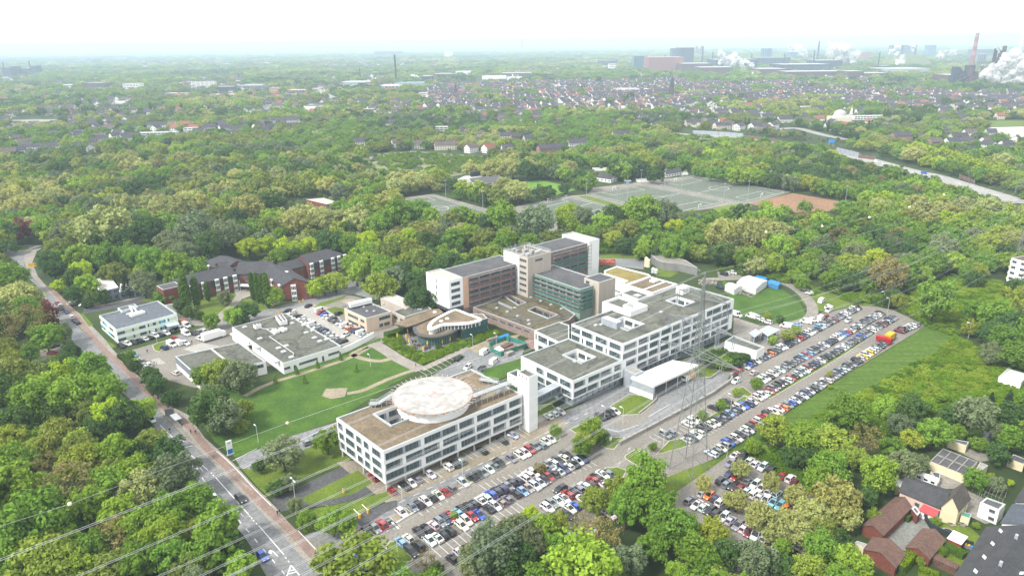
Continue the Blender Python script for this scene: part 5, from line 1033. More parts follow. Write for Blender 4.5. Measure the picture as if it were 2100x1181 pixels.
for k,(x,c_) in enumerate(((925,'y'),(943,'y'),(962,'y'),(990,'b'))):
 q=G(*Z('t',x,925+(x-925)*.45),.5);r=thing('wheelie_bin',['leftmost yellow wheelie bin behind the red garden shed','middle yellow wheelie bin behind the red garden shed','third yellow wheelie bin from the left behind the shed','blue wheelie bin at the end of the yellow ones'][k],'bin',(*q,0));b=MB();b.box((*q,.5),(.55,.7,1.0),AA);b.build('body',M_base,r);b=MB();b.box((*q,1.04),(.75,.9,.12),AA);b.build('lid',M_yell if c_ == 'y' else M_blue,r)
q=G(*Z('t',800,828),0);r=thing('fire_pit','round stone rimmed fire pit on the back lawn','fire pit',(*q,0));b=MB();b.cyl((*q,0),1.5,.4,n=20);b.build('stone_rim',M_pave,r);b=MB();b.cyl((*q,.4),1.0,.03,n=16);b.build('ash_bed',M_dark,r)
wsx=GP('t',((1065,50),(1100,70),(1150,40),(1110,20)),2.5);r=thing('summer_house','small pale blue summer house with grey roof among garden trees','shed',(*cen(wsx).xy,0));gabled(r,wsx,2.4,3.6,mat('pale_blue_wall',(.55,.66,.72),.7),M_slate,{},over=.4)
for pts,l in ((((40,915),(125,950),(150,920),(70,895)),'small flat pale shed left of the lower garage row'),(((905,690),(975,715),(990,680),(920,660)),'small green roofed shed behind the cream house'),(((1030,310),(1075,325),(1125,290),(1060,260)),'pale flat garden hut beside the eight bay garages')):q=GP('t',pts,2.3);r=thing('garden_hut',l,'shed',(*cen(q).xy,0));block(r,q,0,2.3,M_cream,M_concrete if 'green' not in l else M_netg,{},par=.05,cw=.15)
lowwall('garden_fence','curved dark green garden fence between cobbled yard and lawn','t',((585,680),(620,740),(660,800),(720,830),(820,880),(900,920),(1000,950)),1.7,.2,mat('dark_fence',(.03,.045,.045),.8),'fence')
lowwall('garden_wall','brown roofed garden wall below the right brick garage','t',((660,1060),(760,1110),(870,1160)),2.0,2.2,M_tile)
b=MB();[b.box((*G(*Z('t',770+i*22,720+(i%4)*16),.1),.2),(1.6,1.1,.3),i) for i in range(9)];tag(b.build('rockery',M_pave),'zigzag pale rockery at the upper edge of back lawn','rockery')
# apartment block on the right edge
ap=[G(*Z('6',1990,545),0),G(*Z('6',2130,585),0)];d=(ap[1]-ap[0]).normalized();n_=Vector((-d.y,d.x));L=26;aq=[ap[0],ap[0]+d*L,ap[0]+d*L+n_*16,ap[0]+n_*16];AP=thing('apartment_block','white apartment block with cream balconies at the right picture edge','building',(*ap[0],0));fa=ccw(aq);kx=edge_of(fa,aq[0],aq[1]);kl_=edge_of(fa,aq[0],aq[3])
hz=min(17,max(11,12.5));block(AP,aq,0,hz,M_plaster,M_tile,{kx:rows_even(L,[(i*3.0+1.2,i*3.0+2.5) for i in range(4)],1.6,2.2),kl_:rows_even(16,[(i*3.0+1.2,i*3.0+2.5) for i in range(4)],1.6,3)},par=.2)
for i in range(4):o=aq[0]+n_*5-d*.8;b=MB();b.box((*o,i*3+1.0),(1.6,6,1.0),math.atan2(d.y,d.x));b.build('balcony',M_cream,AP)
# low shed roofs on the right edge
q=G(*Z('6',2040,1130),3);r=thing('white_outbuilding','white outbuilding with flat roof at the right edge of the meadow','shed',(*q,0));block(r,frame_rect(q,-5,5,-3.5,3.5,AD,BD),0,3.2,M_plaster,M_wroof,{},par=.3)
# hall hidden in the park wood
hq=GP('i',((1880,45),(2010,75),(2075,62),(1990,35)),8);r=thing('park_hall','flat roofed brick hall in the park wood','building',(*cen(hq).xy,0));block(r,hq,0,8,M_brick,M_pink,auto_wins(hq,[(2,4)],3,3),par=.3)
# ================================================================ PARKED CARS
M_paint=tintmat('car_paint',.28,.5,coat=.6);M_cglass=mat('car_glass',(.012,.016,.02),.06,spec=.6,var=.2);M_tyre=mat('tyre_rubber',(.02,.02,.02),.85,var=.2);M_rim=mat('wheel_rim',(.35,.36,.37),.35,metal=.7,var=.1)
M_hl=mat('headlight_glass',(.75,.77,.78),.15,var=.1);M_tl=mat('tail_light_red',(.40,.02,.02),.3,var=.1)
def loft(mb,secs,mi=0,cap=True):
 """secs: list of closed loops (same count)"""
 n=len(secs[0]);b=len(mb.v)
 for s in secs:mb.v.extend(s)
 for k in range(len(secs)-1):
  for i in range(n):j=(i+1)%n;mb.f.append((b+k*n+i,b+(k+1)*n+i,b+(k+1)*n+j,b+k*n+j));mb.m.append(mi)
 if cap:mb.f.append(tuple(b+i for i in range(n)));mb.m.append(mi);mb.f.append(tuple(b+(len(secs)-1)*n+n-1-i for i in range(n)));mb.m.append(mi)
#            length width belt roof | stations x(rel): (x, z_top of lower body, width factor)
CARS={
 'hatchback':dict(L=4.1,W=1.78,prof=[(-2.05,.62,.80),(-2.0,.92,.92),(-1.5,.98,1),(.55,.95,1),(1.2,.90,.98),(1.85,.74,.90),(2.05,.52,.78)],cab=[(-1.98,-1.35),(1.05,-.1)],roof=1.48),
 'estate car':dict(L=4.7,W=1.82,prof=[(-2.35,.60,.82),(-2.3,.92,.93),(-1.6,.97,1),(.6,.94,1),(1.3,.90,.98),(2.1,.74,.90),(2.35,.52,.78)],cab=[(-2.28,-1.7),(1.15,-.05)],roof=1.47),
 'saloon':dict(L=4.6,W=1.82,prof=[(-2.3,.60,.82),(-2.25,.95,.92),(-1.4,1.0,1),(.6,.94,1),(1.25,.89,.98),(2.05,.72,.90),(2.3,.50,.78)],cab=[(-1.8,-.75),(1.1,-.1)],roof=1.43),
 'off-road car':dict(L=4.5,W=1.9,prof=[(-2.25,.70,.85),(-2.2,1.05,.94),(-1.5,1.12,1),(.7,1.10,1),(1.4,1.05,.99),(2.05,.9,.93),(2.25,.62,.84)],cab=[(-2.15,-1.65),(1.2,.15)],roof=1.72),
 'van':dict(L=5.2,W=2.0,prof=[(-2.6,.6,.96),(-2.58,1.2,1),(-1.6,1.2,1),(1.2,1.18,1),(1.75,1.12,.98),(2.4,.95,.93),(2.6,.60,.86)],cab=[(-2.56,-2.5),(1.75,1.05)],roof=2.25),
}
def car_meshes(kind):
 c=CARS[kind];W=c['W']/2;r=c['roof'];b=MB();secs=[]
 for x,z,f in c['prof']:
  y=W*f;secs.append([(x,-y,.28),(x,-y*1.0,z-.12),(x,-y*.90,z),(x,y*.90,z),(x,y,z-.12),(x,y,.28)])
 loft(b,secs,0)
 (rb,rt),(fb,ft)=c['cab'];zb=[z for x,z,f in c['prof'] if x <= .7][-1];zb0=c['prof'][2][1]
 wb,wt=W*.91,W*.68
 if kind == 'van':wt=W*.88
 b.box(((rt+ft)/2,0,r-.02),(ft-rt+.06,wt*2+.04,.05),0,0)
 for s in (-1,1):   # pillars
  for (x0,x1,z0) in ((rb,rt,zb0),(fb,ft,zb)):b.beam((x0,s*wb*.99,z0-.03),(x1,s*wt,r-.02),.09,0)
  xm=(rt+ft)/2;b.beam((xm,s*wb*1.0,zb-.02),(xm,s*(wt+.01),r-.02),.09,0)
  b.box((c['prof'][4][0]*.62,s*(W+.10),zb+.06),(.12,.2,.14),0,0)
  if kind == 'van':
   b.face([(rb,s*(wb+.015),zb0-.02),(.45,s*(wb+.015),zb-.02),(.45,s*(wt+.015),r-.03),(rt,s*(wt+.015),r-.03)][::s],0)
 if kind == 'van':b.face([(rb-.02,wb,zb0),(rb-.02,-wb,zb0),(rt-.02,-wt,r-.03),(rt-.02,wt,r-.03)][::-1],0)
 g=MB();loft(g,[[(rb,-wb,zb0-.02),(rb,wb,zb0-.02),(fb,wb,zb-.02),(fb,-wb,zb-.02)],[(rt,-wt,r-.03),(rt,wt,r-.03),(ft,wt,r-.03),(ft,-wt,r-.03)]],0)
 wl=MB();wl2=[]
 R_=.33 if kind not in ('van','off-road car') else .37;xo=c['L']*.30
 tmp=MB(); 
 for i in range(12):
  a0,a1=2*math.pi*i/12,2*math.pi*(i+1)/12;P=lambda a,rr,y:(rr*math.cos(a),y,rr*math.sin(a))
  wl.face([P(a0,R_,-.11),P(a1,R_,-.11),P(a1,R_,.11),P(a0,R_,.11)],0)
  for y in (-.11,.11):wl.face([P(a0,R_*.62,y),P(a1,R_*.62,y),P(a1,R_,y),P(a0,R_,y)],0);wl.face([P(0,0,y*.9),P(a0,R_*.62,y),P(a1,R_*.62,y)],1)
 hl=MB();x=c['prof'][-2][0];zz=c['prof'][-2][1];hl.box((x+.06,0,zz-.12),(.22,.38,.14),0,0,.5)
 tl=MB();tl.box((c['prof'][0][0]+.02,0,c['prof'][1][1]-.16),(.1,.30,.2),0,0)
 wpos=[(sx*xo,sy*(W-.10),R_) for sx in (-1,1) for sy in (-1,1)]
 return b,g,wl,hl,tl,wpos,W
CM={}
def meshes_for(kind):
 if kind in CM:return CM[kind]
 b,g,wl,hl,tl,wpos,W=car_meshes(kind)
 def mk_(name,m,mats):
  me=bpy.data.meshes.new(name);me.from_pydata(m.v,[],m.f);[me.materials.append(q) for q in mats];me.polygons.foreach_set('material_index',m.m);me.update();return me
 low=MB();low.v += b.v;low.f += b.f;low.m += b.m
 for part,mi in ((g,1),):o=len(low.v);low.v += part.v;low.f += [tuple(i+o for i in f) for f in part.f];low.m += [mi]*len(part.f)
 for wx,wy,wz in wpos:low.box((wx,wy,wz),(wz*1.7,.2,wz*1.9),0,2)
 CM[kind]=dict(body=mk_('car_body',b,[M_paint]),glass=mk_('car_windows',g,[M_cglass]),wheel=mk_('car_wheel',wl,[M_tyre,M_rim]),hl=mk_('headlight',hl,[M_hl]),tl=mk_('tail_light',tl,[M_tl]),low=mk_('car',low,[M_paint,M_cglass,M_tyre]),wpos=wpos,W=W,src=low,fx=CARS[kind]['prof'][-2][0])
 return CM[kind]
CCOL={'w':('white',(.66,.66,.65)),'s':('silver',(.46,.48,.50)),'g':('grey',(.17,.18,.20)),'k':('black',(.018,.019,.022)),'d':('dark blue',(.018,.032,.09)),'b':('blue',(.02,.09,.42)),'l':('light blue',(.16,.34,.55)),'r':('red',(.30,.018,.022)),'o':('orange',(.68,.16,.03)),'y':('yellow',(.80,.50,.02)),'t':('taupe',(.25,.21,.19)),'m':('maroon',(.16,.015,.03)),'v':('teal',(.08,.30,.33))}
TYPES=['hatchback','hatchback','hatchback','estate car','estate car','saloon','off-road car','off-road car']
cars=[]   # (world xy, angle, colour, kind, row)
rc=random.Random(42)
def add(row,reg,txt,ang,flip=True,kind=None):
 for it in txt.split(';'):
  f=it.split()
  if not f:continue
  c=f[0];k=kind or rc.choice(TYPES)
  if len(c)>1:k={'V':'van','E':'estate car','H':'hatchback','S':'saloon','O':'off-road car'}[c[1]];c=c[0]
  p=G(*Z(reg,float(f[1]),float(f[2])),.7);a=ang if not callable(ang) else ang(p)
  cars.append([p,a+(math.pi if flip and rc.random()<.4 else 0)+rc.uniform(-.035,.035),c,k,row])
def addrow(row,p,q,cols,ang,n=None,skip=.0):
 a,c=G(*p,.7),G(*q,.7);n=n or int((c-a).length/2.55)
 for i in range(n+1):
  if rc.random()<skip:continue
  col=cols[i%len(cols)] if i<len(cols) else rc.choice('wwwwssssggggggkkkkkkdddbrlt');cars.append([a+(c-a)*i/n,ang+(math.pi if rc.random()<.4 else 0)+rc.uniform(-.03,.03),col,rc.choice(TYPES),row])
AB=math.atan2(BD.y,BD.x);ABp=AB+math.pi
add('in the bays under the helipad wing','o','r 804 1006;k 830 995;w 844 990;g 855 982;w 883 972;w 918 956;k 934 951;g 943 945;k 989 923;k 1031 903;s 1053 892;r 767 977',ABp)
add('in the kerb row along the access road','a','r 325 730;k 390 690;g 480 655;r 548 610;g 620 585;w 770 480;g 890 425;k 960 395;w 1030 355;k 1108 322;w 1170 290;r 1240 255;g 1305 215;s 1440 150;k 1540 100;k 1610 70',ABp)
add('in the kerb row along the access road','b','g 165 580;w 230 545;g 290 510;k 340 475;g 475 425;w 570 385;w 625 360;r 675 325;g 735 295;g 795 275;w 850 240;w 905 215',ABp)
add('in the upper middle row of lower car park','a','l 760 805;w 840 765;kS 960 695;kE 1035 655;w 1115 620;g 1190 590;d 1250 555;r 1300 520;l 1380 485;k 1430 450;k 1500 415;k 1560 385;w 1635 350;w 1690 325;b 1750 285;k 1810 250;d 1875 225;g 1935 195',ABp)
add('in the upper middle row of lower car park','b','k 475 690;d 545 670;w 615 640;w 660 605;w 715 585;s 830 520;g 880 490;w 930 470;k 985 440;w 1045 415;k 1075 380',ABp)
add('in the lower middle row of lower car park','a','k 875 905;k 955 845;w 1080 790;w 1155 755;k 1220 725;k 1300 685;wE 1425 620;wE 1475 565;r 1540 525;b 1620 505;k 1720 435;w 1790 405;t 1860 375;g 1925 335',ABp)
add('in the lower middle row of lower car park','b','k 520 810;l 600 785;t 660 750;wO 730 725;s 790 690;k 840 660;r 885 625;k 940 595;s 990 565;d 1050 535;w 1100 510;k 1155 485;w 1205 455;d 1255 430',ABp)
add('in the third row beside the big tree','a','k 1320 990;s 1405 930;k 1500 885',ABp)
add('in the third row beside the big tree','b','g 565 1120;r 625 1095;r 670 1055;w 870 965;g 915 915;w 985 890;s 1050 860;r 1095 815;k 1140 790;g 1205 760;w 1275 730;k 1335 710;r 1370 665;k 1405 630;w 1475 600;g 1520 580',ABp)
add('driving alone between the car park rows','b','kE 1010 755',AA)
add('in the fourth row under the green trees','b','w 1110 970;b 1165 945;w 1245 865;w 1300 890;w 1500 720;s 1560 690;w 1550 1035;k 1085 1040',ABp)
add('in the fourth row under the green trees','8','w 1425 945;k 1370 985;o 1400 975;w 1530 885;k 1465 925',ABp)
add('in the short lower left corner row','a','w 180 945;b 250 990;k 290 1050;k 345 1080;k 385 1130;w 495 1160',AA-.05)
A2=AA+.05
add('in the back row of the shaded car park','c','wS 870 215;k 970 240;w 1070 295;w 1150 340;s 1250 385;kO 1375 420;rH 1525 500;w 1630 545;m 1695 585;k 1840 640',A2)
add('in the back row of the shaded car park','c','yV 1975 690',A2)
add('in the second row of the shaded car park','c','g 800 330;d 795 465;r 875 520;g 1050 575;s 1145 625;w 1225 680;w 1335 720;w 1435 760;k 1500 840',A2)
add('in the third row of the shaded car park','c','k 670 570;g 755 615;k 845 655;m 940 675;s 1030 715;w 1120 760;s 1210 800;w 1290 845;l 1390 875;v 1490 920;o 1550 970',A2)
add('in the fourth row of the shaded car park','c','s 415 745;oH 505 775;d 595 820;wO 665 870;k 730 935',A2)
add('in the front row of the shaded car park','c','g 240 840;w 330 905;w 430 940;k 515 980;k 610 1015;w 710 1075;s 800 1120',A2)
add('in the front row of the shaded car park','d','g 785 455;w 875 500;mH 945 560;wV 1060 590;w 1165 640;k 1280 695;w 1350 760;g 1460 815;k 1560 880',A2)
add('half hidden under trees at the lower edge','d','b 95 425;v 170 515;w 265 555;g 685 770;k 785 820;w 1440 1160;w 1680 325;s 1730 420;k 1870 465',A2)
add('in the bays beside the ramp wall','e','g 235 750;g 310 720;w 545 595;w 600 565;w 640 515;kE 900 370;k 1080 285',ABp)
add('in the left row of the wide lane','e','s 530 820;k 590 795;w 640 755;w 690 715;k 735 675;k 785 640;s 860 610;s 920 585;k 960 555;g 1020 520;k 1080 485;l 1110 455;g 1170 430;d 1210 395;w 1250 370;b 1310 345;l 1325 325;d 1380 320;w 1430 290',ABp)
add('in the right row of the wide lane','e','w 870 1005;g 935 965;w 1000 935;g 1055 895;b 1100 855;g 1160 825;w 1215 790;k 1265 745;s 1330 710;w 1370 680;k 1420 645;r 1475 610;w 1530 565;r 1590 490;k 1650 450;w 1720 430;w 1800 395;o 1860 370',ABp)
addrow('in the topmost row of the upper car park',Z('f',215,475),Z('g',820,255),'sbkwgdgokgswdkgsrkdwsgklwgkgmggdwsgkwkgsgw',ABp)
addrow('left of the grass median',Z('f',480,690),Z('g',1225,355),'wskwgwggkggklrlgkggwdkkwslbrwgkwggkgdsgwkkgggskwsgrw'.replace('V',''),ABp)
addrow('right of the grass median',Z('e',1510,235),Z('g',1460,425),'swwrgkkkwrksgwmkdgwkkgkgdwsggkgkbggkwsgkmksdggswkwggdds',ABp)
addrow('in the row along the mown strip',Z('e',1930,340),Z('g',1300,860),'gbwkwdskgskwgggdsgkgkksysywsgkgkblgswggks',ABp)
addrow('beyond the yellow truck',Z('g',1560,660),Z('g',1830,545),'mkgswgdl',ABp)
add('crossing the upper car park lanes','f','s 365 570;r 120 535;w 80 705;k 30 640',AA)
add('crossing the upper car park lanes','g','s 675 480',AA)
LA=math.atan2(*(G(*Z('p',1145,475))-G(*Z('p',430,690))).yx)
add('in the row before the pale mint office','p','k 430 690;w 515 655;k 595 640;k 665 620;w 735 595;k 805 580;w 870 555;d 945 540;w 1015 520;k 1080 500;k 1145 475;w 1210 465;wV 1275 425;oV 1220 385',LA-1.45)
add('in the court before the supply building','p','wV 1275 530;k 1365 525;g 1425 510;w 1490 490;w 1450 590;r 1135 590;wV 1085 670;wV 1170 655;d 990 710;w 1265 650;l 600 800;b 620 785;g 690 880;g 690 905;w 775 935;s 780 970;w 1135 1035',LA-1.5)
LR=math.atan2(RD.y,RD.x)
rd2=(rr[11]-rr[9]);LR2=math.atan2(rd2.y,rd2.x)
add('at the main road kerb near junction','r','r 495 595;w 520 615;k 533 640;d 575 672;w 620 715;k 645 745;k 670 765;w 485 690;w 455 755;w 500 805',LR2)
add('under trees left of the main road','r','r 205 1010;s 265 1055;r 455 1025;r 465 1050;w 495 1090;w 490 1130;k 470 965',AA+.3)
add('beside the flat roofed house','r','w 620 595;k 655 605;k 720 575;k 790 550;w 725 605;d 770 625',AA+.2)
add('driving on the main road','7','wH 1322 700;kO 1480 703;bH 1615 1053;wH 935 215',LR,False)
add('on the lawn street beside helipad wing','7','gH 1903 355;dH 1965 315',AA)
add('in the left row of the pale middle lot','q','k 945 222;w 1000 240;k 1070 280;w 1115 310;w 1160 330;w 1195 355;wV 1250 385;s 1300 410;g 1340 430;d 1385 455;g 1415 480;s 1455 500;w 1500 535;g 1560 570;k 1610 590',AA+.08)
add('in the right row of the pale middle lot','q','wV 1335 215;r 1350 243;b 1385 260;w 1420 285;w 1450 300;k 1490 325;g 1520 345;s 1580 365;wV 1640 400;w 1690 400;o 1700 440;d 1740 455;d 1785 462;wV 1840 490;s 1870 515',AA+.08)
add('in the lane of the pale middle lot','q','w 1645 510;k 1198 155;k 1560 250;k 1595 240',AA+.5)
add('on the forecourt street before the cafe','4','kE 1195 735;wV 1450 680;wV 1545 770;kS 1425 828;w 1285 822',AA+.35)
add('before the glass footbridge','8','w 1273 195;w 1305 178;s 1345 165',ABp)
add('on the grass edge below the main clinic','8','k 1595 200;k 1625 190;k 1655 175;w 1685 165',ABp)
add('on the track beyond the white marquee','5','kO 1245 270;w 1275 260;w 1330 258;w 1385 262;wV 1440 255;d 1205 388',AB)
add('along the curved site track','5','w 1965 405;w 2015 440;wV 1980 698;w 2050 685;l 1890 722;wV 1800 738',AA+1.9)
add('on the gravel yard at the clinic end','5','wV 1360 635;wV 1490 650;w 1560 665;w 1610 688;w 1635 700',AB)
add('on the gravel beside the topmost row','g','wV 210 145;w 310 245;wV 335 300;r 280 400;wV 200 445;w 70 480',AA+.1)
add('on the rear forecourt by the long shed','5','r 540 110;d 605 152',AA)
# biggest 300 become things, the remaining far ones one mass
import collections
# drop doubles
keep=[]
for c in cars:
 if all((c[0]-k[0]).length>1.55 for k in keep):keep.append(c)
cars=keep
for c in cars:c.append(depth(c[0].x,c[0].y))
cars.sort(key=lambda c:c[5]);near,far=cars[:300],cars[300:]
def desc():
 rows=collections.defaultdict(list)
 for c in near:rows[(c[4],c[2],c[3])].append(c)
 lab={}
 for key,L in rows.items():
  L.sort(key=lambda c:PX(c[0].x,c[0].y,0)[0])
  for i,c in enumerate(L):
   nm=CCOL[c[2]][0]+' '+c[3]
   lab[id(c)]=('only '+nm+' '+c[4]) if len(L) == 1 else '%s %s from left %s'%(ordn(i+1),nm,c[4])
 return lab
lab=desc();mkd={}
def part(me,name,root,loc,tint=None):
 o=bpy.data.objects.new(name,me);COL.objects.link(o);o.parent=root;o.location=loc
 if tint:o['tint']=tint
 return o
for i,c in enumerate(near):
 p,a,col,kind,row,dp=c;M=meshes_for(kind);tint=list(CCOL[col][1]);tint=[max(0,v*rc.uniform(.85,1.12)) for v in tint]
 nm='parked_van' if kind == 'van' else 'parked_car'
 if 'driving' in row:nm='moving_car'
 grp=('vans' if kind == 'van' else 'cars')+' '+row
 if dp<300:
  r=thing(nm,lab[id(c)],'van' if kind == 'van' else 'car',(p.x,p.y,.06),a,grp)
  part(M['body'],'body',r,(0,0,0),tint);part(M['glass'],'windows',r,(0,0,0))
  for w in M['wpos']:part(M['wheel'],'wheel',r,w)
  if i<150:
   for s in (-1,1):part(M['hl'],'headlight',r,(0,s*M['W']*.62,0));part(M['tl'],'tail_light',r,(0,s*M['W']*.66,0))
 else:
  o=bpy.data.objects.new(nm,M['low']);COL.objects.link(o);o.location=(p.x,p.y,.06);o.rotation_euler=(0,0,a);o['tint']=tint;tag(o,lab[id(c)],'van' if kind == 'van' else 'car',grp)
fm=MB();cm={}
for p,a,col,kind,row,dp in far:
 s=meshes_for(kind)['src'];o=len(fm.v);ca,sa=math.cos(a),math.sin(a);fm.v += [(p.x+x*ca-y*sa,p.y+x*sa+y*ca,z+.06) for x,y,z in s.v]
 ci=cm.setdefault(col,len(cm));fm.f += [tuple(i+o for i in f) for f in s.f];fm.m += [m if m == 1 else (m if m == 2 else 100+ci) for m in s.m]
mats_=[M_tyre,M_cglass,M_tyre]+[mat('car_paint_'+CCOL[c][0].replace(' ','_'),CCOL[c][1],.3,var=.05,spec=.5) for c in cm]
fm.m=[3+(m-100) if m >= 100 else m for m in fm.m]
if fm.f:tag(fm.build('distant_parked_cars',mats_),'densely parked cars too far off to tell apart, upper car park',None,None,'stuff')
print('cars',len(near),len(far))
# other vehicles
def lorry(name,label,p,a,boxc,cabc,L=7.5,H=3.0):
 r=thing(name,label,'lorry',(0,0,0),a);b=MB();b.box((-.9,0,.75+H/2),(L-2,2.4,H));b.build('cargo_box',boxc,r)
 b=MB();b.box((L/2-.95,0,1.5),(1.9,2.3,1.9));b.box((L/2-1.0,0,2.5),(1.5,2.2,.3));b.build('cab',cabc,r);b=MB();b.box((L/2-.02,0,1.95),(.1,2.0,.8));b.build('windscreen',M_cglass,r)
 for x in (-L/2+1.4,L/2-1.2):
  for s in (-1,1):part(meshes_for('van')['wheel'],'wheel',r,(x,s*1.0,.4))
 b=MB();b.box((-.3,0,.62),(L-1,1.4,.25));b.build('chassis',M_base,r);r.location=(p.x,p.y,.06);return r
lorry('box_lorry','white box lorry parked at the loading bay of the supply building',G(*Z('p',1630,560),1.5),AA+.1,M_plaster,M_plaster,10)
lorry('yellow_lorry','bright yellow box truck at the upper car park right row',G(*Z('g',1400,770),1.5),AA+.02,mat('signal_yellow',(.60,.36,.01),.5,var=.06),M_base,7,2.7)
lorry('red_van_trailer','red catering trailer with serving hatch before the yellow truck',G(*Z('g',1290,825),1.2),ABp,mat('signal_red',(.36,.012,.02),.45,var=.08),MATS['signal_red'],6,1.9)
lorry('ambulance','orange and white ambulance waiting under the canopy edge',G(*Z('2',1475,868),1.2),AA+math.pi,mat('ambulance_orange',(.75,.25,.06),.4,c2=(.8,.7,.3),scale=.6),M_plaster,6,1.9)
def caravan(label,p,a):
 r=thing('caravan',label,'caravan',(0,0,0),a);b=MB();secs=[]
 for x,z0,z1 in ((-2.9,1.0,2.2),(-2.6,.6,2.6),(2.4,.6,2.65),(2.9,.9,1.9)):secs.append([(x,-1.1,z0),(x,-1.1,z1-.15),(x,-.9,z1),(x,.9,z1),(x,1.1,z1-.15),(x,1.1,z0)])
 loft(b,secs);b.build('body',M_plaster,r)
 for x in (-1.8,0,1.8):
  for s in (-1,1):b=MB();b.box((x,s*1.1,1.75),(1.0,.05,.6));b.build('window',M_cglass,r)
 for s in (-1,1):part(meshes_for('hatchback')['wheel'],'wheel',r,(0,s*1.0,.33))
 b=MB();b.beam((2.8,0,.6),(4,0,.5),.15);b.build('drawbar',M_steel,r);r.location=(p.x,p.y,.05)
caravan('white touring caravan parked beside the dark slate workshop',G(*Z('t',630,405),1.3),math.atan2(*(G(*Z('t',715,440))-G(*Z('t',550,375))).yx))
# ================================================================ TREES
M_leaf=tintmat('foliage',translucent=.34,var=.16);M_bark=mat('bark',(.10,.08,.06),.95,c2=(.065,.052,.04),scale=1.5,fine=3)
def crown_mesh(name,seed,n_blob,n_leaf,leaf,shape='round',H=1.7,open_=0.0):
 """unit crown (radius 1, base z=0, height H): leaf clumps on a lumpy shell; many small leaf faces"""
 r=random.Random(seed);v,f=[],[]
 blobs=[]
 for k in range(n_blob):
  t=(k+.5)/n_blob;u=1-2*t*(.93 if shape != 'cone' else 1);th=k*2.399963+r.uniform(-.4,.4);s=math.sqrt(max(0,1-u*u))
  rad=r.uniform(.55,1.0); 
  if shape == 'round':c=Vector((s*math.cos(th)*rad,s*math.sin(th)*rad,H*.5+u*H*.5*rad));br=r.uniform(.20,.44)
  elif shape == 'dome':c=Vector((s*math.cos(th)*rad*1.05,s*math.sin(th)*rad*1.05,H*.42+u*H*.45*rad+.1*(1-s)));br=r.uniform(.17,.38)
  elif shape == 'col':z=H*(.02+.96*t);w=math.sin(math.pi*min(1,max(.04,(t*.85+.12)))) ** .6;c=Vector((math.cos(th)*w*.55,math.sin(th)*w*.55,z));br=r.uniform(.35,.5)*(.5+.5*w)
  elif shape == 'cone':z=H*(.02+.95*t);w=(1-t) ** .85;c=Vector((math.cos(th)*w*.75,math.sin(th)*w*.75,z));br=.12+.26*w
  elif shape == 'weep':c=Vector((s*math.cos(th)*rad,s*math.sin(th)*rad,H*.5+u*H*.48*rad));br=r.uniform(.22,.36)
  blobs.append((c,br))
 for (c,br) in blobs:
  m=int(n_leaf*r.uniform(.7,1.3)/n_blob)
  for i in range(m):
   d=Vector((r.gauss(0,1),r.gauss(0,1),r.gauss(0,1)));d=d.normalized() if d.length>0 else Vector((0,0,1))
   if d.z<-.2 and r.random()<.5:d.z=-d.z
   k=br*(r.random() ** .35 if not open_ else r.random() ** .6);p=c+Vector((d.x,d.y,d.z*(1.25 if shape == 'weep' else .85)))*k
   if p.z<.0:p.z=abs(p.z)*.3
   nrm=(d+Vector((r.gauss(0,.55),r.gauss(0,.55),r.gauss(0,.55)+.25))).normalized();a=Vector((r.gauss(0,1),r.gauss(0,1),r.gauss(0,1)*(1.5 if shape == 'weep' else 1))).cross(nrm)
   if a.length<1e-3:continue
   a=a.normalized();b_=nrm.cross(a);s=leaf*r.uniform(.6,1.4);a *= s;b_ *= s*r.uniform(.45,.8);o=len(v)
   v += [tuple(p-a),tuple(p-b_),tuple(p+a),tuple(p+b_)];f.append((o,o+1,o+2,o+3))
 me=bpy.data.meshes.new(name);me.from_pydata(v,[],f);me.materials.append(M_leaf);me.update();return me
def trunk_mesh(name,seed,H,spread=.6):
 """unit trunk for crown radius 1: crown base at z=0, trunk goes down to -1 (scaled per tree)"""
 r=random.Random(seed);b=MB();b.tube([(0,0,-1),(.01,.02,-.4),(.0,.0,0),(.03,-.02,H*.45)],.085,8,0,.035)
 for k in range(6):
  a=k*1.05+r.uniform(-.3,.3);z=r.uniform(-.12,H*.3);e=Vector((math.cos(a)*spread,math.sin(a)*spread,z+r.uniform(.3,.6)*H));b.tube([(0,0,z),(e.x*.45,e.y*.45,z+(e.z-z)*.55),tuple(e)],.038,5,0,.012)
 me=bpy.data.meshes.new(name);me.from_pydata(b.v,[],b.f);me.materials.append(M_bark);me.update();return me
HI={'round':[crown_mesh('crown',10+i,34+4*(i%3),4200,.072,'round',1.7+.12*(i%3)) for i in range(7)],'dome':[crown_mesh('crown',30+i,44,4400,.068,'dome',1.45+.1*(i%3)) for i in range(6)],
 'col':[crown_mesh('crown',50+i,64,9500,.13,'col',6.5) for i in range(2)],'cone':[crown_mesh('crown',60+i,60,3600,.075,'cone',3.4) for i in range(2)],'weep':[crown_mesh('crown',70+i,40,4600,.066,'weep',1.75) for i in range(3)],
 'bare':[crown_mesh('crown',80+i,40,1900,.045,'dome',1.8,1.0) for i in range(3)]}
LO=[crown_mesh('crown',100+i,26,2000,.088,'round' if i%2 else 'dome',1.6) for i in range(6)]
FAR=[crown_mesh('crown',120+i,20,520,.155,'dome' if i%2 else 'round',1.4) for i in range(5)]
COLS=[crown_mesh('crown',140,56,4200,.17,'col',6.2)]
TR={k:[trunk_mesh('trunk',200+i,h) for i in range(2)] for k,h in (('round',1.7),('dome',1.5),('weep',1.7),('col',5.0),('cone',2.6),('bare',1.8))}
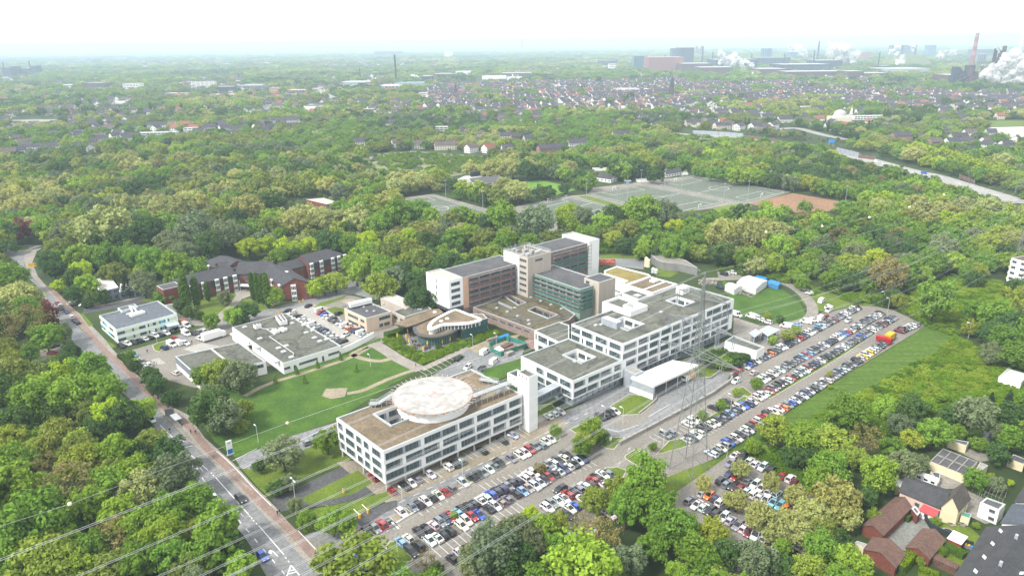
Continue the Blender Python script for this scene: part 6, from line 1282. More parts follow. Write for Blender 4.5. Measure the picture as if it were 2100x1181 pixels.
#  type : (colour, shape, crown height ratio, trunk ratio, look words)
TT={'g':((.070,.132,.018),'round',1.75,.45,'fresh green tree'),'d':((.036,.070,.020),'round',1.75,.4,'dark green tree'),'y':((.150,.212,.012),'dome',1.6,.5,'yellow spring tree'),
 'o':((.090,.120,.026),'dome',1.6,.5,'dull olive tree'),'k':((.155,.178,.062),'dome',1.6,.5,'pale khaki tree'),'s':((.078,.108,.058),'weep',1.75,.4,'grey green tree'),
 'b':((.105,.102,.040),'bare',1.8,.6,'brownish sparse tree'),'c':((.075,.022,.022),'round',1.7,.45,'copper red tree'),'p':((.040,.085,.014),'col',6.5,.4,'narrow columnar tree'),
 'f':((.022,.042,.026),'cone',3.4,.3,'dark pointed conifer'),'l':((.105,.172,.020),'round',1.75,.45,'lime green tree'),'x':((.120,.162,.024),'dome',1.55,.5,'yellow green tree')}
trees=[]
def T_(reg,px,py,rp,ty,zone,hs=1.0):
 """crown seen at px,py with radius rp picture units -> place its trunk on the ground below"""
 X,Y=Z(reg,px,py);rp=rp/REG[reg][2];R_=5.0
 for _ in range(5):
  sh=TT[ty];zc=R_*(sh[3]+sh[2]*hs/2);p=G(X,Y,min(zc,60));R_=rp*depth(p.x,p.y,zc)/FPX
  R_=min(R_,16)
 trees.append([p.x,p.y,R_,ty,zone,hs])
def TL(reg,txt,zone):
 for it in txt.split(';'):
  f=it.split()
  if f:T_(reg,float(f[0]),float(f[1]),float(f[2]),f[3],zone)
ZL,ZR2='in the wood left of the main road','in the wood beyond the nursing home and far road'
TL('7','180 860 200 g;90 600 110 g;240 1040 170 x;60 470 100 g;430 560 160 b;350 300 120 o;480 400 120 o;230 370 80 x;80 230 120 d;560 130 100 o;680 170 100 y;765 220 100 d;875 165 80 l;660 600 130 g;700 430 110 l;880 620 125 k;1080 560 130 s;1030 430 115 d;930 340 90 o;830 430 85 d;540 760 120 l;720 790 115 l;900 850 135 l;1050 790 120 g;1200 720 115 g;1330 870 140 g;1000 960 125 l;700 920 130 b;560 1010 120 g;420 970 110 l;860 1080 125 g;1060 1080 110 g;1400 1000 100 d;1310 1050 120 g;1480 1120 105 l;1180 1110 115 o;680 1110 120 o;350 1110 140 x;60 1110 120 g;500 1130 110 l;640 60 120 g;420 80 125 l;200 100 135 g;60 60 115 d;330 200 90 d;560 300 80 d;300 480 90 b;180 480 80 g;760 690 80 s;1190 880 90 x;450 850 90 d',ZL)
TL('i','110 1120 120 o;260 1110 110 o;570 1090 120 g;610 1165 85 g;400 1130 100 y;660 1195 70 x;280 890 90 g;380 870 60 s;150 780 120 b;265 740 65 c;290 790 50 c;110 620 125 k;70 520 90 g;20 640 80 k;30 780 90 d;20 960 90 o;60 1000 80 x;180 1000 60 g;430 980 60 d;330 1050 60 g','in the trees left of the road junction')
TL('i','40 320 55 d;60 450 45 o;120 230 75 c;60 250 70 d;0 230 80 g;320 150 45 l;620 200 150 k;520 240 110 o;400 250 90 s;280 220 70 g;330 470 60 d;300 440 60 d;370 560 48 y;500 480 58 y;540 580 62 l;455 530 62 d;445 620 52 d;500 390 90 l;650 400 85 g;440 430 60 g;760 470 40 f;775 570 42 f;880 560 78 s;870 480 55 y;850 330 45 o;980 330 38 f;1050 330 95 s;1130 385 72 s;1070 480 100 l;1180 480 85 g;940 440 80 g;700 490 80 o;900 250 110 d;760 320 90 d;1200 250 115 s;1400 260 105 s;1290 340 80 d;1530 330 68 y;1640 320 62 y;1735 320 58 y;1820 340 50 y;1910 315 52 y;980 120 60 k;1120 80 90 k;1520 100 92 k;1310 150 90 o;1670 60 75 d;1820 170 92 k;2010 150 80 k;2030 310 85 d;1440 170 70 d;1650 200 70 o;600 300 80 g;540 680 30 d;620 640 45 d','in the wood behind the brick care home')
TL('i','1690 630 58 l;1930 590 50 y;1990 560 60 l;2060 540 70 x;1525 730 62 d;1430 760 62 l;1300 790 46 g;1480 790 45 d;1385 650 40 s;1100 690 35 d;1170 735 40 d;1230 760 30 d','before the brick care home')
TL('i','1340 1105 95 x;1250 1130 70 g;1400 1100 80 l;1465 1120 105 s;930 1130 62 d;960 1170 50 d;800 985 25 g;830 1070 40 d;1550 945 22 d;1290 800 30 g','around the supply building court')
for i,(x,y,r_,l) in enumerate(((1133,610,34,0),(1200,605,30,0),(1272,605,20,0),(1548,570,20,0),(1578,578,22,0),(1608,590,22,0),(1640,600,24,0))):T_('i',x,y,r_,'p','before the care home front',1.0 if i<3 else 1.45)
TL('5','','')
TL('j','240 570 92 x;160 290 90 y;90 500 62 l;160 420 62 l;260 500 70 g;420 270 62 y;330 300 55 x;530 320 82 d;770 260 62 l;880 280 72 o;690 290 62 g;1010 290 62 l;740 145 68 g;560 170 62 l;460 110 92 g;340 140 92 g;320 440 55 l;410 400 65 x;470 580 52 d;480 640 40 d;1000 160 90 g;1200 170 105 s;1400 110 75 y;1390 190 70 l;1480 140 62 s;1600 205 62 l;1680 150 72 d;1760 220 70 o;1850 120 100 l;1980 140 90 s;60 330 70 g;220 200 70 g;100 120 70 g;620 240 55 s;900 190 60 d;1100 260 55 d;1300 270 60 o;1500 260 60 g;2050 210 60 y;1900 230 60 g;1680 280 60 x;30 240 60 d;380 500 45 d;290 360 60 d','in the park wood behind the ward block')
TL('7','1740 420 105 s;1700 620 55 d;1780 600 50 s;2010 340 78 g;2045 840 85 l;1880 830 58 g;1815 740 48 s;1290 150 130 d;1380 190 110 s;1490 140 70 x;1470 240 50 x;1050 70 55 d;960 20 60 d;1590 500 40 d;1290 80 90 s','on the grass beside the main road')
ZB='along the lower picture edge'
TL('8','930 1010 165 s;1060 910 120 s;800 1110 105 s;1150 980 100 s;1020 1110 110 d;1240 880 90 l;1540 290 75 l;1480 380 62 g;1590 320 50 d;1315 280 36 g;1500 340 60 x;1860 590 150 g;1930 740 140 g;1750 760 120 g;2030 860 120 g;1700 640 90 x;1560 700 85 x;1590 930 140 b;1480 840 70 b;1760 1080 120 s;2060 1140 65 l;1160 790 48 y;1340 850 72 x;1225 500 36 b;520 1070 65 b;690 800 25 l;30 860 75 l;1915 380 26 g;580 1140 50 d;1900 1000 100 g;1960 920 90 g;1130 1060 90 d;1330 1000 80 g',ZB)
ZT='in the trees around the shaded car park'
TL('9','580 270 100 x;740 340 105 l;930 330 115 x;1130 320 110 b;1060 440 85 x;1210 560 112 l;900 540 110 g;950 690 140 k;840 780 110 k;1000 800 95 k;490 800 112 k;680 870 112 k;335 700 75 k;360 510 62 k;550 600 60 k;130 610 52 k;700 680 75 k;190 890 90 x;100 1040 120 g;450 1070 120 s;780 1130 115 x;1030 1110 115 l;880 880 95 o;850 1010 95 g;1350 490 100 s;1410 330 66 x;1440 480 75 s;1550 300 90 g;1340 250 75 s;1480 150 50 g;30 880 80 g;270 1060 90 d;620 1010 60 g;960 960 80 d;560 900 70 k;760 440 70 d;660 440 60 d;1130 700 60 d;1170 800 45 l;1290 400 80 g;430 380 50 l;1060 210 45 o;600 1120 80 d;160 1150 90 g',ZT)
ZG='in the gardens at the lower right'
TL('9','1800 180 110 s;2030 190 80 d;2030 330 80 g;1940 430 72 d;1800 590 62 g;1650 740 42 d;1895 110 35 f;2000 130 60 f;1720 170 70 g;1690 290 45 g;1800 300 40 d;1900 560 18 y;2018 605 18 y;1830 350 50 g;1950 300 60 s;1590 1020 32 g;1575 1050 26 o;1560 830 30 l;1810 860 22 l;1460 1080 28 l;1700 220 35 c;1640 200 60 d;1930 600 50 s',ZG)
TL('9','330 45 26 l;120 185 30 l;240 120 30 g;455 -10 35 g;900 -60 20 x;910 10 15 y','on the grass strips of the upper car park')
TL('6','555 905 28 l;700 840 30 x;160 1010 60 d;250 1030 50 g;320 1020 50 d;100 1000 40 d;650 870 40 x;1830 960 0.1 d;1910 990 72 s;1190 410 75 y;1050 640 0.1 d;1800 520 55 d;2050 580 50 d;1770 830 50 x;1260 660 40 d;1330 670 45 x;520 760 25 x;600 780 25 d;210 260 50 g;450 270 50 g;1010 560 60 d;740 560 40 g;2030 830 110 d;1980 930 90 g;1900 870 80 d;2060 1000 90 g;1790 740 60 g;1960 560 0.1 d','at the meadow and upper lot edges')
TL('s','40 150 70 k;120 150 70 k;200 150 75 k;290 145 78 k;400 130 85 x;470 150 60 x;620 200 60 y;700 50 75 k;860 60 85 k;960 60 90 k;1060 50 90 k;1180 70 85 d;1280 75 70 d;1390 65 60 d;1460 70 60 d;1550 60 80 k;1640 120 80 d;1700 160 80 g;980 215 105 k;1100 250 100 k;900 280 70 d;800 310 60 d;720 270 60 g;650 240 60 x;1300 245 62 d;1360 255 66 d;1500 230 52 d;1930 60 60 l;2000 70 80 l;540 190 60 d;590 270 50 g;2080 40 80 d;1250 260 40 d','around the bright grass stadium')
TL('u','520 80 70 d;840 60 45 g;1050 80 60 g;1130 90 70 l;1230 90 70 l;1290 110 60 g;1390 130 60 d;1450 130 55 s;1520 150 60 s;1580 130 60 g;1650 150 60 x;1720 170 60 x;1790 190 60 g;1870 200 60 g;1960 180 60 x;2030 220 60 g;420 330 45 d;510 335 50 g;600 350 70 g;660 380 60 d;1340 325 45 l;1630 325 50 g;250 60 70 d;200 70 45 l;340 50 60 d;960 80 55 g','beside the far sports pitches')
TL('C','1440 905 42 y;1520 925 44 y;1600 940 48 y;1690 970 48 y;1770 1000 52 y;1850 1030 52 y;1920 1065 52 x','in the yellow row by the motorway')
trees=[t for t in trees if t[2]>.5]
nex=len(trees)
# ---- regions without trees (in picture coordinates of the ground)
OPEN=[[G(*p) for p in q] for q in (
 [Z('o',*p) for p in ((240,850),(150,760),(60,640),(0,560),(0,490),(110,500),(160,640),(190,655),(180,590),(220,560),(300,570),(330,600),(345,640),(350,560),(400,520),(500,520),(560,560),(710,515),(715,570),(860,650),(1020,560),(1210,470),(1290,540),(1440,545),(1600,575),(1700,610),(1780,620),(1840,630),(1900,665),(2100,770),(2100,850),(1960,880),(1800,860),(1640,880),(1540,930),(1700,1060),(1720,1130),(1640,1200),(700,1200),(720,1420),(520,1420),(500,1200),(400,1040),(330,960))],
 [S(0,320),S(370,270),S(560,330),S(900,440),S(1180,360),S(1540,290),S(1700,280),U(-20,220),U(100,160),U(810,90),U(1560,232),U(2110,330),U(1650,420),U(1200,350),U(1150,400),U(940,370),U(620,420),U(0,380),S(1480,600),S(900,470),S(480,570),S(40,350)],
 [S(560,150),S(960,110),S(1300,150),S(1480,190),S(1620,250),S(1400,310),S(1000,320),S(700,270)],
 [Z('o',*p) for p in ((735,318),(850,308),(1000,318),(1015,348),(880,376),(790,356))],
 [Z('C',*p) for p in ((-40,800),(600,850),(900,890),(1200,960),(1600,1060),(2100,1210),(2100,1290),(1600,1120),(1300,1080),(1000,1040),(900,960),(600,915),(-40,880))],
 [Z('C',*p) for p in ((560,790),(700,780),(880,825),(1030,860),(900,870),(700,840))],[Z('C',*p) for p in ((1780,740),(2150,735),(2150,880),(1930,850))],[Z('C',*p) for p in ((1290,770),(1500,745),(1490,795),(1300,805))],
 [Z('t',*p) for p in ((60,760),(430,340),(640,260),(760,60),(1412,60),(1900,1900),(-100,1900),(60,1300),(100,900))],
 [G and (x,y) for x,y in ((1540,850),(1640,790),(1740,800),(1720,875),(1620,915),(1540,905))],[Z('n',*p) for p in ((840,340),(1000,350),(1450,280),(1710,215),(1720,170),(860,200))],
 [Z('A',*p) for p in ((1930,535),(2110,610),(2110,640),(1990,600))],[Z('A',*p) for p in ((40,730),(350,728),(370,760),(100,772))],
 [Z('6',*p) for p in ((1300,700),(1500,570),(1640,530),(1850,540),(2150,600),(2150,770),(1900,800),(1760,870),(1600,810),(1450,770))],[Z('6',*p) for p in ((1000,1200),(1480,860),(1600,850),(1850,940),(1990,1040),(2120,1100),(2120,1200))],[Z('6',*p) for p in ((1830,490),(2150,540),(2150,640),(1880,610))],
)]
OPEN_BB=[(min(p.x for p in q),max(p.x for p in q),min(p.y for p in q),max(p.y for p in q)) for q in OPEN]
CLEAR=set()
def clear_view(x,y,r,frac=.055,lo=20):
 d=math.hypot(x,y);ux,uy=-x/d,-y/d;L=lo+d*frac;t=-r*.6
 while t<L:
  s=-r
  while s <= r:CLEAR.add((int((x+ux*t-uy*s) // 8),int((y+uy*t+ux*s) // 8)));s += 6
  t += 6
def cleared(x,y):return (int(x // 8),int(y // 8)) in CLEAR
STREETS=[]  # filled by the town builder: (x, y, radius)
def is_open(x,y):
 for q,bb in zip(OPEN,OPEN_BB):
  if bb[0] <= x <= bb[1] and bb[2] <= y <= bb[3] and inpoly(x,y,q):return True
 return False
grid={}
def gadd(x,y,r):grid.setdefault((int(x // 20),int(y // 20)),[]).append((x,y,r))
def gnear(x,y,r,k):
 i,j=int(x // 20),int(y // 20)
 for a in (i-1,i,i+1):
  for b_ in (j-1,j,j+1):
   for (u,v,q) in grid.get((a,b_),()):
    if (u-x) ** 2+(v-y) ** 2<(k*(q+r)) ** 2:return True
 return False
for t in trees:gadd(t[0],t[1],t[2])
for p in MW[::2]:clear_view(p.x,p.y,12,.042,14)
for t in ('C 700 800','C 860 840','C 1000 862','C 640 800','u 160 150','u 650 110','u 115 70','s 700 220','s 800 220','s 900 200','s 1300 220','s 1200 220','s 1450 230','s 1100 220','C 1900 830','C 2000 830','C 2080 840','C 960 755','C 1030 755','A 1960 560','A 2000 585','A 2060 612','A 100 750','A 200 750','A 300 750','i 1950 75','i 2040 75','i 1900 60','s 300 390','s 400 420','s 500 440','s 650 450','s 780 450','s 1300 420','s 1450 500','s 1600 520','s 1750 490','u 750 370','u 900 345','u 1000 320','u 1200 325','u 1500 330','u 1700 370','o 800 345','o 840 340','o 880 345','o 920 340','o 960 340','o 860 355','o 900 355','o 820 330','o 780 335','o 940 350'):
 a_,x_,y_=t.split();p=G(*Z(a_,float(x_),float(y_)));clear_view(p.x,p.y,14+p.length*.006)
rt=random.Random(99)
def noise2(x,y,s): 
 from mathutils import noise
 return noise.noise(Vector((x/s,y/s,3.7)))
def patch_type(x,y,s):
 n=noise2(x+3000,y+77,s);k=noise2(x-900,y+1500,s*.6)
 return 'k' if n>.34 else ('x' if n>.2 and k>0 else ('d' if n<-.32 else ('s' if n<-.2 and k<0 else ('g' if k>.25 else ('o' if k<-.22 else ('l' if n>.08 else 'g'))))))
def ptype(x,y):
 if rt.random()<.55:return patch_type(x,y,75)
 n=noise2(x,y,90);m=noise2(x+500,y,35);px=PX(x,y,8)[0]
 if y>420 and px<1100:w='oookkksdgxxb' if n>0 else 'ddgsookgxskk'
 elif px>1300:w='ggllxxsdgoly' if n>-.1 else 'gdsgoxbdlg'
 else:w='gglxosdgdlxo'
 if m>.35:w += 'kkxo'
 return rt.choice(w)
for (nx,ny) in [(a,b_) for a in range(-70,110) for b_ in range(8,95)]:
 x,y=nx*8.2+rt.uniform(-3.4,3.4),ny*8.2+rt.uniform(-3.4,3.4)
 if y<90 or abs(PX(x,y,5)[0]-1050)>1200:continue
 py=PX(x,y,8)[1]
 if py>1330:continue
 if is_open(x,y):continue
 ty=ptype(x,y);r_=rt.uniform(3.6,7.6)*(1.15 if ty in 'kx' else 1)
 if cleared(x,y):
  if rt.random()<.5:continue
  r_=rt.uniform(1.3,2.2)
 if gnear(x,y,r_,.66):continue
 gadd(x,y,r_);trees.append([x,y,r_,ty,None,rt.uniform(.8,1.1)])
def zone_name(t):
 px,py=PX(t[0],t[1],6)
 if t[4]:return t[4]
 if px<560 and py>640:return ZL
 if py>850:return ZT if px>1250 else ZB
 if px>1400 and py>380:return 'in the wood along the right side'
 if px<760:return 'in the wood behind the brick care home'
 return 'in the park wood behind the ward block'
for t in trees:t.append(depth(t[0],t[1]));t.append(zone_name(t))
def visible(t):
 px,py=PX(t[0],t[1],t[2]);return -40<px<2140 and py<1290
cand=sorted([t for t in trees if visible(t)],key=lambda t:-t[2]/t[6]*(1.6 if t[4] else 1.0)*(6 if t[3] == 'p' else 2.6 if t[3] == 'f' else 1));chosen=cand[:300];chs=set(id(t) for t in chosen);rest=[t for t in trees if id(t) not in chs]
grp_=collections.defaultdict(list)
for t in chosen:grp_[(t[7],t[3])].append(t)
tl_={}
for (z,ty),L in grp_.items():
 L.sort(key=lambda t:PX(t[0],t[1],6)[0])
 for i,t in enumerate(L):tl_[id(t)]=('only '+TT[ty][4]+' '+z) if len(L) == 1 else '%s %s from left %s'%(ordn(i+1),TT[ty][4],z)
def tint_of(ty,r=rt):
 c=TT[ty][0];k=2.1*r.uniform(.82,1.2);h=r.uniform(.0,.16);lu=.3*c[0]+.6*c[1]+.1*c[2];c=[v*.97+lu*.03 for v in c];return [c[0]*k*(1+h),c[1]*k,c[2]*k*(1-h)]
nm_={'p':'columnar_tree','f':'conifer_tree','s':'willow_tree','k':'plane_tree','c':'copper_beech'}
for i,t in enumerate(chosen):
 x,y,R_,ty,zz,hs,dp,zn=t;c,sh,hr,trk,look=TT[ty];r=thing(nm_.get(ty,'broadleaf_tree'),tl_[id(t)],'tree',(x,y,0),rt.uniform(0,6.28),'trees '+zn)
 th=max(.6,R_*trk);cr=part(HI[sh][i%len(HI[sh])],'crown',r,(0,0,th),tint_of(ty));cr.scale=(R_*rt.uniform(.86,1.14),R_*rt.uniform(.86,1.14),R_*hs*rt.uniform(.9,1.12))
 tk=part(TR[sh][i%2],'trunk',r,(0,0,th));tk.scale=(R_,R_,th)
print('trees',len(chosen),len(rest))
# ---- the remaining wood and everything farther: instanced clumps
far=[(x,y,R_,ty,hs) for x,y,R_,ty,zz,hs,dp,zn in rest]
# ================================================================ HOUSES, TOWN AND INDUSTRY BEYOND
rh=random.Random(17)
M_hw=[mat('house_wall_white',(.74,.74,.72),.85,var=.1),mat('house_wall_cream',(.66,.60,.48),.85,var=.1),mat('house_wall_brick',(.34,.20,.16),.9,var=.15),mat('house_wall_grey',(.48,.47,.46),.85,var=.1)]
M_hr=[mat('house_roof_dark',(.062,.058,.072),.85,var=.25,scale=.3),mat('house_roof_brown',(.11,.085,.08),.85,var=.2,scale=.3),mat('house_roof_red',(.24,.09,.065),.85,var=.2,scale=.3),mat('house_roof_flat',(.40,.39,.38),.9,var=.15,scale=.3)]
WN,RN=['white','cream','brick','grey'],['dark','brown','red','pale flat']
def far_house(p,a,L,Wd,ze,zr,wi,ri,label,grp,det=True):
 d=Vector((math.cos(a),math.sin(a)));n_=Vector((-d.y,d.x));q=[p-d*L/2-n_*Wd/2,p+d*L/2-n_*Wd/2,p+d*L/2+n_*Wd/2,p-d*L/2+n_*Wd/2]
 r=thing('town_house' if ri != 3 else 'flat_roofed_block',label,'house' if ri != 3 else 'building',(p.x,p.y,0),0,grp)
 if ri == 3:block(r,q,0,ze,M_hw[wi],M_hr[3],{0:rows_even(L,[(z,z+1.4) for z in ([1.2+3*i for i in range(max(1,int(ze/3)))])],3.5,1.2)} if det else {},par=.3,win_cap=0)
 else:
  gabled(r,q,ze,zr,M_hw[wi],M_hr[ri],{0:rows_even(L,[(1,2.3),(3.6,4.8)],1.1,1.6),3:rows_even(Wd,[(1,2.3),(3.6,4.8)],1.1,2.0),1:rows_even(Wd,[(1,2.3),(3.6,4.8)],1.1,2.0)} if det else {},over=.4,mull=2,chimney=1 if det else 0)
 return r
EXH=[('B',120,897,14,0,0,.3,'behind the copper trees at the allotment corner'),('B',340,905,11,0,1,.3,'left of the allotments'),('B',470,915,15,0,1,.25,'second in the white row above the allotments'),('B',640,920,26,1,1,.2,'longest in the white row above the allotments'),('B',800,938,14,0,1,.9,'with gable to the allotment lawn'),('B',905,938,15,0,2,.8,'right of the gabled one above the allotments'),('B',1020,940,13,3,0,.3,'half hidden right of the red roofed one'),('B',760,835,16,0,0,.3,'in the second row behind the yellow tree'),('B',850,850,13,0,1,.3,'in the second row right of the yellow tree'),('B',1010,862,16,0,0,.2,'in the second row above the barn'),('B',1080,868,16,2,0,.2,'brick fronted in the second row'),('B',1150,878,12,3,0,.3,'small one left of the barn'),
 ('B',1290,940,34,2,0,.35,'long dark roofed barn beside the plane trees'),('B',1450,905,26,0,0,.35,'with bright gable right of the barn'),('B',1720,850,24,3,0,.2,'before the bridge at the sports ground'),('B',620,818,18,3,3,.1,'flat one in the trees above the white row'),('B',180,690,26,2,3,.1,'flat red brown school in the far trees'),('B',340,690,12,2,3,.2,'small reddish tower block in the far trees'),('B',570,695,40,0,0,.15,'long white one at the near town edge'),('B',890,690,42,0,0,.15,'second long white one at the near town edge'),('B',520,665,14,0,0,1.2,'leftmost white gable at the town edge'),('B',605,665,14,0,0,1.2,'second white gable at the town edge'),('B',690,665,20,0,0,.2,'right of the two white gables'),
 ('A',250,930,42,0,0,.3,'long white one at the left picture side'),('A',160,900,22,0,1,1.0,'pale roofed one at the left picture side'),('A',120,955,14,0,0,1.0,'small gable at the left picture side'),('A',480,855,12,0,0,.9,'leftmost gable of the street behind the wood'),('A',630,878,16,1,0,.5,'cream one of the street behind the wood'),('A',710,862,12,0,0,.9,'third of the street behind the wood'),('A',785,862,16,0,0,.6,'fourth of the street behind the wood'),('A',830,856,14,0,0,.8,'fifth of the street behind the wood'),('A',960,840,60,3,3,.1,'long flat hall of the street behind the wood'),('A',1180,825,18,0,3,.1,'white cube of the street behind the wood'),('A',1290,808,18,0,0,.5,'right of the white cube'),('A',1390,808,18,0,0,.6,'second right of the white cube'),('A',1460,815,18,1,0,.4,'cream one right of the white cube'),('A',1590,800,16,0,0,1.0,'gable near the long dark roof'),('A',1650,810,14,2,0,1.0,'brick one near the long dark roof'),('A',1750,760,50,3,0,.15,'under the longest dark roof of the street'),('A',1000,790,16,0,0,.3,'in the back row of the street'),('A',940,790,14,0,0,.3,'left one in the back row of the street'),
 ('C',230,705,24,1,0,.2,'villa left of the motorway bridge'),('C',330,715,22,1,0,.2,'second villa behind the motorway bridge'),('C',415,712,24,1,0,.2,'third villa behind the motorway bridge'),('C',520,738,24,0,0,.2,'fourth villa behind the motorway bridge'),('C',625,755,24,0,0,.3,'fifth villa behind the motorway bridge'),('C',60,775,24,1,0,.3,'nearest left of the silver barrier'),('C',240,795,24,1,0,.3,'cream one behind the silver barrier'),('C',345,800,22,0,0,.9,'white one behind the silver barrier'),('C',445,798,18,0,0,.4,'right of the tall cypress by the motorway'),('C',550,792,20,0,0,.9,'with white gable by the junction'),('C',1340,862,24,2,0,.2,'brick one below the tall poplars'),('C',1470,868,10,2,0,1.1,'small brick gable below the tall poplars'),('C',1690,868,24,3,0,.25,'dark roofed one left of the bare field'),('C',2045,885,16,0,0,.9,'white one below the bare field'),('C',760,675,22,0,3,.1,'white cube near the mosque'),('C',830,685,20,2,0,.3,'brick one near the mosque'),('C',1625,690,30,0,0,.8,'large white gable right of the plane trees'),('C',1220,612,24,2,2,.3,'under the red roof in the far street'),('C',1760,650,22,0,0,.9,'white gable in the far right street'),('C',1150,735,60,0,3,.05,'long flat white one right of the minaret'),('C',20,695,16,0,0,.9,'white gable at the barrier end')]
for reg,x,y,L,wi,ri,a,l in EXH:
 p=G(*Z(reg,x,y));gadd(p.x,p.y,L*.55);STREETS.append((p.x,p.y,L*.75));clear_view(p.x,p.y,L*.5,.05,10)
 far_house(p,a+rh.uniform(-.1,.1),L,min(L*.8,rh.uniform(9,12)) if ri != 3 else min(L*.7,16),9 if ri == 3 and L<20 else 6,10,wi,ri,'%s walled house with %s roof, %s'%(WN[wi],RN[ri],l) if ri != 3 else '%s building, %s'%(WN[wi],l),'houses beyond the woods')
TOWN=[([(880,178),(1100,172),(1400,166),(1400,236),(1280,228),(1130,235),(960,228),(880,215)],13.5,.92,'in the dense central town'),([(1400,172),(1640,172),(1800,190),(2110,200),(2110,232),(1960,232),(1800,226),(1640,215),(1400,222)],14.5,.9,'in the town below the steelworks'),([(730,190),(880,190),(900,236),(830,245),(740,235)],24,.6,'at the left town edge'),([(0,195),(120,190),(300,195),(310,212),(120,240),(0,250)],34,.5,'in the far left suburb'),([(420,150),(640,185),(700,225),(600,225),(330,205),(280,190)],36,.4,'by the far expressway'),([(1400,238),(1660,240),(1640,262),(1560,265),(1400,268)],26,.5,'in the motorway villa quarter'),([(1900,295),(2110,290),(2110,330),(1960,322)],22,.5,'in the right edge gardens'),([(0,178),(2100,168),(2100,290),(1400,270),(1000,262),(500,275),(0,300)],29,.6,'in the scattered suburbs'),([(0,262),(300,250),(560,250),(570,278),(320,292),(150,318),(0,322)],26,.5,'behind the left park wood'),([(1000,240),(1240,232),(1400,246),(1380,272),(1150,268)],28,.35,'behind the allotment houses'),([(0,128),(2100,116),(2100,166),(0,176)],66,.5,'on the hazy plain')]
hv=[]
def hmesh(L,Wd,ze,zr,det=True):
 b=MB();q=[Vector((-L/2,-Wd/2)),Vector((L/2,-Wd/2)),Vector((L/2,Wd/2)),Vector((-L/2,Wd/2))]
 for i in range(4):a,c=q[i],q[(i+1)%4];b.face([(*a,0),(*c,0),(*c,ze),(*a,ze)],0)
 for s in (-1,1):b.face([(s*L/2,-s*Wd/2,ze),(s*L/2,s*Wd/2,ze),(s*L/2,0,zr)],0)
 o=.5
 for s in (-1,1):b.face([(-L/2-o,s*(Wd/2+o),ze-.35),(L/2+o,s*(Wd/2+o),ze-.35),(L/2+o,0,zr+.1),(-L/2-o,0,zr+.1)][::-s],1)
 for s in (-1,1) if det else ():
  n=int(L/3)
  for i in range(n):
   for z in (1.8,4.6):b.box((-L/2+(i+.5)*L/n,s*Wd/2,z),(1.2,.1,1.4),0,2)
  for y in (-Wd/4,Wd/4):
   for z in (1.8,4.6):b.box((s*L/2,y,z),(.1,1.1,1.4),0,2)
 return b
houses=[]
for ti,(poly,sp,dens,nm) in enumerate(TOWN):
 g=[G(*p) for p in poly];x0,x1,y0,y1=min(p.x for p in g),max(p.x for p in g),min(p.y for p in g),max(p.y for p in g);th=rh.uniform(0,1.5)
 nx,ny=int((x1-x0)/sp)+1,int((y1-y0)/(sp*1.7))+1
 for i in range(nx):
  for j in range(ny):
   x,y=x0+i*sp+rh.uniform(-2,2),y0+j*sp*1.7+rh.uniform(-5,5)+14*math.sin(i*.15+ti)
   if rh.random()>dens or noise2(x,y,75 if sp<20 else 260)>(.22 if sp<20 else .27) or not inpoly(x,y,g) or is_open(x,y):continue
   if any((x-u) ** 2+(y-v) ** 2<r_*r_ for u,v,r_ in STREETS[:len(EXH)]):continue
   L=sp*rh.uniform(.7,1.0) if sp<20 else (rh.uniform(11,17) if sp<60 else rh.uniform(18,60));houses.append((x,y,rh.choice((0,0,0,1.57))+th*.3+.5*noise2(x,y,300),L,rh.uniform(9,12),rh.uniform(6,9.5) if sp<20 else 6,rh.choice((0,0,0,0,1,1,2,3)),rh.choice((0,0,0,0,0,0,0,0,0,1,1,2)),nm))
for h in houses:gadd(h[0],h[1],6);clear_view(h[0],h[1],5,.014 if 'town' in h[8] else .034,4 if 'town' in h[8] else 10)
houses.sort(key=lambda h:depth(h[0],h[1]))
NB=300-len(EXH)-12;big=[h for h in houses if -30<PX(h[0],h[1],5)[0]<2130][:NB];bs=set(id(h) for h in big);rest_h=[h for h in houses if id(h) not in bs]
hc={};cnt=collections.defaultdict(list)
for h in big:cnt[(h[8],h[6],h[7])].append(h)
hl_={}
for (nm,wi,ri),L in cnt.items():
 L.sort(key=lambda h:PX(h[0],h[1],0)[0])
 for i,h in enumerate(L):hl_[id(h)]=('only %s house under %s roof %s' if len(L) == 1 else ordn(i+1)+' %s house under %s roof from left %s')%(WN[wi],RN[ri],nm)
for h in big:
 x,y,a,L,Wd,ze,wi,ri,nm=h;k=(round(L/3),round(ze/2),wi,ri)
 if k not in hc:
  b=hmesh(k[0]*3,10,k[1]*2,k[1]*2+4);me=bpy.data.meshes.new('town_house');me.from_pydata(b.v,[],b.f);[me.materials.append(m) for m in (M_hw[wi],M_hr[ri],M_glass)];me.polygons.foreach_set('material_index',b.m);me.update();hc[k]=me
 o=bpy.data.objects.new('town_house',hc[k]);COL.objects.link(o);o.location=(x,y,0);o.rotation_euler=(0,0,a);tag(o,hl_[id(h)],'house','town houses '+nm)
if rest_h:
 fm=MB()
 for x,y,a,L,Wd,ze,wi,ri,nm in rest_h:
  b=hmesh(L,Wd,ze,ze+4,y<1700);o=len(fm.v);ca,sa=math.cos(a),math.sin(a);fm.v += [(x+u*ca-v*sa,y+u*sa+v*ca,z) for u,v,z in b.v];fm.f += [tuple(i+o for i in f) for f in b.f];fm.m += [wi if m == 0 else (4+ri if m == 1 else 8) for m in b.m]
 tag(fm.build('distant_town',M_hw+M_hr+[M_glass]),'mass of small far town houses with pale walls and dark roofs',None,None,'stuff')
print('houses',len(big),len(rest_h))
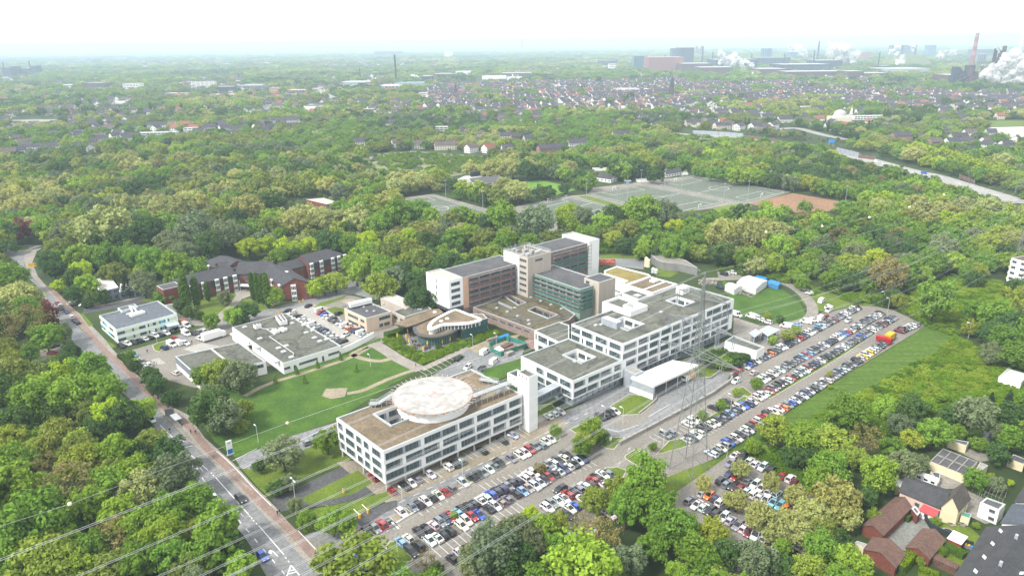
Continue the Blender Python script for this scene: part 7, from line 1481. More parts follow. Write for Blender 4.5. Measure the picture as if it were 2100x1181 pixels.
# ---- large far halls, blocks (position of the foot in the picture, width and height in picture units)
def far_block(name,label,cat,reg,x,y,w,h,dpt,m,rm=None,rows=0,rz=0.0):
 X,Y=Z(reg,x,y);p=G(X,Y);k=depth(p.x,p.y)/FPX;s=REG[reg][2];W_,H_=w/s*k,h/s*k*(1.25 if 'hall' in name else 1)
 r=thing(name,label,cat,(p.x,p.y,0));q=[Vector((p.x+sx*W_/2,p.y+sy)) for sx,sy in ((-1,0),(1,0),(1,dpt),(-1,dpt))]
 if rz:q=[p+Matrix.Rotation(rz,2) @ (v-p) for v in q]
 wins={0:rows_even(W_,[(H_*(i+.35)/rows,H_*(i+.75)/rows) for i in range(rows)],W_*.16,W_*.03,W_*.03,W_*.03)} if rows else {}
 block(r,q,0,H_,m,rm or M_hr[3],wins,par=.5,win_cap=0);gadd(p.x,p.y,W_*.4);STREETS.append((p.x,p.y+dpt/2,max(W_*.6,dpt*.6)));clear_view(p.x,p.y,W_*.5,.07,20);return r,p,k
M_pinkhall=mat('pinkish_brown_steel',(.26,.12,.115),.8,var=.12,scale=.02);M_dkhall=mat('dark_blue_steel',(.035,.045,.075),.7,var=.15,scale=.02);M_rust=mat('rust_brown_steel',(.11,.07,.075),.85,var=.25,scale=.02);M_bluegl=mat('blue_glass_facade',(.07,.14,.22),.35,var=.15,scale=.02);M_org=mat('orange_plaster',(.62,.36,.24),.85,var=.1)
for a in (('factory_hall','huge pinkish brown rolling mill hall left of the steam','factory','B',1995,440,215,66,120,M_pinkhall,None,0),('office_tower','dark blue glass office tower left of the pinkish mill hall','tower','B',1840,428,84,78,50,M_bluegl,None,7),('office_block','low dark office block left of the blue glass tower','building','B',1640,402,116,26,40,M_dkhall,None,2),('office_block','small white office block below the low dark one','building','B',1668,432,42,36,30,M_hw[0],None,3),('factory_hall','dark upper mill house rising behind the pinkish hall','factory','B',2070,380,80,62,60,M_dkhall,None,0),
  ('factory_hall','dark mill hall at the left end of the steelworks','factory','C',20,400,90,80,100,M_dkhall,None,0),('factory_hall','rusty low mill hall below the steam at left','factory','C',90,445,180,40,150,M_rust,None,0),('factory_hall','long dark hall behind the first steam cloud','factory','C',330,420,260,40,150,M_dkhall,None,0),('factory_hall','long blue grey hall in the middle of the steelworks','factory','C',760,442,300,34,150,M_dkhall,None,1),('factory_hall','rust red long hall at the steelworks front edge','factory','C',820,475,360,26,100,M_rust,None,0),('factory_hall','brown box hall in the steelworks front row','factory','C',1060,484,100,34,80,M_rust,None,0),('factory_hall','flat brown hall right of the box hall','factory','C',1190,480,150,22,80,M_rust,None,0),('factory_hall','dark cubic hall before the steelworks yard','factory','C',1250,440,50,26,60,M_dkhall,None,0),('factory_hall','long pale roofed hall right of the cubic hall','factory','C',1400,450,260,20,160,M_gpanel,None,0),('factory_hall','small pink hall behind the cooling tower','factory','C',1130,366,60,32,60,M_pinkhall,None,0),
  ('factory_hall','dark mill hall with stepped roof behind the first gas holder','factory','C',560,400,200,34,120,M_dkhall,None,0),('factory_hall','rusty long shed in the second steelworks row at left','factory','C',210,455,200,30,120,M_rust,None,0),('factory_hall','rusty long shed right of the white chimney','factory','C',560,462,170,28,120,M_rust,None,0),('factory_hall','dark blue hall under the wide steam cloud','factory','C',900,420,160,36,120,M_dkhall,None,0),('factory_hall','dark sinter hall behind the small steam puffs','factory','C',1370,340,130,46,120,M_dkhall,None,0),('factory_hall','hazy blue round works right of the slag heap','factory','C',1530,345,44,50,60,M_bluegl,None,0),('factory_hall','hazy dark works above the right slag heap end','factory','C',1850,345,120,30,80,M_dkhall,None,0),('factory_hall','rusty conveyor hall left of the blast furnace','factory','C',1690,520,120,44,80,M_rust,None,0),
  ('warehouse','white roofed warehouse beside the tall dark chimney','warehouse','B',90,525,190,18,100,M_gpanel,None,0),('warehouse','white ribbed warehouse below the tall dark chimney','warehouse','B',300,552,110,26,60,M_hw[0],None,1),('warehouse','pale warehouse right of the tall chimney','warehouse','B',420,530,190,18,90,M_gpanel,M_bluegl,0),('warehouse','dark warehouse in the trees right of the chimney','warehouse','B',525,500,60,28,60,M_dkhall,None,0),('warehouse','long pale warehouse in the far plain','warehouse','B',940,490,150,18,90,M_hw[0],None,0),('warehouse','white warehouse behind the long pale one','warehouse','B',755,460,105,18,90,M_hw[0],None,0),('warehouse','reddish warehouse row in the far plain','warehouse','B',640,470,150,14,80,M_rust,None,0),('warehouse','long brown factory row above the town','warehouse','B',1080,470,180,18,80,M_rust,None,0),('warehouse','second pale warehouse beside the long one','warehouse','B',1065,495,90,18,60,M_hw[0],None,0),('school','long cream school building before the red steeple','school','B',590,598,230,24,30,M_hw[1],None,2),('warehouse','grey hall with long roof in the right town','warehouse','B',1790,580,200,30,60,M_hw[0],None,1),('silo_block','white silo group in the hazy distance','silo','B',660,355,50,36,60,M_hw[0],None,0),('works','dark works silhouette in the hazy distance','factory','B',290,345,170,26,80,M_dkhall,None,0),
  ('apartment_slab','wide white apartment slab in the far left trees','building','A',1250,545,140,40,20,M_hw[0],None,6),('apartment_slab','dark flat block right of the wide white slab','building','A',1385,568,95,32,30,M_dkhall,None,3),('apartment_slab','orange apartment block in the far left trees','building','A',1690,582,60,40,20,M_org,None,4),('apartment_slab','flat grey hall left of the orange block','building','A',1550,555,120,30,50,M_gpanel,None,1),('apartment_slab','pale pink long block right of the orange block','building','A',1830,580,100,26,20,M_org,M_hw[0],2),('apartment_slab','long orange roofed school in the left suburb','school','A',1080,595,130,20,30,M_org,None,2),('apartment_slab','second pale orange school wing in the left suburb','school','A',1375,598,160,16,30,M_org,None,1),('apartment_slab','white town hall like block in the left suburb','building','A',810,555,100,38,30,M_hw[0],None,4),('apartment_slab','dark long block in the left suburb','building','A',580,545,130,32,30,M_rust,None,3),('apartment_slab','long white building left of the dark one','building','A',420,540,80,18,30,M_hw[0],None,1),('apartment_slab','row of low white sheds in the left suburb','warehouse','A',745,640,110,18,30,M_hw[0],None,0),('apartment_slab','far grey hall before the expressway','warehouse','A',1930,680,120,26,30,M_hw[0],M_dkhall,0)):
 far_block(*a)
def chimney(label,reg,x,y0,y1,w,m,bands=None,cat='chimney',x1=None):
 p=G(*Z(reg,x,y0));k=depth(p.x,p.y)/FPX;s=REG[reg][2];h=CAMH-0
 d=ray(*Z(reg,x1 if x1 is not None else x,y1));rr_=p.length;H_=CAMH+d[2]*rr_/math.hypot(d[0],d[1]);R0=max(1.2,w/s*k/2)
 r=thing('industrial_chimney',label,cat,(p.x,p.y,0));n=9
 for i in range(n):b=MB();b.cyl((p.x,p.y,H_*i/n),R0*(1.25-.35*i/n),H_/n+.01*0,R0*(1.25-.35*(i+1)/n),n=14,cap=i == n-1);b.build('shaft',(bands[i%2] if bands and i >= n // 3 else m),r)
 b=MB();b.cyl((p.x,p.y,H_-1),R0*1.02,1.2,n=14);b.build('rim',M_base,r);return p,H_
M_dch=mat('dark_brick_chimney',(.05,.045,.05),.9,var=.15,scale=.05)
chimney('tall slim dark brick chimney left of the town centre','B',338,516,338,10,M_dch,x1=326)
chimney('short dark chimney left of the tall slim one','B',118,500,420,6,M_dch);chimney('lone hazy chimney on the horizon','B',1112,306,243,13,M_dch)
chimney('tall faded red banded chimney at the right blast furnace','C',1768,450,205,22,mat('faded_red_concrete',(.26,.11,.105),.85,var=.1),[mat('pale_red_concrete',(.36,.21,.20),.85,var=.1),MATS['faded_red_concrete']],x1=1808)
chimney('slim white chimney beside the big steam cloud at right','C',2055,400,200,16,M_hw[0],x1=2082);chimney('dark thin chimney between two steam clouds','C',826,382,255,10,M_dch,x1=834);chimney('short white chimney before the steelworks','C',428,486,442,9,M_hw[0]);chimney('small dark stack on the pinkish mill hall','B',1990,400,338,8,M_dch)
for cx_,cy_,ct_,cw_,cl_ in ((60,400,300,7,'thin dark stack at the left end of the steelworks'),(118,400,285,8,'stack right of the reddish furnace top'),(180,410,320,6,'small stack before the first steam cloud'),(420,400,330,6,'small stack between steam cloud and first gas holder'),(620,420,330,7,'stack between the two gas holders'),(800,420,310,7,'stack left of the dark thin chimney'),(920,400,300,12,'pale stack inside the wide steam cloud'),(1200,420,320,6,'small stack behind the cubic hall'),(1340,380,280,7,'stack at the dark sinter hall'),(1420,390,300,6,'stack right of the dark sinter hall'),(1720,520,400,8,'short stack at the rusty conveyor hall'),(1880,520,300,12,'dark stack beside the tall blast furnace tower')):chimney(cl_,'C',cx_,cy_,ct_,cw_,M_dch)
chimney('left dark stack of the far left coke works','A',34,460,383,8,M_dch,x1=18);chimney('right dark stack of the far left coke works','A',198,470,375,7,M_dch,x1=184)
for reg,x,y,w,h,l in (('A',45,475,50,55,'leftmost dark tower of the far left coke works'),('A',92,472,28,60,'slim dark tower of the far left coke works'),('A',155,470,42,44,'middle dark bunker of the far left coke works'),('A',218,465,30,56,'right dark tower of the far left coke works')):far_block('coke_works_tower',l,'industrial tower',reg,x,y,w,h,40,M_dkhall)
def gasholder(label,reg,x,y,w,h,m):
 p=G(*Z(reg,x,y));k=depth(p.x,p.y)/FPX;s=REG[reg][2];R0,H_=w/s*k/2,h/s*k;r=thing('gas_holder',label,'gas holder',(p.x,p.y,0));b=MB();b.cyl((p.x,p.y,0),R0,H_,n=28,cap=False);b.build('shell',m,r);b=MB();b.cyl((p.x,p.y,H_),R0,H_*.05,R0*.15,n=28);b.build('roof',M_gpanel,r)
 for i in range(14):a=i*math.pi/7;b=MB();b.beam((p.x+R0*math.cos(a),p.y+R0*math.sin(a),0),(p.x+R0*math.cos(a),p.y+R0*math.sin(a),H_*1.04),1.6);b.build('rib',M_gpanel,r)
gasholder('large blue grey gas holder behind the first steam cloud','C',508,386,64,82,M_bluegl);gasholder('smaller blue gas holder beside the second steam cloud','C',670,372,62,48,M_bluegl);gasholder('dark round bunker tower beside the banded chimney','C',1832,400,48,62,M_dkhall)
p=G(*Z('C',1046,412));k=depth(p.x,p.y)/FPX;r=thing('cooling_tower','pale waisted cooling tower under the steam cloud','cooling tower',(p.x,p.y,0));b=MB();R0,H_=28/3*k,50/3*k
for i in range(8):f=lambda t:R0*(.72+.28*(1-t/.75) ** 2);b.cyl((p.x,p.y,H_*i/8),f(i/8),H_/8,f((i+1)/8),n=24,cap=False)
b.build('shell',M_hw[3],r)
random.seed(31)
def furnace(label,reg,x,y,w,h,n):
 p=G(*Z(reg,x,y));k=depth(p.x,p.y)/FPX;W_,H_=w/3*k,h/3*k;r=thing('blast_furnace',label,'blast furnace',(p.x,p.y,0))
 for i in range(n):
  X=p.x+random.uniform(-.5,.5)*W_;hh=H_*random.uniform(.4,1);ww=W_*random.uniform(.10,.22);b=MB();b.box((X,p.y+random.uniform(0,40),hh/2),(ww,ww,hh));b.build('tower',random.choice((M_dkhall,M_rust)),r)
 for i in range(n):b=MB();b.beam((p.x+random.uniform(-.6,.6)*W_,p.y,random.uniform(0,.5)*H_),(p.x+random.uniform(-.6,.6)*W_,p.y+20,random.uniform(.3,.9)*H_),W_*.035);b.build('pipe_bridge',M_rust,r)
 b=MB();b.cyl((p.x,p.y+15,0),W_*.12,H_*.8,W_*.07,n=14);b.build('furnace_shaft',M_rust,r)
furnace('rusty dark blast furnace below the banded chimney','C',1780,528,170,130,13);furnace('tall dark blast furnace tower inside the big steam cloud','C',1945,520,90,240,11);furnace('small reddish furnace top behind the mill halls','C',95,345,50,64,7);furnace('low dark furnace works at the right picture edge','C',2080,540,80,50,8)
# steam
M_steam=bpy.data.materials.new('steam');t=nt(M_steam);o_=t.nodes.new('ShaderNodeOutputMaterial');d_=t.nodes.new('ShaderNodeBsdfDiffuse');d_.inputs[0].default_value=(.95,.95,.95,1);tr_=t.nodes.new('ShaderNodeBsdfTranslucent');tr_.inputs[0].default_value=(.95,.95,.95,1);mx_=t.nodes.new('ShaderNodeMixShader');mx_.inputs[0].default_value=.6;t.links.new(d_.outputs[0],mx_.inputs[1]);t.links.new(tr_.outputs[0],mx_.inputs[2]);tn_=t.nodes.new('ShaderNodeTexNoise');tn_.inputs['Scale'].default_value=.03;tn_.inputs['Detail'].default_value=6;tc_n=t.nodes.new('ShaderNodeTexCoord');t.links.new(tc_n.outputs['Object'],tn_.inputs['Vector']);mr_=t.nodes.new('ShaderNodeMapRange');mr_.inputs[1].default_value=.36;mr_.inputs[2].default_value=.66;t.links.new(tn_.outputs[0],mr_.inputs[0]);tp_=t.nodes.new('ShaderNodeBsdfTransparent');m2_=t.nodes.new('ShaderNodeMixShader');t.links.new(mr_.outputs[0],m2_.inputs[0]);t.links.new(tp_.outputs[0],m2_.inputs[1]);t.links.new(mx_.outputs[0],m2_.inputs[2]);t.links.new(m2_.outputs[0],o_.inputs[0])
from mathutils import noise as _nz
def puff(bm,c,R0,seed):
 res=bmesh.ops.create_icosphere(bm,subdivisions=4,radius=1.0)
 for v in res['verts']:n=v.co.normalized();k=R0*(1+.45*_nz.noise(n*1.8+Vector((seed,0,0)))+.28*_nz.noise(n*4.5+Vector((0,seed,0)))+.14*_nz.noise(n*10+Vector((0,0,seed))));v.co=c+n*k
def plume(label,reg,pts,dist_y):
 p0=G(*Z(reg,pts[0][0],dist_y));rr_=p0.length;s=REG[reg][2];bm=bmesh.new();rp_=random.Random(len(label))
 for x,y,w in pts:
  d=ray(*Z(reg,x,y));f=rr_/math.hypot(d[0],d[1]);c=Vector((d[0]*f,d[1]*f,max(4,CAMH+d[2]*f)));R0=w/s*depth(c.x,c.y,c.z)/FPX
  for i in range(7):puff(bm,c+Vector((rp_.uniform(-.9,.9),rp_.uniform(-.6,.6),rp_.uniform(-.7,.7)))*R0,R0*rp_.uniform(.22,.6),rp_.uniform(0,99))
 me=bpy.data.meshes.new('steam_plume');bm.to_mesh(me);bm.free();me.materials.append(M_steam);me.polygons.foreach_set('use_smooth',[True]*len(me.polygons));o=bpy.data.objects.new('steam_plume',me);COL.objects.link(o);tag(o,label,'steam plume')
plume('white steam cloud drifting right before the first gas holder','C',[(240,330,22),(255,375,30),(310,370,40),(345,365,44),(375,395,36),(415,412,22),(330,405,30)],425)
plume('white steam cloud right of the smaller gas holder','C',[(690,300,32),(720,325,36),(740,345,26),(670,310,26)],368)
plume('wide white steam cloud above the cooling tower','C',[(900,300,40),(950,305,45),(1000,315,48),(1045,335,36),(985,345,34)],412)
plume('small white steam puff before the slag heap','C',[(1290,320,18),(1310,340,18),(1335,370,28),(1330,395,24),(1320,295,20)],420)
plume('tiny white steam puff right of the slag heap plume','C',[(1410,290,16),(1415,305,12)],380)
plume('low white steam bank behind the slag heap','C',[(1600,332,22),(1640,328,20),(1665,325,16)],372)
plume('huge white steam cloud at the right picture edge','C',[(1920,430,60),(1950,490,55),(1975,400,50),(2030,480,60),(2060,420,66),(2090,370,60),(2020,380,46),(1890,470,40),(2100,450,50)],535)
plume('thin white steam wisp left of the tall chimney','B',[(185,470,10),(205,485,14),(225,495,12)],500)
plume('thin white steam wisp right of the tall chimney','B',[(440,465,12),(465,480,13),(480,490,9)],505)
# slag heap
hp_=[G(*Z('C',x,425)) for x in (1350,1560,1790)];b=MB();cx,cy=hp_[1].x,hp_[1].y+250;RX=(hp_[2]-hp_[0]).length/2;N1,N2=36,8;HH=72/3*depth(cx,cy)/FPX
for j in range(N2):
 for i in range(N1):
  def pt(i,j):a=2*math.pi*i/N1;t=j/N2;nn=1+.15*_nz.noise(Vector((math.cos(a)*2,math.sin(a)*2,t)));return (cx+RX*math.cos(a)*t*nn,cy+RX*.6*math.sin(a)*t*nn,HH*(1-t ** 2.2)*(.8+.2*nn))
  b.face([pt(i,j+1),pt(i+1,j+1),pt(i+1,j),pt(i,j)])
struct('slag_heap_hill',b,mat('grassy_heap',(.10,.14,.05),.95,c2=(.16,.16,.09),scale=.01))
# churches and mosque
def church(label,reg,x,y,w,top,m,rm,nave=True):
 p=G(*Z(reg,x,y));k=depth(p.x,p.y)/FPX;W_=w/3*k;H_=(y-top)/3*k;r=thing('church',label,'church',(p.x,p.y,0));b=MB();b.box((p.x,p.y,H_*.25),(W_,W_,H_*.5));b.build('tower',m,r);b=MB();b.cyl((p.x,p.y,H_*.5),W_*.66,H_*.5,.2,n=8);b.build('spire',rm,r)
 if nave:q=frame_rect(p,W_*.5,W_*4,-W_*.8,W_*.8,Vector((-1,.3)).normalized(),Vector((-.3,-1)).normalized());gabled(r,q,H_*.22,H_*.4,m,rm,{},wn='nave_wall',rn='nave_roof')
 for z in (.2,.36):b=MB();b.box((p.x,p.y-W_/2,H_*z),(W_*.3,.3,H_*.08));b.build('window',M_glass,r)
church('red brick church with slim steeple left of the town','B',703,602,20,515,M_brick,M_hr[0]);church('dark stone church with tall grey steeple in the right town','B',2028,605,26,468,M_hr[1],M_hr[0])
p=G(*Z('C',960,755));k=depth(p.x,p.y)/FPX;MQ=thing('mosque','mosque with grey lilac domes and one slim white minaret','mosque',(p.x,p.y,0));R0=36/3*k
def dome(c,R_,z): 
 b=MB()
 for i in range(6):a0,a1=i*math.pi/12,(i+1)*math.pi/12;b.cyl((c[0],c[1],z+R_*.8*math.sin(a0)),R_*math.cos(a0),R_*.8*(math.sin(a1)-math.sin(a0)),max(.05,R_*math.cos(a1)),n=20,cap=False)
 b.build('dome',mat('lilac_grey_lead',(.42,.40,.46),.6,var=.1),MQ)
b=MB();b.box((p.x,p.y,R0*.5),(R0*3.2,R0*2.6,R0));b.build('hall',M_hw[1],MQ);b=MB();b.cyl((p.x,p.y,R0),R0,R0*.35,n=20);b.build('drum',M_hw[1],MQ);dome((p.x,p.y),R0,R0*1.35)
for sx in (-1,1):dome((p.x+sx*R0*1.15,p.y-R0*.6),R0*.45,R0)
m_=G(*Z('C',1030,752));b=MB();b.cyl((m_.x,m_.y,0),2.0,84/3*k*.8,1.6,n=12);b.cyl((m_.x,m_.y,84/3*k*.55),2.8,1.6,n=12);b.cyl((m_.x,m_.y,84/3*k*.8),1.7,84/3*k*.25,.1,n=12);b.build('minaret',M_hw[0],MQ)
# sports ground buildings
ST=thing('grandstand','covered grandstand with dark roof and white front wall at the bright grass pitch','grandstand',(*G(*S(830,230)),0));sq_=[G(*S(735,240)),G(*S(960,190)),G(*S(930,135)),G(*S(690,165))]
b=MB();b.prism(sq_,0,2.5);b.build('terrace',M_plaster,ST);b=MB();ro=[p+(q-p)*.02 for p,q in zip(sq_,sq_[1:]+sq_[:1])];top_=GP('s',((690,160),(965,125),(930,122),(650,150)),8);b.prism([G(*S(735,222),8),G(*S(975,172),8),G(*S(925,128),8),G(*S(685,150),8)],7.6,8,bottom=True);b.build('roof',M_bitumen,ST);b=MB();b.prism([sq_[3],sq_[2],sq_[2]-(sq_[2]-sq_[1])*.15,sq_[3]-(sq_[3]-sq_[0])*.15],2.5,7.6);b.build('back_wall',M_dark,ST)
for k in range(6):a_=sq_[0]+(sq_[1]-sq_[0])*(k+.5)/6;b=MB();b.cyl((*a_,2.5),.15,5.1,n=6);b.build('post',M_steel,ST)
qa=GP('s',((575,160),(690,150),(860,110),(640,130)),4);r=thing('club_hall','flat white roofed hall behind the grandstand','building',(*cen(qa).xy,0));block(r,qa,0,4,M_plaster,M_wroof,{},par=.2)
for pts,l,ze,zr in (((U(85,150),U(190,165),U(240,150),U(130,120)),'white clubhouse with long dark roof at the pitches',3.5,6),((U(600,125),U(715,105),U(690,92),U(580,110)),'white clubhouse with grey gable roof behind far pitch',3.2,6)):q=[G(*p) for p in pts];r=thing('clubhouse',l,'clubhouse',(*cen(q).xy,0));gabled(r,q,ze,zr,M_plaster,M_hr[0],evenw(q,[(1,2.2)],1.4,2.2),mull=2)
for (x,y,w,h,d_,m,l) in ((115,75,110,16,8,M_hw[0],'long low white changing block left of the clubhouse'),(318,170,50,20,5,M_bluegl,'blue kiosk between the two far pitches'),(430,158,90,14,8,M_hw[0],'open pale pavilion behind the middle pitch'),(735,105,60,14,8,M_hw[0],'small white marquee right of the grey clubhouse')):far_block('sports_kiosk',l,'building','u',x,y,w,h,d_,m)
for i,(x,y,t) in enumerate(((480,315,170),(800,412,262),(1690,335,165),(1955,402,232),(2040,372,195),(1250,330,240),(1515,360,300))): 
 p=G(*S(x,y));d=ray(*S(x,t));H_=CAMH+d[2]*p.length/math.hypot(d[0],d[1]);r=thing('floodlight_mast','%s floodlight mast from the left on the near pitches'%ordn(i+1),'floodlight',(*p,0),0,'floodlight masts');b=MB();b.cyl((*p,0),.2,H_,.11,n=8);b.build('mast',M_gpanel,r);b=MB();b.box((*p,H_),(2.6,.5,.7),AA);b.build('lamp_bar',M_gpanel,r)
for i,(x,y,t) in enumerate(((310,318,160),(415,168,70),(590,192,66),(645,318,266),(715,222,110),(930,128,12),(1030,278,172),(1205,302,150),(1365,205,78),(1545,228,122),(1930,312,186))):
 p=G(*U(x,y));d=ray(*U(x,t));H_=CAMH+d[2]*p.length/math.hypot(d[0],d[1]);r=thing('floodlight_mast','%s floodlight mast from the left on the two far pitches'%ordn(i+1),'floodlight',(*p,0),0,'floodlight masts');b=MB();b.cyl((*p,0),.2,H_,.11,n=8);b.build('mast',M_gpanel,r);b=MB();b.box((*p,H_),(2.6,.5,.7),AA);b.build('lamp_bar',M_gpanel,r)
for i,(x,y,l) in enumerate(((S(1372,350)[0],S(1372,350)[1],'white goal frame on the near left of pitch behind the ward block'),(U(215,215)[0],U(215,215)[1],'white goal frame at the left end of middle pitch'),(U(850,345)[0],U(850,345)[1],'white goal frame at the right end of middle pitch'),(U(670,150)[0],U(670,150)[1],'white goal frame at the left end of far pitch'),(U(1310,265)[0],U(1310,265)[1],'white goal frame at the right end of far pitch'))):
 p=G(x,y);b=MB();d=Vector((.5,.87));[b.beam((*(p+d*s*3.6),0),(*(p+d*s*3.6),2.5),.2) for s in (-1,1)];b.beam((*(p-d*3.6),2.5),(*(p+d*3.6),2.5),.2);o=b.build('goal',M_plaster);tag(o,l,'goal')
# motorway barriers, bridge and vehicles
def barrier(label,reg,pts,h,m,name='noise_barrier'):
 g=[G(*Z(reg,*p)) for p in pts];r=thing(name,label,'noise barrier',(*g[0],0));L=sum((b_-a).length for a,b_ in zip(g,g[1:])); 
 for a,b_ in zip(g,g[1:]):
  n=max(1,int((b_-a).length/8));b=MB();b.beam((*a,1+h/2),(*b_,1+h/2),.3,0,h);b.build('panel',m,r)
  for i in range(n+1):b=MB();o=a+(b_-a)*i/n;b.box((*o,1+h/2),(.5,.5,h+.6));b.build('post',M_base,r)
M_nb=mat('red_brown_barrier',(.17,.095,.08),.9,var=.15,scale=.2)
barrier('silver noise barrier along the motorway behind the bridge','C',((60,830),(220,838),(370,850)),5,M_gpanel);barrier('red brown noise barrier right of the silver one','C',((372,852),(520,872),(600,886)),3.5,M_nb);barrier('red brown noise barrier beside the blue sign','C',((830,922),(940,940)),3.5,M_nb);barrier('silver noise barrier section on the motorway bend','C',((945,940),(1080,975)),5,M_gpanel);barrier('red brown noise barrier after the silver bend section','C',((1080,978),(1180,990)),3.5,M_nb);barrier('short red brown noise barrier at the right motorway end','C',((1700,1105),(1790,1140)),3.5,M_nb);barrier('second red brown barrier before the silver bend section','C',((600,890),(720,905),(820,920)),3.2,M_nb)
br_=[G(*Z('C',x,y),9) for x,y in ((-60,838),(250,868),(240,845),(-60,815))];r=thing('motorway_bridge','pale motorway bridge deck with dark underside','bridge',(*cen(br_).xy,0));b=MB();b.prism(br_,7.5,9,bottom=True);b.build('deck',M_moto,r)
for k in range(7):a_=br_[0]+(br_[1]-br_[0])*(k+.5)/7+Vector((0,4));b=MB();b.cyl((*a_,0),.7,7.5,n=8);b.build('pier',M_concrete,r)
for i,(x,y,l,c,k) in enumerate(((625,893,'blue lorry on the motorway','b','van'),(680,898,'white car behind the blue lorry on the motorway','w','hatchback'),(1195,1000,'white van on the motorway bend','w','van'),(1215,1005,'silver car beside the white van on the motorway bend','s','saloon'),(1235,1012,'white car right of the silver car on the motorway','w','saloon'),(1485,1070,'blue van on the right motorway stretch','b','van'))):
 p=G(*Z('C',x,y),1);o=bpy.data.objects.new('moving_car',meshes_for(k)['low']);COL.objects.link(o);o.location=(p.x,p.y,1.03);o.rotation_euler=(0,0,-.75);o['tint']=list(CCOL[c][1]);tag(o,l,'car')
p=G(*Z('C',912,905));r=thing('direction_sign','blue motorway direction sign among the barriers','sign',(*p,0));b=MB();b.box((*p,7),(7,.2,4),-.4);b.build('panel',M_blue,r)
for s in (-2.5,2.5):b=MB();b.cyl((p.x+s,p.y+.3,0),.15,6,n=6);b.build('post',M_steel,r)
# allotment huts
random.seed(77);hp2=[G(*p) for p in ((745,320),(850,312),(1000,325),(1005,343),(880,368),(800,352))];k=0;hs_=[]
while k<34:
 x,y=random.uniform(min(p.x for p in hp2),max(p.x for p in hp2)),random.uniform(min(p.y for p in hp2),max(p.y for p in hp2))
 if inpoly(x,y,hp2) and all((x-a) ** 2+(y-c) ** 2>70 for a,c in hs_):hs_.append((x,y));k += 1
hs_.sort(key=lambda p:PX(p[0],p[1],0)[0]);hb=MB()
q=[Vector((-2.2,-1.6)),Vector((2.2,-1.6)),Vector((2.2,1.6)),Vector((-2.2,1.6))];hm=hmesh(3.6,2.8,2.0,2.7);hme=bpy.data.meshes.new('allotment_hut');hm.f=hm.f[:8];hm.m=hm.m[:8];hme.from_pydata(hm.v,[],hm.f);[hme.materials.append(m) for m in (M_hw[3],M_hr[0])];hme.polygons.foreach_set('material_index',hm.m)
for i,(x,y) in enumerate(hs_):o=bpy.data.objects.new('allotment_hut',hme);COL.objects.link(o);o.location=(x,y,0);o.rotation_euler=(0,0,random.uniform(0,3));tag(o,'%s small pale hut from the left in the allotment gardens'%ordn(i+1),'hut','allotment huts')
# ---------------------------------------------------------------- instanced woods
def scatter(name,pts,srcs,label):
 """pts: (x, y, z, sx, sz, rot, idx, (r,g,b)); ONE object whose clumps are placed by geometry nodes"""
 me=bpy.data.meshes.new(name);me.from_pydata([(p[0],p[1],p[2]) for p in pts],[],[])
 A=me.attributes
 a=A.new('scl','FLOAT_VECTOR','POINT');a.data.foreach_set('vector',[c for p in pts for c in (p[3],p[3],p[4])])
 a=A.new('rot','FLOAT_VECTOR','POINT');a.data.foreach_set('vector',[c for p in pts for c in (0,0,p[5])])
 a=A.new('idx','INT','POINT');a.data.foreach_set('value',[p[6] for p in pts])
 a=A.new('tint','FLOAT_COLOR','POINT');a.data.foreach_set('color',[c for p in pts for c in (*p[7],1)])
 o=bpy.data.objects.new(name,me);COL.objects.link(o);tag(o,label,None,None,'stuff')
 c=bpy.data.collections.new(name+'_sources')
 for i,m in enumerate(srcs):s=bpy.data.objects.new('crown_source_%02d'%i,m);c.objects.link(s)
 ng=bpy.data.node_groups.new(name,'GeometryNodeTree');ng.interface.new_socket('Geometry',in_out='INPUT',socket_type='NodeSocketGeometry');ng.interface.new_socket('Geometry',in_out='OUTPUT',socket_type='NodeSocketGeometry')
 N,L=ng.nodes,ng.links;gi,go=N.new('NodeGroupInput'),N.new('NodeGroupOutput');ci=N.new('GeometryNodeCollectionInfo');ci.inputs[0].default_value=c;ci.inputs[1].default_value=True;ci.inputs[2].default_value=True
 ip=N.new('GeometryNodeInstanceOnPoints');ip.inputs['Pick Instance'].default_value=True
 def at(nm,ty):n=N.new('GeometryNodeInputNamedAttribute');n.data_type=ty;n.inputs[0].default_value=nm;return n.outputs[0]
 L.new(gi.outputs[0],ip.inputs['Points']);L.new(ci.outputs[0],ip.inputs['Instance']);L.new(at('idx','INT'),ip.inputs['Instance Index']);L.new(at('rot','FLOAT_VECTOR'),ip.inputs['Rotation']);L.new(at('scl','FLOAT_VECTOR'),ip.inputs['Scale']);L.new(ip.outputs[0],go.inputs[0])
 md=o.modifiers.new('scatter','NODES');md.node_group=ng;return o
pts=[]
def jit(ty):return tuple(max(0,v) for v in tint_of(ty))
MIDM=[m for k in ('round','dome','weep') for m in HI[k][:2]];SRC=MIDM+LO+FAR+COLS+HI['bare'][:1]+HI['col'][:1];oL,oF=len(MIDM),len(MIDM)+len(LO);oC=oF+len(FAR)
for x,y,R_,ty,hs in far:
 sh=TT[ty];dp=depth(x,y);th=R_*sh[3]
 if ty == 'p':idx=oC
 elif dp<420:idx=rt.randrange(len(MIDM))
 else:idx=oL+rt.randrange(len(LO))
 pts.append((x,y,th*.55,R_*1.05,R_*hs*(1.12 if ty != 'p' else 1),rt.uniform(0,6.28),idx,jit(ty)))
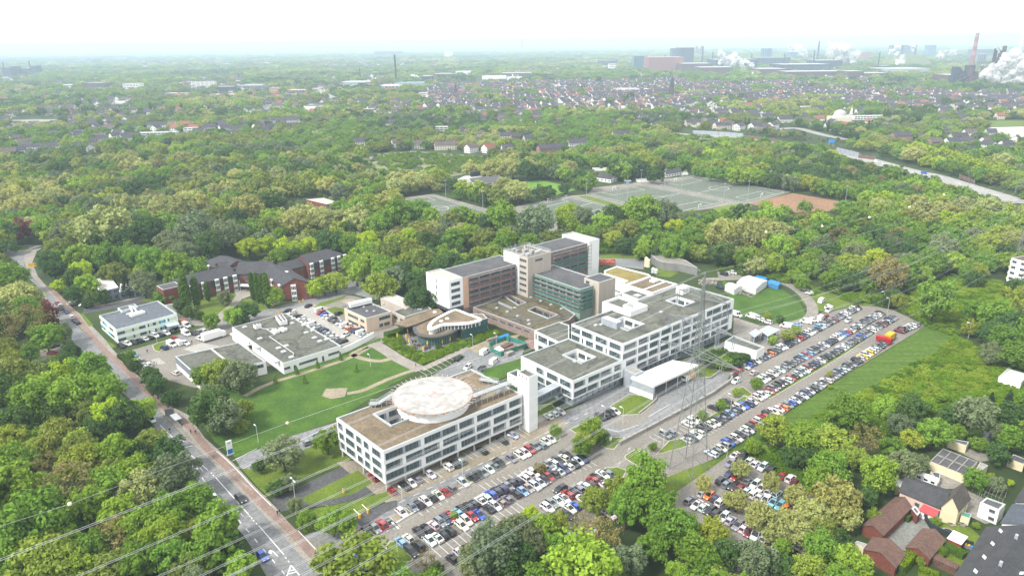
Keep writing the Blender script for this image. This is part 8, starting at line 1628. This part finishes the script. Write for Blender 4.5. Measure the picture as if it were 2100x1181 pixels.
def ring_fill(y0,y1,sp,rmin,rmax,base,n,dens,zoff=.3,hk=1.0):
 y=y0
 while y<y1:
  w=y*.80+60;x=-w
  while x<w:
   u,v=x+rt.uniform(-.45,.45)*sp,y+rt.uniform(-.45,.45)*sp;R_=rt.uniform(rmin,rmax);x += sp
   q=PX(u,v,5)
   if q[0]<-60 or q[0]>2160 or is_open(u,v):continue
   if noise2(u,v,170+y*.06)<dens and rt.random()<.72:continue
   if cleared(u,v):
    if y>2100 or rt.random()<.45:continue
    R_=rt.uniform(1.5,2.8)
   elif gnear(u,v,R_,.55):continue
   if y<4500 and any((u-a) ** 2+(v-b_) ** 2<r_*r_ for a,b_,r_ in STREETS):continue
   nn=noise2(u+900,v,220);ty=patch_type(u,v,110+y*.03) if rt.random()<.65 else rt.choice('kkooxkx' if nn>.2 else ('gdgdogss' if nn<-.1 else 'ogggdxsk'))
   pts.append((u,v,R_*zoff,R_,R_*rt.uniform(.85,1.15)*hk,rt.uniform(0,6.28),base+rt.randrange(n),jit(ty)))
  y += sp
ring_fill(772,1250,9.5,4.5,7.5,oL,len(LO),-.35);ring_fill(1250,2100,15,5.5,10,oF,len(FAR),-.12);ring_fill(2100,4200,27,8,16,oF,len(FAR),-.05,.1,.8);ring_fill(4200,11000,75,22,44,oF,len(FAR),-.02,-.05,.42)
for reg,t in (('C','1140 780 14;1160 775 14;1180 770 13;1235 720 16;1255 720 16;1270 725 14;1300 740 12;890 790 16;380 760 14;405 765 14'),('B','1575 500 12;1590 500 12;890 610 12;915 610 12;930 612 12;1760 615 14;1780 605 14;1795 600 12;1130 630 12;260 670 12;1740 640 12'),('A','515 690 12;530 690 12;545 685 12;575 690 10;590 690 10;700 690 10;715 690 10;730 690 10;745 690 10;760 680 10;880 690 9;930 670 14;1120 665 12;540 730 14;910 590 12')):
 for it in t.split(';'):
  x,y,r_=map(float,it.split());X,Y=Z(reg,x,y);p=G(X,Y+8,0);R_=r_/3*depth(p.x,p.y)/FPX*.7;pts.append((p.x,p.y,0,R_,R_,rt.uniform(0,6),oC,tuple(v*.7 for v in jit('p'))))
print('wood instances',len(pts));scatter('distant_wood',pts,SRC,'mixed spring woods and suburban trees stretching to the horizon')
# low growth on the meadows, hedges at the cafe
pts=[]
def mead(poly,sp,rmin,rmax,cols,hk=.55,dens=-.2):
 g=[G(*p) for p in poly];x0,x1,y0,y1=min(p.x for p in g),max(p.x for p in g),min(p.y for p in g),max(p.y for p in g);x=x0
 while x<x1:
  y=y0
  while y<y1:
   u,v=x+rt.uniform(-.5,.5)*sp,y+rt.uniform(-.5,.5)*sp;y += sp
   if not inpoly(u,v,g) or noise2(u,v,22)<dens:continue
   R_=rt.uniform(rmin,rmax);c=cols[int((noise2(u,v,14)*.5+.5+rt.uniform(-.18,.18))*len(cols))%len(cols)];k=rt.uniform(.85,1.15);pts.append((u,v,-.25*R_*hk,R_,R_*hk,rt.uniform(0,6.28),rt.randrange(len(LO)),tuple(q*k for q in c)))
  x += sp
CB=[(.19,.30,.022),(.15,.26,.020),(.235,.325,.032),(.095,.19,.018)];CD=[(.08,.16,.018),(.12,.21,.022),(.16,.25,.022)]
mead([(1960,690),(2010,720),(2110,760),(2110,830),(1960,840),(1850,850),(1780,860),(1640,882),(1700,842),(1800,790),(1930,722)],2.0,.9,2.4,CB,.6,-1)
mead([(1700,850),(1800,840),(1960,830),(2110,860),(2110,930),(1900,900),(1760,900),(1660,890)],3.6,1.4,3.4,CD,.7,-.1)
mead([(1833,627),(1900,584),(1947,571),(2017,574),(2110,594),(2110,640),(2040,650),(1987,674),(1933,668),(1883,651)],2.8,1.4,3.0,CB,.45,-1);mead([(1500,930),(1560,895),(1660,980),(1690,1010),(1640,1000),(1545,948)],2.0,.9,1.8,[(.14,.24,.02),(.11,.20,.02)],.6)
mead([(1640,590),(1800,605),(1900,640),(1960,690),(1900,670),(1830,630),(1760,622),(1690,620)],3.2,1.2,3.0,CD+CB,.7);mead([(1100,520),(1240,500),(1400,530),(1640,565),(1640,585),(1400,545),(1240,520)],3.5,1.4,2.8,CD,.8)
mead([(745,322),(850,314),(1000,325),(1005,343),(880,368),(800,352)],5.5,1.4,3.2,CD+CB,.9,-.3)
mead([Z('4',*p) for p in ((440,560),(600,500),(700,620),(850,700),(1240,575),(1500,460),(1600,490),(1450,560),(1240,640),(840,800),(640,700))],1.5,.6,1.2,CD+CB+[(.2,.2,.06)],.9,-.5)
mead([Z('6',*p) for p in ((130,1000),(320,960),(430,1000),(420,1050),(280,1060),(140,1040))],1.8,.9,1.8,CD,.9,-.6)
scatter('meadow_scrub',pts,LO,'low bramble and tall herb growth on the meadows and beds')
# ================================================================ PYLONS AND POWER LINES
def pylon(name,label,base,H_,wb,arms,th,det=1):
 r=thing(name,label,'pylon',(*base,0));ax=Vector((math.cos(th),math.sin(th)));ay=Vector((-ax.y,ax.x));m=mat('pylon_steel',(.25,.27,.27),.6,metal=.2,var=.2,scale=.3)
 wz=lambda z:wb*(1-z/(H_*.62))+2.0*z/(H_*.62) if z<H_*.62 else max(.25,2.0*(1-(z-H_*.62)/(H_*.40)))
 cor=lambda z:[Vector((*(base+ax*sx*wz(z)/2+ay*sy*wz(z)/2),z)) for sx,sy in ((-1,-1),(1,-1),(1,1),(-1,1))]
 zs=[0]; 
 while zs[-1]<H_-1:zs.append(min(H_,zs[-1]+max(1.6,wz(zs[-1])*.95)))
 for k in range(4):
  b=MB()
  for a,c in zip(zs[:-1],zs[1:]):b.beam(cor(a)[k],cor(c)[k],.22 if a<H_*.5 else .16)
  b.build('leg',m,r)
 b=MB()
 for a,c in zip(zs[:-1],zs[1:]):
  A_,C_=cor(a),cor(c)
  for k in range(4):j=(k+1)%4;b.beam(A_[k],C_[j],.085);b.beam(A_[j],C_[k],.085);b.beam(C_[k],C_[j],.075)
 b.build('bracing',m,r);tips=[]
 for z,hl in arms:
  b=MB()
  for s in (-1,1):
   tip=Vector((*(base+ay*s*hl),z+.4));w=wz(z)
   for t in (-1,1):
    a0=Vector((*(base+ay*s*w/2+ax*t*w/2),z));a1=Vector((*(base+ay*s*w/2+ax*t*w/2),z+2.2));b.beam(a0,tip,.13);b.beam(a1,tip,.12)
    n=6;pl,pu=a0,a1
    for i in range(1,n):q0,q1=a0.lerp(tip,i/n),a1.lerp(tip,i/n);b.beam(pl,q1,.06);b.beam(q0,q1,.06);pl,pu=q0,q1
  b.build('crossarm',m,r)
  for s in (-1,1):
   for f in ((1.0,.55) if hl>9 else (1.0,)):
    o=base+ay*s*hl*f;b=MB()
    for dx in (-.25,.25):b.cyl((o.x+dx,o.y,z-3.4),.11,3.6,n=6)
    b.build('insulator',M_base,r);tips.append(Vector((*o,z-3.4)))
 return r,tips
PB=G(1412,962);d=ray(1415,556);PH=CAMH+d[2]*PB.length/math.hypot(d[0],d[1]);LA_=AA+.0
print('pylon',PB,PH)
ARMS=[(PH*.60,13.5),(PH*.745,10.5),(PH*.88,8)]
p1,tips1=pylon('power_pylon','tall lattice power pylon standing in the car park',PB,PH,8.0,ARMS,LA_)
PB2=G(2092,560);p2,tips2=pylon('power_pylon','second lattice pylon in the wood at the right picture edge',PB2,PH,8.0,ARMS,LA_+.02)
PB0=PB-Vector((math.cos(LA_),math.sin(LA_)))*330
off=Vector((*(PB0-PB),0))
def wire(label,a,c,sag,n=24,grp='power lines',rad=.030):
 b=MB()
 for dx in (-.22,.22):
  pts=[a.lerp(c,i/n)-Vector((0,0,sag*4*(i/n)*(1-i/n)))+Vector((dx*math.sin(LA_),-dx*math.cos(LA_),0)) for i in range(n+1)];b.tube(pts,rad,4)
 return tag(b.build('power_cable',mat('aluminium_cable',(.50,.51,.52),.4,metal=.3,var=.1)),label,'cable',grp)
WL=['outer','inner']
for i,t in enumerate(tips1):
 k=ORD[i+1];wire('%s twin power cable of the pylon running to the lower left wood'%k,t,t+off,8.0);wire('%s twin power cable of the pylon running to the right hand pylon'%k,t,tips2[i],9.0,rad=.016)
e1,e2=Vector((*PB,PH)),Vector((*PB2,PH));ew_=[]
wire('topmost earth cable of the pylon running lower left',e1,e1+off,6.0);wire('topmost earth cable of the pylon running right',e1,e2,6.0,rad=.014)
M_ball=mat('marker_ball_paint',(.82,.55,.40),.5,c2=(.85,.80,.75),scale=.8)
for x,y,h,l in ((589,867,24,'pale marker ball on the cable above the hospital lawn'),(143,1033,32,'orange white marker ball on the cable above the left wood'),(1571,476,34,'marker ball on the cable over the wood behind clinic'),(1686,464,34,'second marker ball on the cable over the right wood'),(1783,446,34,'third marker ball on the cable over the right wood'),(1865,425,34,'fourth marker ball high over the right wood'),(1936,400,34,'rightmost marker ball over the right wood')):
 o=G(x,y,h);bm=bmesh.new();bmesh.ops.create_uvsphere(bm,u_segments=14,v_segments=8,radius=.42 if x<1000 else .6,matrix=Matrix.Translation((o.x,o.y,h)));me=bpy.data.meshes.new('marker_ball');bm.to_mesh(me);bm.free();me.materials.append(M_ball);ob=bpy.data.objects.new('marker_ball',me);COL.objects.link(ob);tag(ob,l,'marker ball','cable marker balls')
def guide(label,pts):b=MB();P=[Vector((*G(x,y,h),h)) for x,y,h in pts];[b.tube([P[i].lerp(P[i+1],k/8) for k in range(9)],.035,4) for i in range(len(P)-1)];tag(b.build('marker_cable',MATS['aluminium_cable']),label,'cable')
guide('thin cable carrying the marker balls over lawn and left wood',((-20,1085,34),(143,1033,32),(589,867,24),(900,760,30),(1395,600,44)))
guide('thin cable carrying the marker balls over the right wood',((1420,520,50),(1571,476,34),(1686,464,34),(1783,446,34),(1865,425,34),(1936,400,34),(2085,440,46)))
# ================================================================ LAMPS, SIGNS, PEOPLE, SMALL THINGS
def lamp(label,x,y,h=7.0,arms=1,ang=AB):
 p=G(x,y);r=thing('street_lamp',label,'street lamp',(*p,0),0,'street lamps');b=MB();b.cyl((*p,0),.09,h,.06,n=8);b.build('pole',M_steel,r)
 for s in ((1,) if arms == 1 else (1,-1)):
  d=Vector((math.cos(ang),math.sin(ang)))*s;b=MB();b.beam((*p,h),(*(p+d*.9),h+.1),.07);b.build('arm',M_steel,r);b=MB();o=p+d*1.15;b.box((*o,h+.1),(.9,.32,.16),ang);b.build('lamp_head',M_plaster,r)
for x,y,h,n,l in ((815,1132,8,2,'double headed street lamp on the grass island of lower car park'),(883,1170,8,2,'double headed street lamp beside the thin tree at the lower edge'),(826,1040,6,1,'dark street lamp at the kerb row start'),(949,983,6,1,'dark street lamp in the middle of the access road'),(1048,930,6,1,'dark street lamp at the upper end of access road'),(1277,870,6,1,'street lamp on the lawn before the main clinic'),(1240,862,5,1,'street lamp at the road bend below main clinic'),(530,908,6,1,'street lamp on the lawn street corner'),(605,1021,6,2,'double headed street lamp at the dark driveway'),(416,1006,8,1,'street lamp at the left kerb of the main road'),(1810,628,7,1,'street lamp at the head of upper car park loop'),(1820,641,7,1,'street lamp inside the upper car park loop'),(1903,657,7,1,'street lamp right of the upper car park loop'),(1985,695,7,1,'street lamp on the meadow path at right'),(1498,842,6,1,'street lamp on the strip between bays and lane'),(1360,918,6,1,'street lamp before the pylon legs'),(1018,712,6,1,'street lamp before the brown podium wall'),(970,715,6,1,'street lamp beside the cafe planting'),(760,752,5,1,'light blue lamp post on the hospital lawn'),(323,705,6,1,'street lamp before the mint office cars'),(512,647,6,1,'street lamp at the care home forecourt'),(1490,940,5,1,'dark red lamp post in shaded car park'),(1335,668,9,1,'twin mast lamp on the brown roof edge'),(1010,600,7,1,'lamp before the netted scaffold wing'),(1465,720,9,1,'dark mast at the clinic end yard')):lamp(l,x,y,h,n)
# info pylon sign, shelter, boards
p=G(473,932);r=thing('information_sign','white and blue upright information sign at the lawn corner','sign',(*p,0));b=MB();b.box((*p,.12),(2.4,.9,.24),AA);b.build('plinth',M_concrete,r);b=MB();b.box((*p,2.6),(1.7,.35,4.8),AA);b.build('panel',M_plaster,r)
for s in (-1,1):
 b=MB();o=p+BD*s*.18;b.box((*o,1.3),(1.6,.03,1.6),AA);b.build('blue_field',M_blue,r);b=MB();b.box((*(o+BD*s*.01),4.2),(.9,.03,.35),AA);b.build('lettering_band',M_gpanel,r)
p=G(363,868);r=thing('bus_shelter','glass bus shelter with flat roof at the main road stop','bus shelter',(*p,0));a_=math.atan2(RD.y,RD.x);Rm=lambda u,v:p+Matrix.Rotation(a_,2) @ Vector((u,v))
b=MB();b.box((*p,2.55),(5.2,2.2,.14),a_);b.build('roof',M_metal,r);b=MB();b.box((*Rm(0,1.0),1.3),(5,.06,2.2),a_);b.build('glass_wall',MATS['pale_glass'],r)
for u in (-2.4,0,2.4):
 for v in (-.9,1.0):b=MB();b.cyl((*Rm(u,v),0),.06,2.5,n=6);b.build('post',M_base,r)
b=MB();b.box((*Rm(0,.6),.5),(3.5,.4,.08),a_);b.build('bench',M_tile,r)
p=G(349,853);r=thing('advert_board','dark standing advert board left of the bus shelter','sign',(*p,0));b=MB();b.box((*p,1.7),(2.8,.25,2.4),a_+1.2);b.build('panel',M_base,r);b=MB();b.box((*p,.25),(2.2,.2,.5),a_+1.2);b.build('plinth',M_concrete,r)
for x,y,l,reg in ((738,1062,'yellow barrier post at the car park entrance, left one','o'),(755,1052,'yellow barrier post at the car park entrance, right one','o'),(705,1010,'yellow post on the grass between the driveways','o'),(685,878,'tall yellow ticket post at the lawn street','o'),(614,621,'left yellow skip bag on the care home street','o'),(622,618,'right yellow skip bag on the care home street','o'),(572,641,'yellow post at the supply building corner','o')):
 p=G(x,y);r=thing('barrier_post',l,'post',(*p,0));b=MB();b.box((*p,.65),(.5,.6,1.3),AA);b.build('housing',M_yell,r)
 if 'entrance' in l:b=MB();b.beam((*p,1.1),(*(p+BD*3.2),1.15),.12);b.build('boom',M_plaster,r)
 else:b=MB();b.box((*p,1.36),(.56,.66,.1),AA);b.build('cap',M_base,r)
for x,y,l,w in ((68,552,'big yellow roadside sign by the junction',4),(1553,985,'x',0)):
 if w:p=G(x,y);r=thing('road_sign',l,'sign',(*p,0));b=MB();b.box((*p,2.6),(w,.12,2.2),.3);b.build('panel',M_yell,r);b=MB();b.cyl((*p,0),.1,1.6,n=6);b.build('post',M_steel,r)
for x,y,l in ((1290,931,'small white board on the grass wedge, left'),(1312,937,'small white board on the grass wedge, right'),(1270,962,'white information board at the car park crossing'),(1197,885,'white sign in the hedge by the crossing'),(1252,908,'white sign behind the lime tree')):
 p=G(x,y);r=thing('notice_board',l,'sign',(*p,0));b=MB();b.box((*p,1.6),(1.1,.08,1.2),AA);b.build('panel',M_plaster,r);b=MB();b.cyl((*p,0),.06,1.1,n=6);b.build('post',M_steel,r)
# hedges
def hedge(label,reg,pts,w,h,c,name='clipped_hedge'):
 g=GP(reg,pts);b=MB();rr2=random.Random(len(label));v,f=[],[]
 for a,e in zip(g,g[1:]):
  d=(e-a);L=d.length;d=d/L;n_=Vector((-d.y,d.x));m=int(L*(w+2*h)*26)
  for i in range(m):
   u=rr2.uniform(0,L);s=rr2.random()*(w+2*h)
   if s<h:o,z,nn=-w/2,s,Vector((*(-n_),.2))
   elif s<h+w:o,z,nn=s-h-w/2,h,Vector((0,0,1))
   else:o,z,nn=w/2,s-h-w,Vector((*n_,.2))
   c_=Vector((*(a+d*u+n_*o),z));nn=(nn+Vector((rr2.gauss(0,.4),rr2.gauss(0,.4),rr2.gauss(0,.4)))).normalized();t1=nn.cross(Vector((rr2.gauss(0,1),rr2.gauss(0,1),rr2.gauss(0,1)))).normalized();t2=nn.cross(t1);s_=.2;k=len(b.v)
   b.v += [tuple(c_-t1*s_),tuple(c_-t2*s_*.7),tuple(c_+t1*s_),tuple(c_+t2*s_*.7)];b.f.append((k,k+1,k+2,k+3));b.m.append(0)
  b.beam((*a,h*.46),(*e,h*.46),w*.86,1,h*.9)
 o=b.build(name,[M_leaf,mat('hedge_core',(.05,.09,.02),.95)]);o['tint']=c;tag(o,label,'hedge');return o
hedge('bright lime clipped hedge right of the lower garages','t',((400,1160),(470,1080),(520,1030)),2.2,2.6,[.16,.24,.01]);hedge('low lime hedge at the bottom picture edge','t',((560,1135),(640,1165),(720,1195)),1.2,1.4,[.15,.23,.01]);hedge('small dark hedge in the cobbled yard','t',((455,740),(480,720)),1.6,1.6,[.07,.14,.02]);hedge('green garden hedge between the two back gardens','t',((770,960),(860,1000),(930,1040)),2.0,1.8,[.09,.16,.02])
hedge('dense green hedge block left of the cafe terrace','4',((480,540),(560,520),(640,490),(720,450)),3.4,2.2,[.07,.14,.02]);hedge('long hedge behind the care home lawn path','n',((210,830),(300,890),(380,870)),3.5,1.8,[.05,.09,.02])
hedge('tall dark hedge before the white utility box','6',((150,1020),(280,1030),(410,1040)),4,2.6,[.06,.10,.025]);hedge('round hedge mass beside the cream house','t',((780,620),(830,660),(850,690)),4.5,3.0,[.05,.105,.015]);hedge('low hedge row at the court entrance','p',((430,830),(500,880),(560,960),(640,1010)),3.0,1.4,[.06,.10,.02])
random.seed(55);SHR=[]
for i,(x,y,r_) in enumerate(((620,580,7),(750,645,8),(1000,640,9),(1190,570,8),(1380,510,9),(835,715,8),(690,650,6),(560,615,7),(1090,640,7),(1250,610,7),(1330,590,6),(1560,500,6))):
 p=G(*Z('4',x,y));o=bpy.data.objects.new('garden_shrub',LO[i%6]);COL.objects.link(o);R_=r_*.16;o.location=(p.x,p.y,-.2);o.scale=(R_,R_,R_*.9);o['tint']=list(tint_of(rt.choice('gdlo')));tag(o,'%s rounded garden shrub from the left around the cafe terrace'%ordn(i+1),'shrub','cafe garden shrubs')
for i,(x,y) in enumerate(((1155,1100),(1060,990),(800,1090),(1310,915),(1590,820),(1780,960))):
 p=G(*Z('q',x,y));o=bpy.data.objects.new('young_tree',HI['cone'][i%2]);COL.objects.link(o);o.location=(p.x,p.y,.1);o.scale=(1.0,1.0,1.1);o['tint']=list(tint_of('g'));tag(o,'%s slim young tree on the lawn path before the supply building'%ordn(i+1),'tree','young lawn trees')
# people
def person_mesh(stride):
 bm=bmesh.new();s=stride
 V=[(0,0,.98),(0,0,1.18),(0,0,1.40),(0,0,1.50),(.01,0,1.60),(.02,0,1.70),(-.0,.20,1.40),(-.06*s,.26,1.12),(.06*s,.27,.88),(0,-.20,1.40),(.10*s,-.26,1.12),(.20*s,-.26,.90),(0,.10,.92),(.16*s,.11,.50),(.10*s,.11,.07),(.24*s,.11,.03),(0,-.10,.92),(-.12*s,-.11,.50),(-.30*s,-.11,.10),(-.17*s,-.11,.03)]
 E=[(0,1),(1,2),(2,3),(3,4),(4,5),(2,6),(6,7),(7,8),(2,9),(9,10),(10,11),(0,12),(12,13),(13,14),(14,15),(0,16),(16,17),(17,18),(18,19)]
 R0=[.16,.15,.17,.06,.095,.085,.065,.05,.04,.065,.05,.04,.10,.07,.05,.04,.10,.07,.05,.04]
 me=bpy.data.meshes.new('person_rig');me.from_pydata(V,E,[]);o=bpy.data.objects.new('person_rig',me);COL.objects.link(o);o.modifiers.new('s','SKIN')
 for i,v in enumerate(me.skin_vertices[0].data):v.radius=(R0[i],R0[i]);v.use_root=i == 0
 o.modifiers.new('u','SUBSURF').levels=1;dg=bpy.context.evaluated_depsgraph_get();m2=bpy.data.meshes.new_from_object(o.evaluated_get(dg));bpy.data.objects.remove(o);m2.name='person';return m2
PM_=[person_mesh(1.0),person_mesh(.5)]
CL={'k':mat('dark_clothes',(.02,.02,.025),.9,var=.2),'b':mat('navy_clothes',(.03,.045,.10),.9,var=.2),'w':mat('light_clothes',(.6,.6,.58),.9,var=.1),'r':mat('red_clothes',(.35,.04,.04),.9,var=.1)};SK=mat('skin',(.45,.27,.20),.6,var=.1);TRS=mat('trousers',(.05,.055,.075),.9,var=.2);HRM=mat('dark_hair',(.03,.022,.018),.8)
for i,(x,y,c,l) in enumerate(((402,891,'k','person in dark coat walking on the red cycle path'),(392,889,'b','person in navy coat at the road edge beside the walker'),(407,878,'k','person in dark coat at the lawn edge of the pavement'),(374,876,'k','person in dark coat waiting beside the bus shelter'),(570,1057,'b','person in navy coat walking at the driveway corner, left one'),(574,1054,'k','person in dark coat walking at the driveway corner, right one'),(303,724,'k','person in black crossing the office court'),(317,748,'b','person in navy of the pair in the court, left one'),(321,749,'w','person in light jacket of the pair in the court'),(394,705,'r','person in red jacket near the white vans'),(313,697,'k','person in dark clothes behind the office cars'),(397,672,'k','person in dark clothes beside the white van at office end'),(349,886,'k','person in black crossing the main road'),(853,752,'k','person in dark coat on the cafe path'))):
 p=G(x,y);me=PM_[i%2].copy();me.materials.clear();[me.materials.append(m) for m in (CL[c],SK,TRS,HRM)]
 for f in me.polygons:
  z=f.center.z;f.material_index=3 if z>1.68 else (1 if z>1.50 or (z<.93 and abs(f.center.y)>.2 and z>.8) else (2 if z<.95 else 0));f.use_smooth=True
 o=bpy.data.objects.new('person',me);COL.objects.link(o);o.location=(p.x,p.y,.16 if i<6 else .06);o.rotation_euler=(0,0,rc.uniform(0,6.28));tag(o,l,'person')
# ================================================================ HAZE, SKY, SUN, CAMERA
hz_=MB();hz_.box((0,29300,110),(84000,60000,222));HZ=hz_.build('haze',[]);HZ.data.materials.clear()
mh=bpy.data.materials.new('pale_blue_haze');t=nt(mh);o_=t.nodes.new('ShaderNodeOutputMaterial');pv_=t.nodes.new('ShaderNodeVolumePrincipled');pv_.inputs['Color'].default_value=(.68,.845,1.0,1);pv_.inputs['Density'].default_value=HAZE_D;pv_.inputs['Anisotropy'].default_value=.0;t.links.new(pv_.outputs[0],o_.inputs['Volume']);HZ.data.materials.append(mh);tag(HZ,'pale bluish haze over the plain',None,None,'stuff')
w=bpy.data.worlds.new('World');sc.world=w;w.use_nodes=True;t=w.node_tree;t.nodes.clear();N,L=t.nodes,t.links
SUN_EL,SUN_AZ=D2R(48),D2R(SUN_A)
out=N.new('ShaderNodeOutputWorld');bg=N.new('ShaderNodeBackground');sky=N.new('ShaderNodeTexSky');sky.sky_type='NISHITA';sky.sun_disc=False;sky.sun_elevation=SUN_EL;sky.sun_rotation=SUN_AZ;sky.air_density=1.2;sky.dust_density=3
bg2=N.new('ShaderNodeBackground');bg2.inputs[0].default_value=(.97,.985,1.0,1);bg2.inputs[1].default_value=CLOUD;bg.inputs[1].default_value=.08;L.new(sky.outputs[0],bg.inputs[0])
tc=N.new('ShaderNodeTexCoord');n1_=N.new('ShaderNodeTexNoise');n1_.inputs['Scale'].default_value=2.2;n1_.inputs['Detail'].default_value=6;L.new(tc.outputs['Generated'],n1_.inputs['Vector']);mr=N.new('ShaderNodeMapRange');mr.inputs[1].default_value=.25;mr.inputs[2].default_value=.5;mr.inputs[3].default_value=.72;mr.inputs[4].default_value=1.0;L.new(n1_.outputs[0],mr.inputs[0])
ms=N.new('ShaderNodeMixShader');L.new(mr.outputs[0],ms.inputs[0]);L.new(bg.outputs[0],ms.inputs[1]);L.new(bg2.outputs[0],ms.inputs[2]);L.new(ms.outputs[0],out.inputs[0])
sl=bpy.data.lights.new('sun','SUN');sl.energy=SUN_E;sl.angle=D2R(SUN_ANG);sl.color=(1,.96,.88);so_=bpy.data.objects.new('sun',sl);COL.objects.link(so_)
sd=Vector((math.sin(SUN_AZ)*math.cos(SUN_EL),math.cos(SUN_AZ)*math.cos(SUN_EL),math.sin(SUN_EL)));so_.rotation_euler=sd.to_track_quat('Z','Y').to_euler()
cam=bpy.data.cameras.new('camera');co=bpy.data.objects.new('camera',cam);COL.objects.link(co);sc.camera=co
cam.sensor_width=36;cam.lens=FPX/2100*36;cam.clip_end=60000;cam.clip_start=1
fwd=Vector((0,CP,-SP));up0=Vector((0,SP,CP));rt0=Vector((1,0,0))
rgt=rt0*CR-up0*SR*-1*-1; 
rgt=(rt0*CR-up0*SR);upv=(rt0*SR+up0*CR)
co.matrix_world=Matrix(((rgt.x,upv.x,-fwd.x,0),(rgt.y,upv.y,-fwd.y,0),(rgt.z,upv.z,-fwd.z,CAMH),(0,0,0,1)))
sc.view_settings.view_transform='Standard';sc.view_settings.look='None';sc.view_settings.exposure=EXPO;sc.view_settings.gamma=1
sc.render.engine='CYCLES';cy=sc.cycles;cy.max_bounces=5;cy.diffuse_bounces=2;cy.glossy_bounces=2;cy.transmission_bounces=2;cy.transparent_max_bounces=8;cy.volume_bounces=1;cy.use_denoising=True;cy.caustics_reflective=False;cy.caustics_refractive=False
